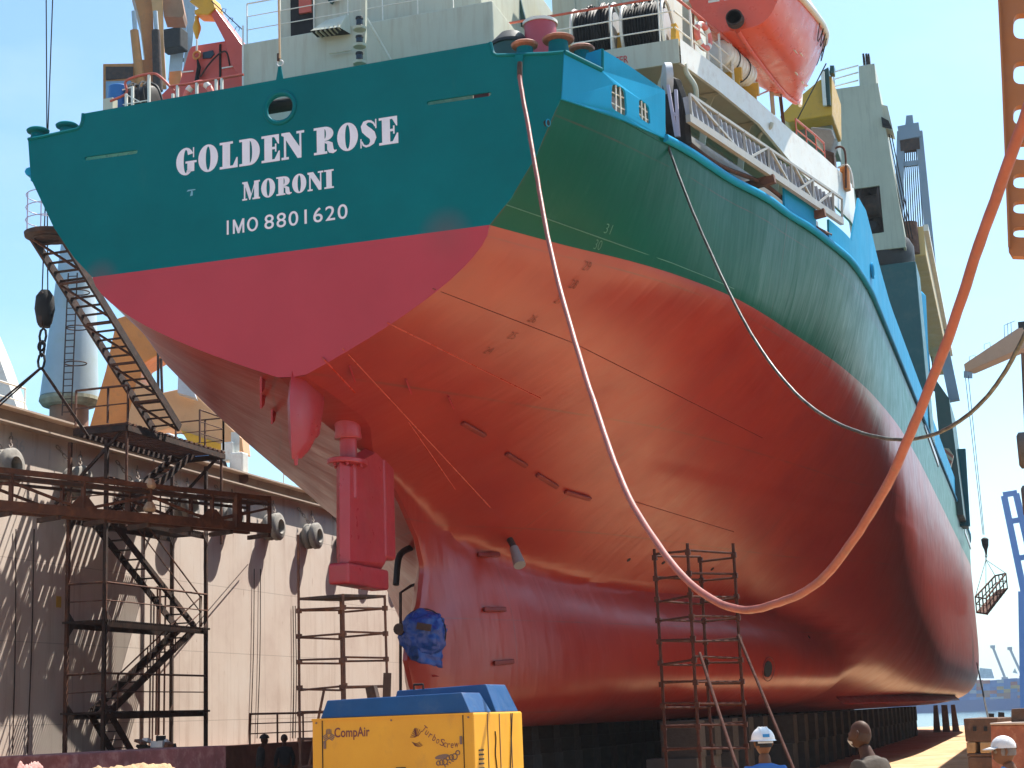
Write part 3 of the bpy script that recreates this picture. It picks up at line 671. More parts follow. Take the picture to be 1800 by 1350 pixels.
# ================================================================ THINGS CARRIED BY THE SHIP
# ---- rope reels on the boat deck
def rope_reel(u, v_, z, rad, wd, label):
    o = thing('rope_reel', label, 'rope reel', (u, v_, z-.1-rad), 'black mooring rope reels on the boat deck'); c_ = Vector((u, v_, z))
    mb = MB(); rng = random.Random(int(u*100)); prof = []
    k = 13
    for i in range(k+1):
        x = -wd/2+wd*i/k; prof += [(x+.002, rad*(.93+.03*rng.random())), (x+wd/k*.5, rad*(1.0+.04*rng.random()))]
    prof = [(-wd/2, .2)]+[p for p in prof if p[0] < wd/2]+[(wd/2, .2)]
    mb.lathe(c_, (1, 0, 0), prof, 26)
    for i in range(16):                                   # loose turns that hang over the drum
        x = -wd*.42+wd*.84*rng.random(); a0 = rng.uniform(.3, 1.4); a1 = a0+rng.uniform(.9, 2.0); rr = rad*rng.uniform(1.02, 1.09)
        mb.tube([c_+Vector((x+.12*math.sin(q*1.7), -rr*math.cos(q), rr*math.sin(q))) for q in np.linspace(a0, a1, 10)], .022, 5)
    mb.build('rope', m_black, o, smooth=70)
    for s_ in (-1, 1):
        MB().torus(c_+Vector((s_*(wd/2+.03), 0, 0)), (1, 0, 0), rad*1.02, .035, 28, 8).build('flange_ring', m_white, o, smooth=60)
        MB().lathe(c_+Vector((s_*(wd/2+.015), 0, 0)), (s_, 0, 0), [(0, rad*.75), (.02, rad*.75)], 24).build('flange_plate', m_grey_white, o)
        mb = MB(); x = u+s_*(wd/2+.12)
        mb.prism([(x, v_-.42, z-rad-.1), (x, v_+.42, z-rad-.1), (x, v_+.12, z+.12), (x, v_-.12, z+.12)], (s_*.12, 0, 0)); mb.build('stand', m_yellow, o, bevel=.01)
    return o
rope_reel(4.50, 6.75, 16.62, .68, .84, 'black mooring rope reel beside the red cask on the boat deck')
rope_reel(5.62, 6.75, 16.52, .68, .84, 'black mooring rope reel nearest the corner of the boat deck, by the lifeboat')
# ---- casks on the quarter deck
o = thing('green_cask', 'dark green cask with a black cone cover beside the red cask on the stern deck', 'cask', (3.90, 2.0, 12.7))
MB().lathe((3.90, 2.0, 12.7), (0, 0, 1), [(0, .36), (1.0, .36), (1.02, .38), (1.9, .38)], 24).build('barrel', m_green_dk, o, smooth=40)
MB().lathe((3.90, 2.0, 14.6), (0, 0, 1), [(0, .41), (.06, .41), (.28, .20), (.34, .06)], 22).build('cover', m_black, o, smooth=30)
o = thing('red_cask', 'dull red cask with a pale lid standing behind the stern rollers', 'cask', (4.50, 2.0, 12.7))
MB().lathe((4.50, 2.0, 12.7), (0, 0, 1), [(0, .31), (2.25, .31)], 22).build('barrel', paint('cask_red', (.42, .06, .08), .45, .1), o, smooth=40)
MB().lathe((4.50, 2.0, 14.95), (0, 0, 1), [(0, .34), (.06, .34), (.10, .2)], 22).build('lid', m_white, o, smooth=30)
# ---- framed notice beside the stair
mb = MB(); P = [at(*q, v=7.9) for q in [(872, 2), (897, 34), (884, 45), (872, 30)]]; mb.prism(P, (0, .04, 0))
notice = tag(mb.build('notice_board', paint('notice_yellow', (.35, .40, .16), .5, .3, (.05, .12, .25), .8, 8)), 'slanted blue and yellow notice board by the open stair above the green cask', 'notice board')
mb = MB(); mb.beam(at(884, 0, v=8.2), at(915, 48, v=8.2), .05, .3); mb.beam(at(912, 0, v=8.2), at(922, 42, v=8.2), .10, .1); mb.build('stair_stringer', m_green_dk, ship)
# ---- lifebuoys
def lifebuoy(c_, ax, label, R=.27, grp='lifebuoys on the ship railings'):
    o = thing('lifebuoy', label, 'lifebuoy', c_, grp)
    MB().torus(c_, ax, R, .07, 28, 10).build('ring', paint('buoy_pink', (.70, .16, .12), .5, .1, (.6, .5, .5), .3, 4), o, smooth=60)
    a = Vector(ax).normalized(); x = a.cross(Vector((0, 0, 1))).normalized(); y = a.cross(x)
    for k in range(4):
        q = math.pi/4+k*math.pi/2; mb = MB(); mb.tube([Vector(c_)+(x*math.cos(q+d)+y*math.sin(q+d))*R for d in (-.2, -.1, 0, .1, .2)], .075, 10)
        mb.build('band', m_white, o, smooth=60)
    return o
lifebuoy(at(1236, 64, v=7.2), (1, -.35, 0), 'pink and white lifebuoy on the side rail below the lifeboat')
lifebuoy(at(349, 170, v=2.9), (0, 1, 0), 'pink lifebuoy half hidden behind the teal stern below the red crane', R=.30)
# ---- life raft canister on its cradle
c0_, c1_ = at(1262, 92, v=8.6), at(1312, 138, v=10.2)
o = thing('liferaft_canister', 'pale ribbed liferaft canister strapped in a yellow cradle below the lifeboat', 'liferaft', (c0_.x, c0_.y, 15.86))
d_ = (c1_-c0_).normalized(); L_ = (c1_-c0_).length; prof = [(0, .05), (.02, .22)]
for k in range(9): x = .05+k*(L_-.1)/9; prof += [(x, .30), (x+.02, .33), (x+.09, .33), (x+.11, .30)]
prof += [(L_-.02, .22), (L_, .05)]
MB().lathe(c0_, d_, prof, 22).build('canister', m_white, o, smooth=35)
MB().torus(c0_+d_*.5, d_, .34, .015, 22, 6).build('strap', m_dark, o); MB().torus(c0_+d_*1.1, d_, .34, .015, 22, 6).build('strap', m_dark, o)
for f_ in (.25, .85):
    q = c0_+d_*(L_*f_); mb = MB(); mb.prism([q+Vector((.35, 0, -.25)), q+Vector((-.35, 0, -.25)), q+Vector((-.35, 0, -.55)), q+Vector((.35, 0, -.55))], d_*.08); mb.build('cradle', m_yellow, o)
    mb = MB(); mb.lohi((q.x-.3, q.y-.03, 15.84), (q.x+.3, q.y+.03, q.z-.5)); mb.build('cradle_leg', m_yellow, o)
# ---- starboard lifeboat
boat = thing('lifeboat', 'orange lifeboat with a sharp bow hung above the starboard boat deck', 'lifeboat', (7.6, 11.4, 16.9))
def bc(s_): return 7.36+.62*s_           # centreline runs a little outboard towards the bow
S_ = [0, .08, .2, .35, .5, .65, .78, .88, .95, 1.0]
HB = [1.08, 1.15, 1.22, 1.26, 1.26, 1.16, .95, .66, .36, .06]; ZKB = [16.98, 16.94, 16.92, 16.94, 16.98, 17.04, 17.12, 17.20, 17.30, 17.55]; ZG = [17.95, 18.0, 18.06, 18.14, 18.24, 18.38, 18.52, 18.66, 18.76, 18.85]
VB0, VB1 = 8.3, 14.9
def bsec(s_, n=9):
    hb, zk, zg = (float(np.interp(s_, S_, q)) for q in (HB, ZKB, ZG)); out = []
    sharp = max(0, (s_-.45)/.55)
    for k in range(n):
        t_ = k/(n-1); y = hb*(t_**(.55+.45*sharp)); z = zk+(zg-zk)*(t_**(2.2-1.0*sharp)); out.append((y, z))
    return out
mb = MB(); st = np.linspace(0, 1, 30); nn_ = 9
for sg in (1, -1):
    vs = []
    for s_ in st:
        for y, z in bsec(s_): vs.append((bc(s_)+sg*y, lerp(VB0, VB1, s_)-(.55*(1-(z-16.9)/1.9)*max(0, s_-.7)/.3), z))
    fs = []
    for i in range(len(st)-1):
        for k in range(nn_-1):
            q = (i*nn_+k, i*nn_+k+1, (i+1)*nn_+k+1, (i+1)*nn_+k); fs.append(q[::-1] if sg > 0 else q)
    mb.add(vs, fs)
y0s = bsec(0); mb.add([(bc(0)-y, VB0, z) for y, z in y0s[::-1]]+[(bc(0)+y, VB0, z) for y, z in y0s[1:]], [tuple(range(2*nn_-1))])
mb.build('hull', m_boat, boat, smooth=35)
for sg in (1, -1): MB().tube([(bc(s_)+sg*(float(np.interp(s_, S_, HB))+.02), lerp(VB0, VB1, s_), float(np.interp(s_, S_, ZG))) for s_ in np.linspace(0, .985, 26)], .085, 8).build('rim_fender', m_white, boat, smooth=60)
MB().tube([(bc(.97), 14.42, 17.30), (bc(.99), 14.62, 17.6), (bc(1), 14.9, 18.8)], .05, 8).build('stem_band', m_white, boat, smooth=60)
mb = MB(); mb.tube([(bc(s_), lerp(VB0, VB1, s_)-.55*max(0, s_-.7)/.3*.95, float(np.interp(s_, S_, ZKB))-.03) for s_ in np.linspace(0, .97, 16)], .06, 6); mb.build('keel_strip', m_boat, boat, smooth=60)
mb = MB(); vs = []
for s_ in np.linspace(0, .97, 22):
    hb, zg = float(np.interp(s_, S_, HB))-.04, float(np.interp(s_, S_, ZG)); hh = 1.05*(1-max(0, s_-.6)**2*3.2)
    for k in range(13): a = math.pi*k/12; vs.append((bc(s_)+hb*math.cos(a), lerp(VB0, VB1, s_), zg+hh*math.sin(a)**.75))
mb.add(vs, [(i*13+k, i*13+k+1, (i+1)*13+k+1, (i+1)*13+k) for i in range(21) for k in range(12)]+[tuple(range(12, -1, -1)), tuple(21*13+k for k in range(13))])
mb.build('canopy', paint('canopy_pale', (.70, .30, .18), .4, .06), boat, smooth=40)
rng = random.Random(4)
for k in range(7):                                      # grab lines looped below the rim
    s0, s1 = .45+.075*k, .45+.075*(k+1); pts = []
    for j in range(8):
        s_ = lerp(s0, s1, j/7); hb, zg = float(np.interp(s_, S_, HB)), float(np.interp(s_, S_, ZG)); dz = .42*math.sin(math.pi*j/7); pts.append((bc(s_)+hb+.03-dz*.32, lerp(VB0, VB1, s_), zg-.05-dz))
    MB().tube(pts, .012, 5).build('grab_line', m_dark, boat)
ax = (bc(0), VB0-.35, 17.12)
pr = MB().lathe((bc(0), VB0-.42, 17.12), (0, 1, 0), [(0, .19), (.22, .20), (.22, .16), (0, .155)], 24).build('propeller_nozzle', m_dark_rust, boat, smooth=40)
mb = MB(); mb.cyl((bc(0), VB0-.32, 17.12), (bc(0), VB0+.3, 17.12), .05, .06, 10)
for k in range(3):
    a = k*2*math.pi/3; mb.box((bc(0)+.08*math.cos(a), VB0-.36, 17.12+.08*math.sin(a)), (.12, .02, .06), Matrix.Rotation(-a, 3, 'Y'))
mb.build('propeller', m_dark, pr)
mb = MB(); m_tape = paint('reflective_tape', (.75, .72, .62), .3)
for k in range(4): mb = MB(); mb.lohi((bc(0)-.62+.36*k, VB0-.012, 17.74), (bc(0)-.36+.36*k, VB0-.004, 17.80)); mb.build('reflective_tape', m_tape, boat)
def boat_pt(s_, f_, out=.012):
    hb = bsec(s_, 21); y, z = hb[int(f_*20)]; return Vector((bc(s_)+y+out, lerp(VB0, VB1, s_)-(.55*(1-(z-16.9)/1.9)*max(0, s_-.7)/.3), z-out))
for s_, f_ in ((.30, .45), (.36, .5), (.47, .28), (.62, .3), (.74, .35), (.8, .4), (.9, .35)):
    a, b_ = boat_pt(s_, f_), boat_pt(s_+.035, f_); mb = MB(); mb.beam(a, b_, .012, .07, up=(1, 0, -.6)); mb.build('reflective_tape', m_tape, boat)
# davit frame and falls
for v_ in (9.2, 13.4):
    mb = MB(); mb.beam((6.0, v_, 15.84), (6.2, v_, 19.9), .24, .24); mb.beam((6.2, v_, 19.8), (7.9, v_, 20.4), .22, .22); mb.build('davit', m_cream, ship)
mb = MB(); mb.tube([at(1452, 112, v=15.2), at(1400, 213, v=17.5)], .02, 6); tag(mb.build('painter_line', m_black), 'dark line running down from the lifeboat bow to the deck edge', 'rope')
# boarding gate, lamp post and chains by the lifeboat
a, b_ = at(1358, 182, v=12.6), at(1352, 115, v=12.6); g = MB().beam(a-Vector((0, 0, .3)), b_, .06, .10).build('gate_post', m_cream, ship)
a, b_ = at(1376, 200, v=12.9), at(1363, 95, v=12.9); MB().beam(a-Vector((0, 0, .3)), b_, .06, .08).build('gate_post', m_rust, ship)
MB().box(at(1360, 86, v=12.9), (.14, .10, .22)).build('flood_lamp', m_white, ship, bevel=.02)
mb = MB(); mb.prism([at(*q, v=12.75) for q in [(1356, 126), (1366, 131), (1372, 170), (1360, 168)]], (.0, .02, 0)); mb.build('embarkation_sign', m_white, ship)
for (y0, y1) in ((66, 118), (110, 142), (150, 160)):
    p0, p1 = at(1281, y0, v=9.6), at(1350, y1, v=12.5); mid = (p0+p1)/2-Vector((0, 0, .22)); MB().tube(curve_pts([p0, mid, p1], 8), .022, 6).build('barrier_chain', m_white, ship, smooth=60)
a, b_ = at(1268, 118, v=8.9), at(1260, 30, v=8.9); MB().beam(a, b_, .07, .10).build('cradle_post', m_cream, ship); MB().beam(at(1290, 132, v=9.4), at(1276, 58, v=9.4), .07, .10).build('cradle_post', m_cream, ship)
mb = MB(); mb.prism([at(*q, v=9.0) for q in [(1258, 52), (1262, 22), (1288, 58), (1280, 62), (1266, 40)]], (0, .06, 0)); mb.build('davit_hook_plate', m_cream, ship, bevel=.01)
# grey covered searchlight
c_ = at(1452, 246, v=15.8)
o = thing('covered_winch', 'grey tarpaulin over a winch at the forward end of the boat deck', 'winch', (c_.x, c_.y, 15.86))
mb = MB(); P = [(1424, 222), (1462, 226), (1468, 243), (1458, 280), (1446, 262), (1432, 243)]
mb.prism([at(*q, v=15.6) for q in P], (0, .7, 0)); mb.build('cover', paint('grey_canvas', (.22, .24, .24), .85, .25, bump=.6), o, bevel=.05)
mb = MB(); mb.prism([at(*q, v=15.5) for q in [(1446, 262), (1466, 268), (1468, 296), (1455, 286)]], (0, .5, 0)); mb.build('winch_base', m_dark_rust, o, bevel=.02)
# ---- accommodation ladder stowed along the side
m_lad = paint('ladder_grey', (.34, .34, .31), .5, .1, (.2, .13, .08), .35, 2, .05)
lad = thing('accommodation_ladder', 'grey metal accommodation ladder stowed on edge along the starboard side', 'gangway', (8.0, 8, 13.4))
La0, La1 = at(1212, 166, v=4.0), at(1480, 349, v=12.2); Lb0, Lb1 = at(1216, 212, v=4.05), at(1480, 390, v=12.2)
def tp(f_): return La0.lerp(La1, f_)
def bt(f_): return Lb0.lerp(Lb1, f_)
MB().beam(tp(0), tp(1), .05, .06).build('top_rail', m_lad, lad); MB().beam(bt(-.02), bt(1.0), .10, .16).build('side_girder', m_lad, lad)
inb = Vector((-.62, .16, .02))
MB().beam(bt(-.02)+inb, bt(1.0)+inb, .08, .2).build('side_girder', m_lad, lad)
ps = [0, .155, .31, .465, .62, .775, .93, 1.0]
for f_ in ps: MB().beam(bt(f_), tp(f_), .05, .05).build('post', m_lad, lad)
for k, (f0, f1) in enumerate(((0, .31), (.62, .31), (.62, .90), (1.0, .86))):
    if k == 0: MB().beam(tp(.01), bt(.30), .05, .05).build('brace', m_lad, lad)
    elif k == 1: MB().beam(tp(.46), bt(.33), .05, .05).build('brace', m_lad, lad)
    elif k == 2: MB().beam(tp(.48), bt(.62), .05, .05).build('brace', m_lad, lad)
    else: MB().beam(tp(.92), bt(.80), .05, .05).build('brace', m_lad, lad)
MB().beam(tp(.78), bt(.65), .05, .05).build('brace', m_lad, lad); MB().beam(tp(.64), bt(.78), .05, .05).build('brace', m_lad, lad)
m_tread = paint('blue_grey_tread', (.30, .33, .38), .55, .12, (.12, .08, .06), .4, 3)
t0 = MB().beam(bt(.01)+inb*.10+Vector((0, 0, .10)), tp(.01)+inb*.16-Vector((0, 0, .03)), .13, .20, up=(0, 1, 0)).build('tread', m_tread, lad)
stepv = (bt(1)-bt(0))/34
for k in range(1, 33):
    c_ = t0.copy(); C.objects.link(c_); c_.parent = lad; c_.location = t0.location+stepv*k
mb = MB(); mb.beam(bt(.0)+inb*1.1, bt(1)+inb*1.1, .04, .5); mb.build('inner_panel', m_lad, lad)
for f_ in (.47, .83): mb = MB(); mb.beam(bt(f_)+Vector((-.9, .1, -.25)), bt(f_)+Vector((.10, 0, -.14)), .16, .18); mb.build('stowing_bracket', m_rust, ship)
MB().tube([bt(f_)+Vector((-.25, .05, -.25-.12*math.sin(9*f_))) for f_ in np.linspace(.05, .98, 30)], .05, 6).build('stowed_pipe', m_rust, ship, smooth=60)
# upper turning platform: dark frame with lavender stanchions and a rolled hose
tb = thing('turning_platform', 'dark folded boarding platform with two pale stanchions at the aft end of the accommodation ladder', 'gangway platform', (6.9, 3.9, 12.9))
MB().prism([at(*q, v=4.25) for q in [(1164, 150), (1172, 132), (1186, 138), (1198, 170), (1206, 250), (1200, 255), (1172, 236), (1163, 200)]], (.1, .12, 0)).build('folded_frame', m_dark, tb, bevel=.01)
m_lav = paint('lavender_grey', (.42, .40, .52), .5, .1)
for (x0, y0, x1, y1) in ((1174, 150, 1189, 240), (1188, 158, 1193, 240)): MB().beam(at(x0, y0, v=3.95), at(x1, y1, v=3.95), .07, .06).build('stanchion', m_lav, tb)
MB().beam(at(1181, 197, v=3.93), at(1191, 204, v=3.93), .05, .05).build('cross_bar', m_lav, tb)
MB().lathe(at(1167, 140, v=4.3), (.9, .35, 0), [(-.05, .10), (0, .34), (.14, .34), (.18, .10)], 22).build('hose_wheel', m_grey_white, tb, smooth=40)

# ---- stern frame parts: fin, rudder, shaft, anodes
def px0(x, y, u=0): return at(x, y, u=u)
# tapering fin under the counter
fin = [(515, 655), (560, 672), (566, 698), (561, 735), (545, 790), (530, 806), (513, 807), (509, 700)]
def foil(mb, ol, th, u0=0.0, k_=.35):
    """closed outline of (v,z) swollen to half thickness th in the middle"""
    c_ = sum((Vector(q) for q in ol), Vector((0, 0)))/len(ol); n = len(ol); rings = []
    for sg in (1, -1):
        mid = [Vector(q).lerp(c_, k_) for q in ol]
        vs = [(u0, q[0], q[1]) for q in ol]+[(u0+sg*th, q.x, q.y) for q in mid]+[(u0+sg*th*1.05, c_.x, c_.y)]
        fs = [(i, (i+1) % n, n+(i+1) % n, n+i) for i in range(n)]+[(n+i, n+(i+1) % n, 2*n) for i in range(n)]
        area = sum(ol[i][0]*ol[(i+1) % n][1]-ol[(i+1) % n][0]*ol[i][1] for i in range(n))
        if (area > 0) != (sg > 0): fs = [f[::-1] for f in fs]
        mb.add(vs, fs)
    return mb
def loopvz(pxs): return [(px0(*q).y, px0(*q).z) for q in pxs]
fo = loopvz(fin); fo[0] = (fo[0][0], fo[0][1]+.25); fo[1] = (fo[1][0]+.1, fo[1][1]+.35)
foil(MB(), fo, .16).build('skeg_fin', m_red, ship, smooth=60)
q = px0(519, 806); MB().tube([q+Vector((0, .03, .05)), q-Vector((0, -.03, .12))], [.05, .03], 8).build('fin_spigot', m_red, ship)
# rudder
rud = [(596, 822), (596, 985), (582, 995), (580, 1025), (600, 1031), (670, 1034), (681, 1000), (688, 880), (692, 800), (680, 772), (664, 790), (640, 800)]
ro = MB()
foil(ro, [(p[0], p[1]) for p in [(px0(*q).y, px0(*q).z) for q in [(597, 812), (597, 985), (598, 1000), (668, 1004), (676, 980), (684, 880), (686, 800), (676, 768), (640, 790)]]], .14, k_=.12)
rudder = ro.build('rudder', m_red, ship, smooth=18)
a, b_ = px0(594, 1010), px0(664, 1018); mb = MB()
mb.lohi((-.21, a.y, px0(620, 1031).z), (.21, b_.y+.1, px0(620, 994).z)); mb.build('rudder_sole', m_red, rudder, bevel=.06, seg=3)
mb = MB(); y0, y1 = px0(664, 800).y, px0(690, 800).y; mb.lohi((-.17, y0-.1, px0(676, 985).z), (.17, y1-.32, px0(676, 790).z)); mb.build('rudder_nose', m_red, rudder, bevel=.08, seg=4)
st_c = px0(612, 780)
MB().lathe((0, st_c.y, px0(612, 772).z), (0, 0, 1), [(0, .26), (.02, .27), (.18, .25), (.55, .30)], 24).build('stock_bearing', m_red, ship, smooth=40)
MB().lathe((0, st_c.y, px0(612, 822).z), (0, 0, 1), [(-.6, .17), (.62, .17)], 24).build('rudder_stock', m_red, rudder, smooth=40)
pl0, pl1 = px0(556, 812), px0(654, 806); zpl = px0(610, 808).z
mb = MB(); mb.prism([(-.02+.36*math.cos(a)*1.0, st_c.y+.55*math.sin(a), zpl) for a in np.linspace(0, 2*math.pi, 28, endpoint=False)], (0, 0, -.10)); mb.build('coupling_flange', m_red, rudder, bevel=.02)
for k in range(6):
    a = k*math.pi/3; MB().lathe((.26*math.cos(a), st_c.y+.42*math.sin(a), zpl-.15), (0, 0, 1), [(0, .035), (.06, .035)], 6).build('flange_bolt', m_red, rudder)
# propeller shaft end wrapped in a blue sheet
sh = px0(742, 1112)
ts = at(744, 1113, u=.42)
MB().lathe((0, sh.y+.4, sh.z), (0, -1, 0), [(0, .30), (.35, .28), (.42, .24)], 24).build('stern_tube', m_red, ship, smooth=40)
MB().cyl((0, sh.y, sh.z), (0, sh.y-1.35, sh.z+.02), .10, .12, 14).build('propeller_shaft', m_dark_rust, ship, smooth=40)
m_tarp, t, b, L = nodes('blue_sheet'); v = mapping(t); b.inputs['Base Color'].default_value = (.005, .046, .25, 1); b.inputs['Roughness'].default_value = .38
bp = N(t, 'ShaderNodeBump', Strength=.9, Distance=.08); wv = N(t, 'ShaderNodeTexVoronoi', Scale=3.2); wv.feature = 'DISTANCE_TO_EDGE'; L(mapping(t, (1, 1, .6)), wv.inputs['Vector']); L(wv.outputs['Distance'], bp.inputs['Height'])
bp2 = N(t, 'ShaderNodeBump', Strength=.5, Distance=.04); L(noise(t, v, 6, 5, .7), bp2.inputs['Height']); L(bp.outputs[0], bp2.inputs['Normal']); L(bp2.outputs[0], b.inputs['Normal'])
tarp = thing('tarpaulin', 'crumpled blue plastic sheet tied round the propeller shaft end', 'tarpaulin', tuple(ts))
bm = bmesh.new(); bmesh.ops.create_icosphere(bm, subdivisions=5, radius=1); rng = random.Random(3)
from mathutils import noise as mnoise
for vv in bm.verts:
    p = vv.co.copy(); f_ = 1+.16*mnoise.noise(p*2.1+Vector((3, 1, 2)))+.13*abs(mnoise.noise(Vector((p.x*2.2+p.z, p.y*2.2, p.z*5.0))))-.10*abs(mnoise.noise(p*5.5+Vector((9, 2, 4))))
    if p.z < -.2: f_ *= 1-.10*(-p.z-.2)
    vv.co = Vector((p.x*.48*f_, p.y*.44*f_, p.z*.48*f_-(.14 if p.z < -.3 else 0)*(-p.z)))
me = bpy.data.meshes.new('wrap'); bm.to_mesh(me); bm.free(); me.materials.append(m_tarp); me.polygons.foreach_set('use_smooth', [True]*len(me.polygons)); o = bpy.data.objects.new('wrap', me); C.objects.link(o); o.parent = tarp; 
mb = MB(); g = 9; sheet = []
for i in range(g):
    for j in range(g):
        a, b_ = i/(g-1), j/(g-1); sheet.append((ts.x+.02+.36*a+.05*mnoise.noise(Vector((a*3, b_*4, 1))), ts.y-.38+.45*a+.06*mnoise.noise(Vector((a*4, b_*3, 5))), ts.z-.33-.36*b_*(.75+.35*a)+.04*mnoise.noise(Vector((a*6, b_*2, 8)))))
mb.add(sheet, [(i*g+j, i*g+j+1, (i+1)*g+j+1, (i+1)*g+j) for i in range(g-1) for j in range(g-1)]); o = mb.build('hanging_flap', m_tarp, tarp, smooth=80); sm = o.modifiers.new('th', 'SOLIDIFY'); sm.thickness = .012
MB().torus((ts.x, ts.y, ts.z), (0, 1, .05), .50, .014, 24, 5).build('tie_cord', m_dark, tarp)
MB().box((ts.x+.20, ts.y-.48, ts.z+.10), (.30, .06, .14), Matrix.Rotation(.2, 3, 'Y')).build('wood_chock', m_dark_rust, tarp)
# bent pipes by the stern frame
pA = [at(*q, u=-1.2) for q in [(696, 1028), (700, 985), (708, 970), (724, 962)]]
tag(MB().tube(curve_pts(pA, 5), .075, 10).build('bent_hose', m_black, smooth=60), 'thick black bent hose hanging beside the stern frame above the blue sheet', 'hose')
pB = [at(*q, u=-.9) for q in [(704, 1215), (704, 1042), (722, 1030), (728, 1028)]]
tag(MB().tube(pB, .035, 8).build('bent_pipe', m_dark_rust, smooth=60), 'thin brown pipe rising beside the blue wrapped shaft and bending to the stern frame', 'pipe')
m_far0 = paint('dull_galvanised', (.25, .26, .28), .5, .15)
# things on the plating: exhaust pipe, anodes, lugs, weld beads, draught marks
def hull_hit(x, y, port=False):
    d = sight(x, y); lo, hi = 8.0, 130.0; prev = None; s_ = -1 if port else 1
    for t_ in np.arange(10, 140, .08):
        p = CAM+d*(t_/math.hypot(d.x, d.y))
        if p.z > 14 or p.z < 1.7: continue
        w_ = half_w(p.y, p.z, port) if p.y > ip(p.z, STERN_Z, STERN_V) else 0
        if w_ > 0.03 and abs(p.x) < w_ and p.x*s_ >= -.05:
            a_, b_ = t_-.08, t_
            for _ in range(8):
                m_ = (a_+b_)/2; p = CAM+d*(m_/math.hypot(d.x, d.y))
                if abs(p.x) < half_w(p.y, p.z, port): b_ = m_
                else: a_ = m_
            return p
    return None
def hull_n(p):
    e = .05; f_ = lambda v_, z: half_w(v_, z)
    n_ = Vector((1, -(f_(p.y+e, p.z)-f_(p.y-e, p.z))/(2*e), -(f_(p.y, p.z+e)-f_(p.y, p.z-e))/(2*e))); return n_.normalized()
p = hull_hit(896, 948); n_ = hull_n(p)
mb = MB(); mb.tube([p-n_*.1, p+n_*.16, p+n_*.22+Vector((.10, -.25, -.10))], .075, 10); o = mb.build('discharge_pipe', m_dark_rust, ship, smooth=50)
a = p+n_*.2+Vector((.08, -.2, -.08)); MB().cyl(a, a+Vector((.20, -.25, -.42)), .10, .14, 14).build('pipe_mouth', m_far0, o, smooth=50)
m_anode = paint('anode_red', (.17, .014, .009), .5, .2)
for (x0, y0, x1, y1) in ((812, 741, 851, 763), (889, 795, 924, 817), (943, 832, 978, 854), (992, 862, 1036, 875), (838, 976, 875, 976), (848, 1072, 886, 1072), (866, 1166, 900, 1163)):
    p0, p1 = hull_hit(x0, y0), hull_hit(x1, y1)
    if p0 and p1:
        n_ = hull_n((p0+p1)/2); p1 = p0+(p1-p0).normalized()*min((p1-p0).length, 1.1)
        o = MB().beam(p0+n_*.05, p1+n_*.05, .11, .07, up=n_).build('anode', m_anode, ship, bevel=.02)
for (x, y, x1, y1) in ((613, 642, 619, 660), (712, 665, 718, 682), (786, 695, 792, 708), (758, 1186, 760, 1190)):
    p0, p1 = hull_hit(x, y), hull_hit(x1, y1)
    if p0 and p1: n_ = hull_n(p0); MB().prism([p0, p1, p1+n_*.16, p0+n_*.05], (.03, 0, 0)).build('lifting_lug', m_red, ship)
for (x, y) in ((459, 663), (459, 692), (478, 720), (556, 742)):
    d = sight(x, y); p0 = None
    for t_ in np.arange(10, 70, .05):
        q = CAM+d*(t_/math.hypot(d.x, d.y))
        if q.z > 8.2 and q.y < 0: continue
        if q.y > .2 and abs(q.x) < half_w(q.y, q.z, True) and q.x < 0: p0 = q; break
    if p0: MB().prism([p0+Vector((0, -.05, .1)), p0+Vector((0, .15, .05)), p0+Vector((-.02, .10, -.22)), p0+Vector((-.02, -.02, -.30))], (.04, 0, 0)).build('lifting_lug', m_red, ship)
def bead(pts, r, mat, name='weld_bead'):
    P = []
    for x, y in pts:
        p = hull_hit(x, y)
        if p: P.append(p+hull_n(p)*r*.3)
    if len(P) > 1: MB().tube(P, r*1.25, 5).build(name, mat, ship, smooth=60)
def dens(a, b_, n=14): return [(lerp(a[0], b_[0], i/n), lerp(a[1], b_[1], i/n)) for i in range(n+1)]
m_bead_r = paint('bead_red', (.44, .05, .03), .3, .1); m_bead_d = paint('bead_dark', (.13, .016, .010), .5, .1)
bead(dens((602, 612), (862, 892), 20), .010, m_bead_r); bead(dens((566, 628), (624, 690)), .014, m_bead_r)
bead(dens((718, 742), (800, 860)), .010, m_bead_r); bead(dens((680, 567), (950, 700), 20), .010, m_bead_r)
bead(dens((760, 507), (1000, 600))+dens((1010, 604), (1340, 770), 16), .007, m_bead_d); bead(dens((1110, 880), (1290, 935)), .007, m_bead_d)
m_bead_g = paint('bead_green', (.05, .19, .13), .4)
bead([(890, 360), (960, 384), (1030, 409), (1100, 434), (1180, 462), (1250, 490), (1290, 508)], .008, m_bead_g)
# stem of the draught marks: feet figures as weld-bead digits
def mark(txt, x, y, hgt, mat):
    p = hull_hit(x, y)
    if not p: return
    n_ = hull_n(p); ey = (Vector((0, 0, 1))-n_*n_.z).normalized(); ex = ey.cross(n_)
    mb = MB(); put_text(mb, txt, p+n_*.012, ex*(hgt*.95), ey*hgt, bold=-.012); mb.build('draught_mark', mat, ship)
for txt, x, y, c_ in (('26', 926, 565, m_bead_d), ('25', 890, 594, m_bead_d), ('24', 848, 620, m_bead_d), ('27', 972, 532, m_bead_d), ('28', 998, 505, m_bead_d), ('29', 1022, 474, m_bead_d), ('30', 1042, 437, m_bead_g), ('31', 1060, 409, m_bead_g)):
    mark(txt, x, y, .19, c_)
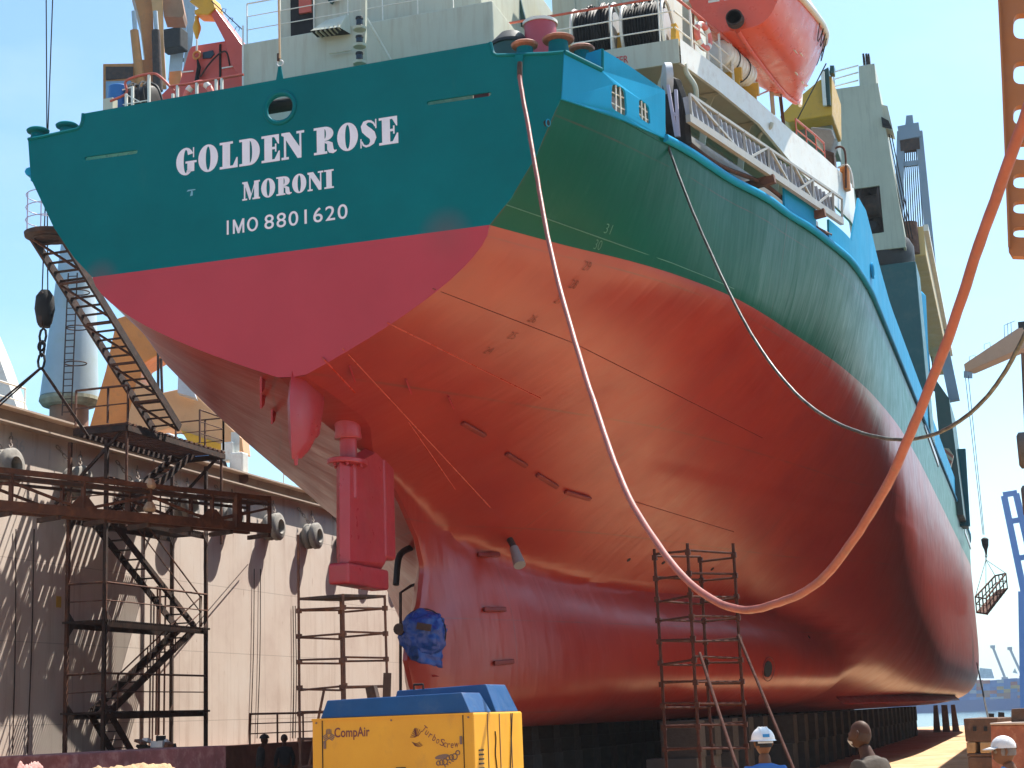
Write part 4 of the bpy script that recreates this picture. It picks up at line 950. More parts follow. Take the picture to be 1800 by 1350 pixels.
# sea chest and bilge keel
p = hull_hit(1350, 1176); n_ = hull_n(p)
MB().cyl(p-n_*.05, p+n_*.012, .22, .22, 18).build('sea_chest', m_dark, ship); MB().torus(p+n_*.01+Vector((0, .05, .0)), n_, .33, .012, 26, 5).build('sea_chest_rim', m_bead_d, ship)
for (x, y) in ((1105, 984), (1166, 989), (1252, 1000), (1422, 1120), (1590, 1224)):
    p = hull_hit(x, y)
    if p: n_ = hull_n(p); MB().cyl(p-n_*.03, p+n_*.01, .06, .06, 10).build('drain_plug', m_dark, ship)
for port in (False, True):
    mb = MB(); up_, dn_ = [], []; s_ = -1 if port else 1
    for v_ in np.linspace(30, 72, 30):
        z = 2.25; y = half_w(v_, z, port); up_.append(Vector((s_*(y-.03), v_, z))); dn_.append(Vector((s_*(y+.24), v_, z-.26)))
    k = len(up_); mb.add(up_+dn_+[p+Vector((0, 0, .03)) for p in up_+dn_], [(i, i+1, k+i+1, k+i) for i in range(k-1)]+[(2*k+i, 3*k+i, 3*k+i+1, 2*k+i+1) for i in range(k-1)]+[(k+i, k+i+1, 3*k+i+1, 3*k+i) for i in range(k-1)])
    mb.build('bilge_keel', m_red, ship)

# ---- deck cranes
crane = thing('deck_crane', 'tall cream deck crane tower with an open winch compartment behind the boat deck', 'crane', (7.6, 42, 14))
V0 = 42.0
tw = [at(*q, v=V0) for q in [(1459, 158), (1543, 146), (1592, 424), (1592, 434), (1500, 445), (1475, 300)]]
loop = [tw[0], tw[1], tw[2], tw[3], tw[4]]
open_ = [at(*q, v=V0) for q in [(1502, 332), (1546, 326), (1554, 408), (1515, 414)]]
mb = MB(); plate2d(mb, [[(p.x, p.z) for p in loop], [(p.x, p.z) for p in open_]], lambda a, b_: (a, V0, b_), .12, (0, -1, 0))
mb.prism([p+Vector((0, 2.6, 0)) for p in loop], (0, .1, 0)); cc = (tw[1], tw[2], tw[3])
mb.prism([tw[1]+Vector((-.1, .12, 0)), tw[3]+Vector((-.1, .12, 0)), tw[3]+Vector((-.1, 2.6, 0)), tw[1]+Vector((-.1, 2.6, 0))], (.1, 0, 0))
mb.prism([tw[0]+Vector((0, .12, 0)), tw[4]+Vector((0, .12, 0)), tw[4]+Vector((0, 2.6, 0)), tw[0]+Vector((0, 2.6, 0))], (.1, 0, 0))
mb.prism([tw[0]+Vector((0, .12, 0)), tw[1]+Vector((0, .12, 0)), tw[1]+Vector((0, 2.6, 0)), tw[0]+Vector((0, 2.6, 0))], (0, 0, -.1))
m_tower = paint('crane_cream', (.48, .48, .37), .55, .08, (.15, .13, .10), .35, .6, .1, streak=True)
tower = mb.build('tower', m_tower, crane)
c_ = at(1538, 362, v=V0+.9); MB().lathe(c_, (1, -.2, 0), [(-.5, .75), (-.45, .95), (-.35, .95), (-.3, .5), (.3, .5), (.35, .95), (.45, .95), (.5, .6)], 24).build('winch_drum', m_dark_rust, tower, smooth=40)
c_ = at(1534, 402, v=V0+.6); MB().lathe(c_, (0, -1, .3), [(-.4, .35), (.1, .35), (.3, .2)], 16).build('winch_motor', m_dark, tower, smooth=40)
mb = MB(); mb.prism([at(*q, v=V0+1.6) for q in [(1495, 325), (1556, 318), (1560, 415), (1505, 420)]], (0, .05, 0)); mb.build('inner_panel', m_dark, tower)
tp_ = [at(*q, v=V0+.2) for q in [(1509, 116), (1537, 111), (1541, 152), (1511, 155)]]; MB().prism(tp_, (0, 1.6, 0)).build('tower_head', m_tower, crane, bevel=.03)
for x in (1519, 1524, 1528): MB().box(at(x, 107, v=V0+.8), (.08, .5, .5)).build('sheave', m_dark, crane)
MB().prism([at(*q, v=V0+.3) for q in [(1546, 183), (1560, 186), (1570, 230), (1548, 222)]], (0, 1.2, 0)).build('side_housing', m_cream, crane)
MB().prism([at(*q, v=V0-.1) for q in [(1549, 205), (1562, 212), (1568, 226), (1551, 222)]], (0, .1, 0)).build('housing_opening', m_dark, crane)
for (y0, y1) in ((122, 115), (135, 127), (148, 141)): MB().tube([at(1468, y0+4, v=V0+.6), at(1509, y1, v=V0+.6)], .035, 6).build('guard_rail', m_white, crane)
MB().tube([at(1467, 150, v=V0+.6), at(1464, 118, v=V0+.6)], .04, 6).build('guard_post', m_white, crane)
# slewing ring, teal pedestal
pc = at(1570, 440, v=V0+1.4); 
MB().lathe((pc.x-.62, V0+1.5, at(1560, 462, v=V0).z), (0, 0, 1), [(0, 1.35), (.4, 1.5), (1.0, 1.5), (1.3, 1.35)], 32).build('slewing_ring', m_black, crane, smooth=40)
MB().lohi((pc.x-2.2, V0+.2, 12.7), (pc.x+.95, V0+3.0, at(1560, 462, v=V0).z)).build('pedestal', paint('pedestal_teal', (.003, .085, .085), .4, .12, (.1, .12, .10), .3), crane, bevel=.05)
# yellow-banded lower housing and screen at its left
MB().prism([at(*q, v=30) for q in [(1370, 205), (1395, 178), (1440, 140), (1462, 132), (1463, 202), (1385, 215)]], (0, 3, 0)).build('yellow_housing', m_yellow, ship, bevel=.05)
MB().prism([at(*q, v=31) for q in [(1385, 214), (1462, 203), (1463, 240), (1400, 240)]], (0, 3, 0)).build('grey_housing', paint('grey_green', (.19, .22, .19), .6, .15), ship, bevel=.03)
MB().prism([at(*q, v=29.8) for q in [(1446, 124), (1456, 118), (1460, 184), (1448, 184)]], (0, .5, 0)).build('louvre_screen', m_green_dk, ship)
MB().beam(at(1446, 126, v=29.6), at(1450, 186, v=29.6), .12, .12).build('screen_post', m_white, ship)
MB().prism([at(*q, v=29.7) for q in [(1459, 115), (1466, 115), (1466, 128), (1458, 128)]], (0, .4, 0)).build('lamp_box', m_green_dk, ship)
# hoist wires of the first crane
for (x0, y0, x1, y1) in ((1556, 232, 1596, 425), (1562, 232, 1600, 425), (1566, 232, 1604, 420)): MB().tube([at(x0, y0, v=V0+1), at(x1, y1, v=V0+2)], .025, 5).build('hoist_wire', m_dark, crane)
# first crane's cream jib lying forward
jb = [at(*q, v=46) for q in [(1598, 420), (1612, 422), (1655, 600), (1664, 640), (1648, 652), (1630, 590), (1606, 480)]]
jib = thing('crane_jib', 'long yellow crane jib lying along the ship behind the teal pedestal', 'crane jib', (9.6, 60, 14))
A0, A1 = at(1606, 425, v=48), at(1656, 640, v=78)
MB().beam(A0, A1, 1.0, 1.4).build('box_girder', paint('jib_yellow', (.60, .42, .16), .5, .08, (.3, .2, .1), .3, .6), jib, bevel=.04)
MB().beam(A0+Vector((.6, 0, .6)), A1+Vector((.6, 0, .6)), .22, .3).build('edge_flange', m_white, jib)
MB().cyl(A0+Vector((-.2, 0, -.6)), A0+Vector((-.2, 0, .9)), .45, .45, 14).build('jib_heel', m_rust, jib, smooth=40)
# second crane far forward: blue-grey A-frame with reeved wires
m_far = paint('blue_grey_steel', (.24, .31, .38), .55, .15, (.30, .24, .17), .4, .5)
fr = thing('forward_derrick', 'tall blue grey A-frame derrick with reeved wires standing forward of the cream crane', 'derrick', (9, 70, 14)); VF = 70.0
def F(x, y, dv=0): return at(x, y, v=VF+dv)
for (a, b_) in (((1584, 232), (1578, 440)), ((1615, 232), (1648, 560))): MB().beam(F(*a), F(*b_), .42, .45).build('frame_leg', m_far, fr)
MB().beam(F(1648, 560), F(1678, 705), .55, .6).build('frame_leg', m_far, fr)
MB().beam(F(1580, 237), F(1617, 230), .6, .9).build('frame_head', m_far, fr); MB().prism([F(*q) for q in [(1591, 222), (1593, 203), (1604, 202), (1606, 220)]], (0, .6, 0)).build('head_lug', m_far, fr)
MB().beam(F(1583, 258), F(1617, 254), .5, .7).build('sheave_bank', m_dark_rust, fr)
MB().beam(F(1583, 290), F(1626, 285), .25, .3).build('cross_bar', m_far, fr); MB().beam(F(1600, 432), F(1638, 428), .5, .7).build('cross_bar', m_rust, fr)
for k in range(9): MB().tube([F(1586+3.4*k, 258), F(1597+5.6*k, 640+6*k, 2)], .035, 5).build('reeved_wire', m_dark, fr)
# hatch coamings, posts forward
MB().prism([at(*q, v=46) for q in [(1605, 512), (1611, 505), (1617, 512), (1625, 690), (1616, 690)]], (.2, 1.0, 0)).build('ventilator_post', m_blue, ship)
MB().lohi((-7.0, 44, 12.7), (7.6, 84, 16.2)).build('hatch_coaming', m_green_dk, ship)
MB().prism([at(*q, v=66) for q in [(1640, 660), (1668, 700), (1690, 870), (1694, 905), (1680, 905), (1650, 760)]], (0, 8, 0)).build('cargo_gear_house', m_green_dk, ship)
MB().beam(at(1688, 790, v=70), at(1696, 925, v=70), .5, .6).build('ventilator_post', m_teal, ship)
m_stripe, t, b, L = nodes('striped_canvas'); v = mapping(t); wv = N(t, 'ShaderNodeTexWave', Scale=1.6); wv.bands_direction = 'DIAGONAL'; L(v, wv.inputs['Vector'])
L(ramp(t, wv.outputs['Fac'], [(.45, (.55, .13, .08)), (.55, (.62, .45, .28))]), b.inputs['Base Color'])
MB().prism([at(*q, v=62) for q in [(1655, 787), (1668, 788), (1676, 800), (1670, 826), (1660, 806)]], (0, .5, 0)).build('striped_cover', m_stripe, ship)
# ================================================================ DOCK
WU, WT = -14.0, 10.38
m_wall, t, b, L = nodes('dock_wall_paint'); v = mapping(t)
tc = t.nodes.new('ShaderNodeTexCoord'); sp = t.nodes.new('ShaderNodeSeparateXYZ'); L(tc.outputs['Object'], sp.inputs[0])
c = ramp(t, noise(t, v, .45, 7, .6), [(.3, (.60, .49, .42)), (.5, (.68, .58, .50)), (.7, (.70, .62, .55))])
f = ramp(t, noise(t, mapping(t, (1, 1.6, .10)), 1.5, 8, .7), [(.52, (0, 0, 0)), (.76, (.6,)*3)]); c = mix(t, f, c, (.38, .26, .19))
f = ramp(t, noise(t, mapping(t, (5, 5, .8)), 1.4, 6, .7), [(.64, (0, 0, 0)), (.71, (.8,)*3)]); c = mix(t, f, c, (.27, .13, .07))
s1 = seamlines(t, sp.outputs['Z'], 2.25, .022); s2 = seamlines(t, sp.outputs['Y'], 6.2, .022)
sm = N(t, 'ShaderNodeMath', operation='MAXIMUM'); L(s1, sm.inputs[0]); L(s2, sm.inputs[1]); mm = N(t, 'ShaderNodeMath', operation='MULTIPLY'); mm.inputs[1].default_value = .55; L(sm.outputs[0], mm.inputs[0])
c = mix(t, mm.outputs[0], c, (.30, .24, .20)); L(c, b.inputs['Base Color']); b.inputs['Roughness'].default_value = .7
bp = N(t, 'ShaderNodeBump', Strength=.35, Distance=.06); L(noise(t, mapping(t, (.5, .5, .35)), 1.2, 4, .55), bp.inputs['Height']); L(bp.outputs[0], b.inputs['Normal'])
dock = thing('dock_wall', 'high beige steel wing wall of the floating dock on the port side hung with tyre fenders', 'dock wall', (WU, 40, 0))
MB().lohi((-19, -30, 0), (WU, 108, WT)).build('wall_plating', m_wall, dock)
m_beam = paint('wall_beam_paint', (.30, .23, .18), .7, .15, (.16, .07, .04), .5, 1.0, .1); m_beam_l = paint('wall_flange_paint', (.52, .40, .31), .7, .12, (.2, .09, .05), .5, 1, .1)
MB().lohi((-19, -30, WT+.004), (WU+.32, 108, WT+.05)).build('lower_flange', m_beam_l, dock)
MB().lohi((WU-.5, -30, WT+.054), (WU, 108, WT+.44)).build('wall_beam', m_beam, dock)
MB().lohi((-19, -30, WT+.444), (WU+.32, 108, WT+.50)).build('upper_flange', m_beam_l, dock)
MB().lohi((WU, -30, 0), (WU+1.3, 108, 1.42)).build('side_ledge', paint('ledge_rust', (.12, .055, .04), .85, .25, (.25, .12, .07), .5, 1, .3), dock)
m_num = paint('faded_white', (.60, .55, .50), .7, .15)
for k in range(12):
    y = 12.37+2.93*k; n0 = 36+4*k
    put_text(MB(), str(n0), (WU+.006, y-.30, 9.74), (0, .52, 0), (0, 0, .36), bold=.01).build('frame_number', m_num, dock)
    for j in (1, 2, 3): MB().lohi((WU+.001, y+.733*j-.02, 9.72), (WU+.006, y+.733*j+.02, 10.02)).build('frame_tick', m_num, dock)
q = at(103, 1058, u=WU); MB().lohi((WU+.001, q.y-.13, q.z-.16), (WU+.006, q.y+.13, q.z+.16)).build('yellow_mark', paint('mark_yellow', (.62, .40, .06), .6, .15), dock)
# thin cables down the wall
for (x0, y0, x1, y1) in ((447, 1000, 440, 1298), (458, 1000, 452, 1298), (515, 1065, 514, 1298), (519, 1065, 519, 1298), (60, 930, 48, 1325), (28, 930, 22, 1325)):
    o = MB().tube(curve_pts([at(x0, y0, u=WU+.05), at((x0+x1)/2+2, (y0+y1)/2, u=WU+.06), at(x1, y1, u=WU+.05)], 4), .017, 5).build('wall_cable', m_dark_rust, dock, smooth=60)
MB().tube([at(300, 1150, u=WU+.2), at(436, 992, u=WU+.2)], .018, 5).build('stay_wire', m_dark_rust, dock)
for x in (277, 282, 291): MB().tube([at(x, 1030, u=WU+.12), at(x-3, 1292, u=WU+.12)], .03, 6).build('standpipe', m_rust, dock, smooth=60)
railing('wall_railing', [(WU+1.2, y, 1.42) for y in np.arange(24, 44, 2.1)], 1.0, (.35, .68), dock, m_rust, m_rust, r=.03, pr=.03)
railing('top_railing', [(WU-.1, y, WT+.5) for y in (29.5, 31.5, 33.4)], .95, (.5,), dock, m_grey_white, m_grey_white, r=.025)
railing('top_railing', [(WU-.3, y, WT+.5) for y in (8.5, 10.2, 11.6, 13.0)], .8, (.5,), dock, m_white, m_white, r=.025)
MB().lohi((WU-1.6, 10.3, WT+.5), (WU-.7, 12.2, WT+1.15)).build('deck_box', m_cream, dock, bevel=.03)
# ---- tyre fenders
m_tyre = paint('dusty_tyre', (.30, .28, .25), .9, .25, (.06, .055, .05), .6, 3, .6)
f0 = None
m_chain = paint('chain_steel', (.28, .22, .18), .7, .3, (.16, .07, .03), .5, 8)
FV = [11.3, 14.75, 18.0, 21.2, 24.4, 27.7, 31.1, 34.4, 37.7, 41.0, 44.3]
def tyre_profile(mb, c_, x0, wd, R):
    n = 28; prof = [(x0, R*.52), (x0+.02, R*.62), (x0+.03, R*.82), (x0+.07, R*.95), (x0+wd*.3, R), (x0+wd*.5, R*.985), (x0+wd*.7, R), (x0+wd-.07, R*.95), (x0+wd-.03, R*.82), (x0+wd-.02, R*.62), (x0+wd, R*.52), (x0+wd-.05, R*.45), (x0+.05, R*.45), (x0, R*.52)]
    vs, fs = [], []; m_ = len(prof)-1
    for h_, r_ in prof[:-1]: vs += [Vector((c_.x+h_, c_.y+r_*math.cos(2*math.pi*j/n), c_.z+r_*math.sin(2*math.pi*j/n))) for j in range(n)]
    for i in range(m_):
        for j in range(n): fs.append((i*n+j, ((i+1) % m_)*n+j, ((i+1) % m_)*n+(j+1) % n, i*n+(j+1) % n))
    return mb.add(vs, [f[::-1] for f in fs])
lbl = ['tyre fender under the number 36 at the left end of the dock wall', 'tyre fender under the number 40 behind the rusty truss', 'tyre fender behind the upper stair flight', 'tyre fender behind the middle of the rusty truss', 'tyre fender behind the end frame of the truss', 'tyre fender just right of the truss end', 'tyre fender left of the red rudder in the open', 'tyre fender half hidden behind the red rudder', 'tyre fender hidden behind the rudder sole', 'tyre fender seen through the propeller gap', 'farthest tyre fender behind the ship']
for i, y in enumerate(FV):
    c_ = Vector((WU, y, 9.14+.02*math.sin(i*5)))
    if f0 is None:
        f0 = thing('tyre_fender', 'large dusty '+lbl[0], 'tyre fender', tuple(c_), 'tyre fenders chained along the dock wall')
        for x0, R in ((.02, .49), (.33, .51)): tyre_profile(MB(), c_, x0, .33, R).build('tyre', m_tyre, f0, smooth=50)
        MB().cyl(c_, c_+Vector((.05, 0, 0)), .25, .25, 18).build('backing_plate', m_dark, f0)
        for s_ in (-1, 1): MB().chain(c_+Vector((.30, s_*.2, .48)), c_+Vector((.03, s_*.62, 1.05)), .15, .016).build('chain', m_chain, f0)
    else: copy_tree(f0, tuple(c_), 'large dusty '+lbl[i])
# ---- starboard wing wall with its crane
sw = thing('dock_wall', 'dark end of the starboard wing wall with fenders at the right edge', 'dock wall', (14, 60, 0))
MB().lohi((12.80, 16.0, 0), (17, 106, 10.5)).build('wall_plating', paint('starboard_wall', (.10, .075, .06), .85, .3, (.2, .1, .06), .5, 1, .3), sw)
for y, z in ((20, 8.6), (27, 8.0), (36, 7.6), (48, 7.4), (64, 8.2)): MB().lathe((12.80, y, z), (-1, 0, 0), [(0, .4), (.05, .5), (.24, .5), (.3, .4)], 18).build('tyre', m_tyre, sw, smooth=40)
jc = thing('dock_crane', 'small peach jib crane on the starboard dock wall with a basket hanging from its tip', 'crane', (12.6, 74, 10.5)); m_peach = paint('peach_paint', (.60, .34, .21), .6, .08, (.3, .16, .1), .3, .5)
DJ = 100
MB().prism([at(*q, D=DJ) for q in [(1694, 640), (1696, 654), (1700, 653), (1782, 618), (1800, 612), (1800, 575), (1790, 576)]], (.5, .9, 0)).build('jib', m_peach, jc, bevel=.03)
MB().prism([at(*q, D=DJ-.1) for q in [(1694, 652), (1700, 653), (1700, 664), (1694, 664)]], (.3, .4, 0)).build('jib_tip', m_far, jc)
MB().prism([at(*q, D=DJ) for q in [(1789, 566), (1806, 564), (1806, 580), (1790, 578)]], (.5, 1.5, 0)).build('machine_house', m_dark, jc)
MB().tube([at(1697, 664, D=DJ), at(1728, 940, D=DJ)], .02, 5).build('hoist_wire', m_dark, jc); MB().tube([at(1702, 660, D=DJ), at(1730, 940, D=DJ)], .02, 5).build('hoist_wire', m_dark, jc)
for (xa, ya) in ((1766, 572), (1772, 568), (1778, 566)): MB().tube([at(xa, ya+24, D=DJ), at(xa-1, ya, D=DJ)], .02, 5).build('handrail_post', m_far, jc)
MB().tube([at(1765, 572, D=DJ), at(1784, 564, D=DJ)], .02, 5).build('handrail', m_far, jc)
for (xa, ya) in ((1735, 608), (1709, 630)): MB().tube([at(xa-5, ya+6, D=DJ), at(xa-5, ya-3, D=DJ), at(xa+5, ya-6, D=DJ), at(xa+6, ya+1, D=DJ)], .018, 5).build('rung_hoop', m_far, jc)
bk_ = thing('work_basket', 'rusty open steel work basket hanging on slings beside the bow', 'basket', tuple(at(1744, 1060, D=DJ)))
hk = at(1731, 948, D=DJ); MB().lathe(hk-Vector((0, 0, .9)), (0, 0, 1), [(0, .05), (.3, .10), (.5, .18), (.9, .22), (1.0, .1)], 12).build('hook_block', m_dark, bk_, smooth=40)
MB().chain(hk-Vector((0, 0, .9)), at(1733, 984, D=DJ), .22, .03).build('hook_chain', m_dark, bk_)
q0, q1, q2, q3 = [at(*p, D=d_) for p, d_ in (((1717, 1078), 99), ((1736, 1081), 98.6), ((1771, 1036), 101), ((1752, 1040), 101.4))]; hh = Vector((0, 0, .95))
MB().prism([q0, q1, q2, q3], (0, 0, .10)).build('basket_floor', m_rust, bk_)
for a, b_, n_ in ((q0, q1, 3), (q1, q2, 6), (q2, q3, 3), (q3, q0, 6)):
    mb = MB(); mb.beam(a+hh, b_+hh, .07, .08)
    mb.beam(a+hh*.55, b_+hh*.55, .05, .05)
    for k in range(n_): p = a.lerp(b_, k/n_); mb.beam(p, p+hh, .07, .07)
    mb.build('basket_side', m_rust, bk_)
tp_ = at(1733, 984, D=DJ)
for p in (q0, q1, q2, q3): MB().tube([tp_, p+hh], .018, 5).build('sling', m_dark, bk_)
# ---- orange perforated girder at the upper right
m_gird = paint('girder_orange', (.33, .125, .035), .55, .12, (.16, .08, .05), .45, 1.5, .1)
gd = thing('perforated_girder', 'orange steel girder with a row of large holes at the upper right', 'girder', (12.9, -5.9, 0)); GV = -5.93
ol = [at(*q, v=GV) for q in [(1750, -120), (1755, 0), (1762, 150), (1768, 300), (1773, 438), (1780, 450), (1835, 452), (1835, -120)]]
holes = []
for (yc, hgt) in ((-45, 36), (46, 36), (128, 32), (202, 28), (266, 24), (318, 21), (364, 18), (408, 15)):
    lp = []
    for k in range(20):
        a = 2*math.pi*k/20; lp.append(at(1803+22*math.copysign(abs(math.cos(a))**.55, math.cos(a)), yc+hgt*.62*math.copysign(abs(math.sin(a))**.55, math.sin(a)), v=GV))
    holes.append([(p.x, p.z) for p in lp])
mb = MB(); plate2d(mb, [[(p.x, p.z) for p in ol]]+holes, lambda a, b_: (a, GV, b_), .16, (0, -1, 0)); mb.build('girder_web', m_gird, gd)
mb = MB(); P = [at(*q, v=GV) for q in [(1750, -120), (1755, 0), (1762, 150), (1768, 300), (1773, 438)]]
mb.add([p+Vector((-.006, -.10, 0)) for p in P]+[p+Vector((-.006, .34, 0)) for p in P]+[p+Vector((.02, -.10, 0)) for p in P]+[p+Vector((.02, .34, 0)) for p in P], [(i, i+1, 5+i+1, 5+i) for i in range(4)]+[(10+i, 15+i, 15+i+1, 10+i+1) for i in range(4)]+[(i, 10+i, 10+i+1, i+1) for i in range(4)])
mb.build('girder_flange', m_gird, gd)
# ---- stair and tower helpers
def stairs(name, p0, p1, wv_, n_, mat, parent, sd=.22, th=.05, td=.22):
    """flight from p0 (top) to p1 (bottom): stringers on both sides, treads as sub-parts"""
    p0, p1, wv_ = Vector(p0), Vector(p1), Vector(wv_)
    fl = MB(); fl.beam(p0, p1, th, sd); o = fl.build(name, mat, parent)
    s2 = MB().beam(p0+wv_, p1+wv_, th, sd).build('stringer', mat, o)
    d = (p1-p0); run = Vector((d.x, d.y, 0)).normalized(); t0 = None
    for k in range(n_):
        c_ = p0+d*((k+.5)/n_)+wv_/2
        if t0 is None:
            x = wv_.normalized(); R = Matrix((x, run, Vector((0, 0, 1)))).transposed(); mb = MB(); mb.box(c_, (wv_.length-.04, td, .03), R); t0 = mb.build('tread', mat, o); base = c_
        else:
            c2 = t0.copy(); C.objects.link(c2); c2.parent = o; c2.location = t0.location+(c_-base)
    return o
def diag_rail(parent, p0, p1, hgt, mat, nm='stair_rail', r=.025):
    p0, p1 = Vector(p0), Vector(p1); h_ = Vector((0, 0, hgt)); mb = MB(); mb.tube([p0, p0+h_, p1+h_, p1], r, 6); mb.tube([p0+h_*.5, p1+h_*.5], r*.8, 6)
    for k in (1, 2): p = p0.lerp(p1, k/3); mb.tube([p, p+h_], r*.8, 6)
    return mb.build(nm, mat, parent, smooth=60)
# ---- zigzag stair tower against the wall
twr = thing('stair_tower', 'rusty brown zigzag steel stair tower standing against the beige dock wall', 'stair tower', (-12.8, 15, 1.42))
UA, UB = -13.45, -12.25
pa = at(118, 1085, u=UA); pb_ = Vector((UB, at(196, 1092, u=UB).y, 0)); pc = at(302, 1080, u=UA); pd = Vector((UB, at(367, 1080, u=UB).y, 0))
V1, V2 = pa.y, pc.y
for (u_, v_) in ((UA, V1), (UB, V1), (UA, V2), (UB, V2)): MB().beam((u_, v_, 1.42), (u_, v_, 10.2), .10, .10).build('post', m_rust if u_ == UA and v_ == V1 else m_dark_rust, twr)
LV = [at(150, 1088, u=-12.8).z, at(300, 1245, u=-12.5).z]; LV = [LV[0], 2.6]
zt = 8.1
for z in LV+[zt]:
    mb = MB()
    for y in np.arange(V1-.1, V2+.15, .11): mb.lohi((UA-.1, y, z-.10), (UB+.1, y+.03, z-.04))
    mb.build('landing_grating', m_dark_rust, twr)
    MB().beam((UA, V1, z-.15), (UA, V2, z-.15), .08, .16).build('landing_beam', m_dark_rust, twr); MB().beam((UB, V1, z-.15), (UB, V2, z-.15), .08, .16).build('landing_beam', m_dark_rust, twr)
    for (u_, v_) in ((UA, V1), (UB, V1), (UA, V2), (UB, V2)): MB().prism([(u_+.06, v_, z-.45), (u_+.06, v_, z+.20), (u_+.06, v_+(.35 if v_ == V1 else -.35), z-.1)], (.02, 0, 0)).build('gusset', m_dark_rust, twr)
    railing('landing_rail', [(UB+.05, V1, z), (UB+.05, (V1+V2)/2, z), (UB+.05, V2, z)], 1.0, (.5,), twr, m_rust, m_rust, r=.025, pr=.022)
    railing('landing_rail', [(UA, V1, z), (UB, V1, z)], 1.0, (.5,), twr, m_rust, m_rust, r=.025, pr=.022)
stairs('stair_flight', (UA+.3, V1+.5, zt), (UA+.3, V2-.2, LV[0]), (.62, 0, 0), 12, m_dark_rust, twr)
stairs('stair_flight', (UA+.3, V2-.1, LV[0]), (UA+.3, V1+.9, LV[1]), (.62, 0, 0), 11, m_dark_rust, twr)
stairs('stair_flight', (UA+.3, V1+.7, LV[1]), (UA+.3, V1+2.0, 1.42), (.62, 0, 0), 5, m_dark_rust, twr)
stairs('stair_flight', (UA+.3, V2-.3, 10.6), (UA+.3, V1+1.2, zt), (.62, 0, 0), 11, m_dark_rust, twr)
diag_rail(twr, (UB-.1, V1+.6, zt), (UB-.1, V2-.2, LV[0]), .95, m_rust); diag_rail(twr, (UB-.1, V2-.1, LV[0]), (UB-.1, V1+.9, LV[1]), .95, m_rust)
# ---- long upper stair to the round platform by the ship's side
us = thing('boarding_stair', 'dark open steel stair rising along the dock wall to a round platform behind the transom', 'stair', (-11.6, 14, 10.4))
R0, R1 = at(100, 400, u=-11.2), at(316, 752, u=-11.2)
stairs('stair_flight', R0, R1, (-.86, 0, 0), 24, m_dark_rust, us, sd=.26, th=.07, td=.13)
for f_ in (.0, .22, .42, .62, .82): 
    a = R0.lerp(R1, f_)-Vector((0, 0, .14)); bb = R0.lerp(R1, f_+.17)-Vector((0, 0, .14)); MB().beam(a+Vector((-.86, 0, 0)), bb, .05, .06).build('cross_brace', m_rust, us); MB().beam(a+Vector((-.86, 0, 0)), a, .06, .06).build('cross_bar', m_rust, us)
dc = at(72, 405, u=-11.6)
MB().lathe((-11.55, dc.y+.35, dc.z), (0, 0, 1), [(-.13, .60), (-.10, .66), (.0, .68), (.02, .64)], 28).build('round_platform', m_dark_rust, us, smooth=40)
MB().torus((-11.55, dc.y+.35, dc.z-.14), (0, 0, 1), .42, .03, 20, 6).build('platform_ring', m_dark_rust, us)
for a in np.linspace(.2, 2*math.pi+.2, 9)[:-1]:
    p = Vector((-11.55+.64*math.cos(a), dc.y+.35+.64*math.sin(a), dc.z)); MB().tube([p, p+Vector((0, 0, 1.05))], .018, 6).build('stanchion', m_lav, us, smooth=60)
for z in (.35, .7, 1.05): MB().torus((-11.55, dc.y+.35, dc.z+z), (0, 0, 1), .64, .014, 26, 6).build('guard_hoop', m_lav, us)
# platform at the foot of the upper stair
PZ = R1.z-.15
ft = [at(125, 756, z=PZ), at(200, 775, z=PZ), at(368, 768, z=PZ), at(300, 748, z=PZ)]
V1b, V2b = V1-.1, V2-.1
mb = MB()
for y in np.arange(V1b, V2b-.1, .30): mb.lohi((-13.3, y, PZ-.10), (-11.5, y+.17, PZ-.04))
mb.build('platform_slats', m_rust, us)  # platform opened into slats to thin its shadow on the wall
for a, b_ in (((-11.55, V1b, PZ-.2), (-11.55, V2b, PZ-.2)), ((-13.25, V1b, PZ-.2), (-13.25, V2b, PZ-.2)), ((-13.25, V1b, PZ-.2), (-11.55, V1b, PZ-.2)), ((-13.25, V2b, PZ-.2), (-11.55, V2b, PZ-.2))): MB().beam(a, b_, .10, .16).build('platform_beam', m_dark_rust, us)
railing('platform_rail', [(-13.25, V1b+.05, PZ), (-12.2, V1b+.05, PZ), (-11.55, V1b+.05, PZ)], 1.05, (.5,), us, m_rust, m_rust, r=.028, pr=.03)
railing('platform_rail', [(-11.55, V2b-1.6, PZ), (-11.55, V2b-.05, PZ)], 1.05, (.3, .65), us, m_rust, m_rust, r=.02, pr=.03)
railing('platform_rail', [(-13.25, V2b-.05, PZ), (-12.2, V2b-.05, PZ), (-11.55, V2b-.05, PZ)], 1.05, (.3, .65), us, m_rust, m_rust, r=.02, pr=.03)
for y in (V1b+.1, V2b-.1):
    MB().beam((-11.6, y, PZ-.1), (-13.9, y, PZ-2.2), .07, .08).build('platform_strut', m_dark_rust, us); MB().beam((-11.6, y, PZ), (-11.6, y, PZ-3.0), .06, .06).build('platform_post', m_rust, us)
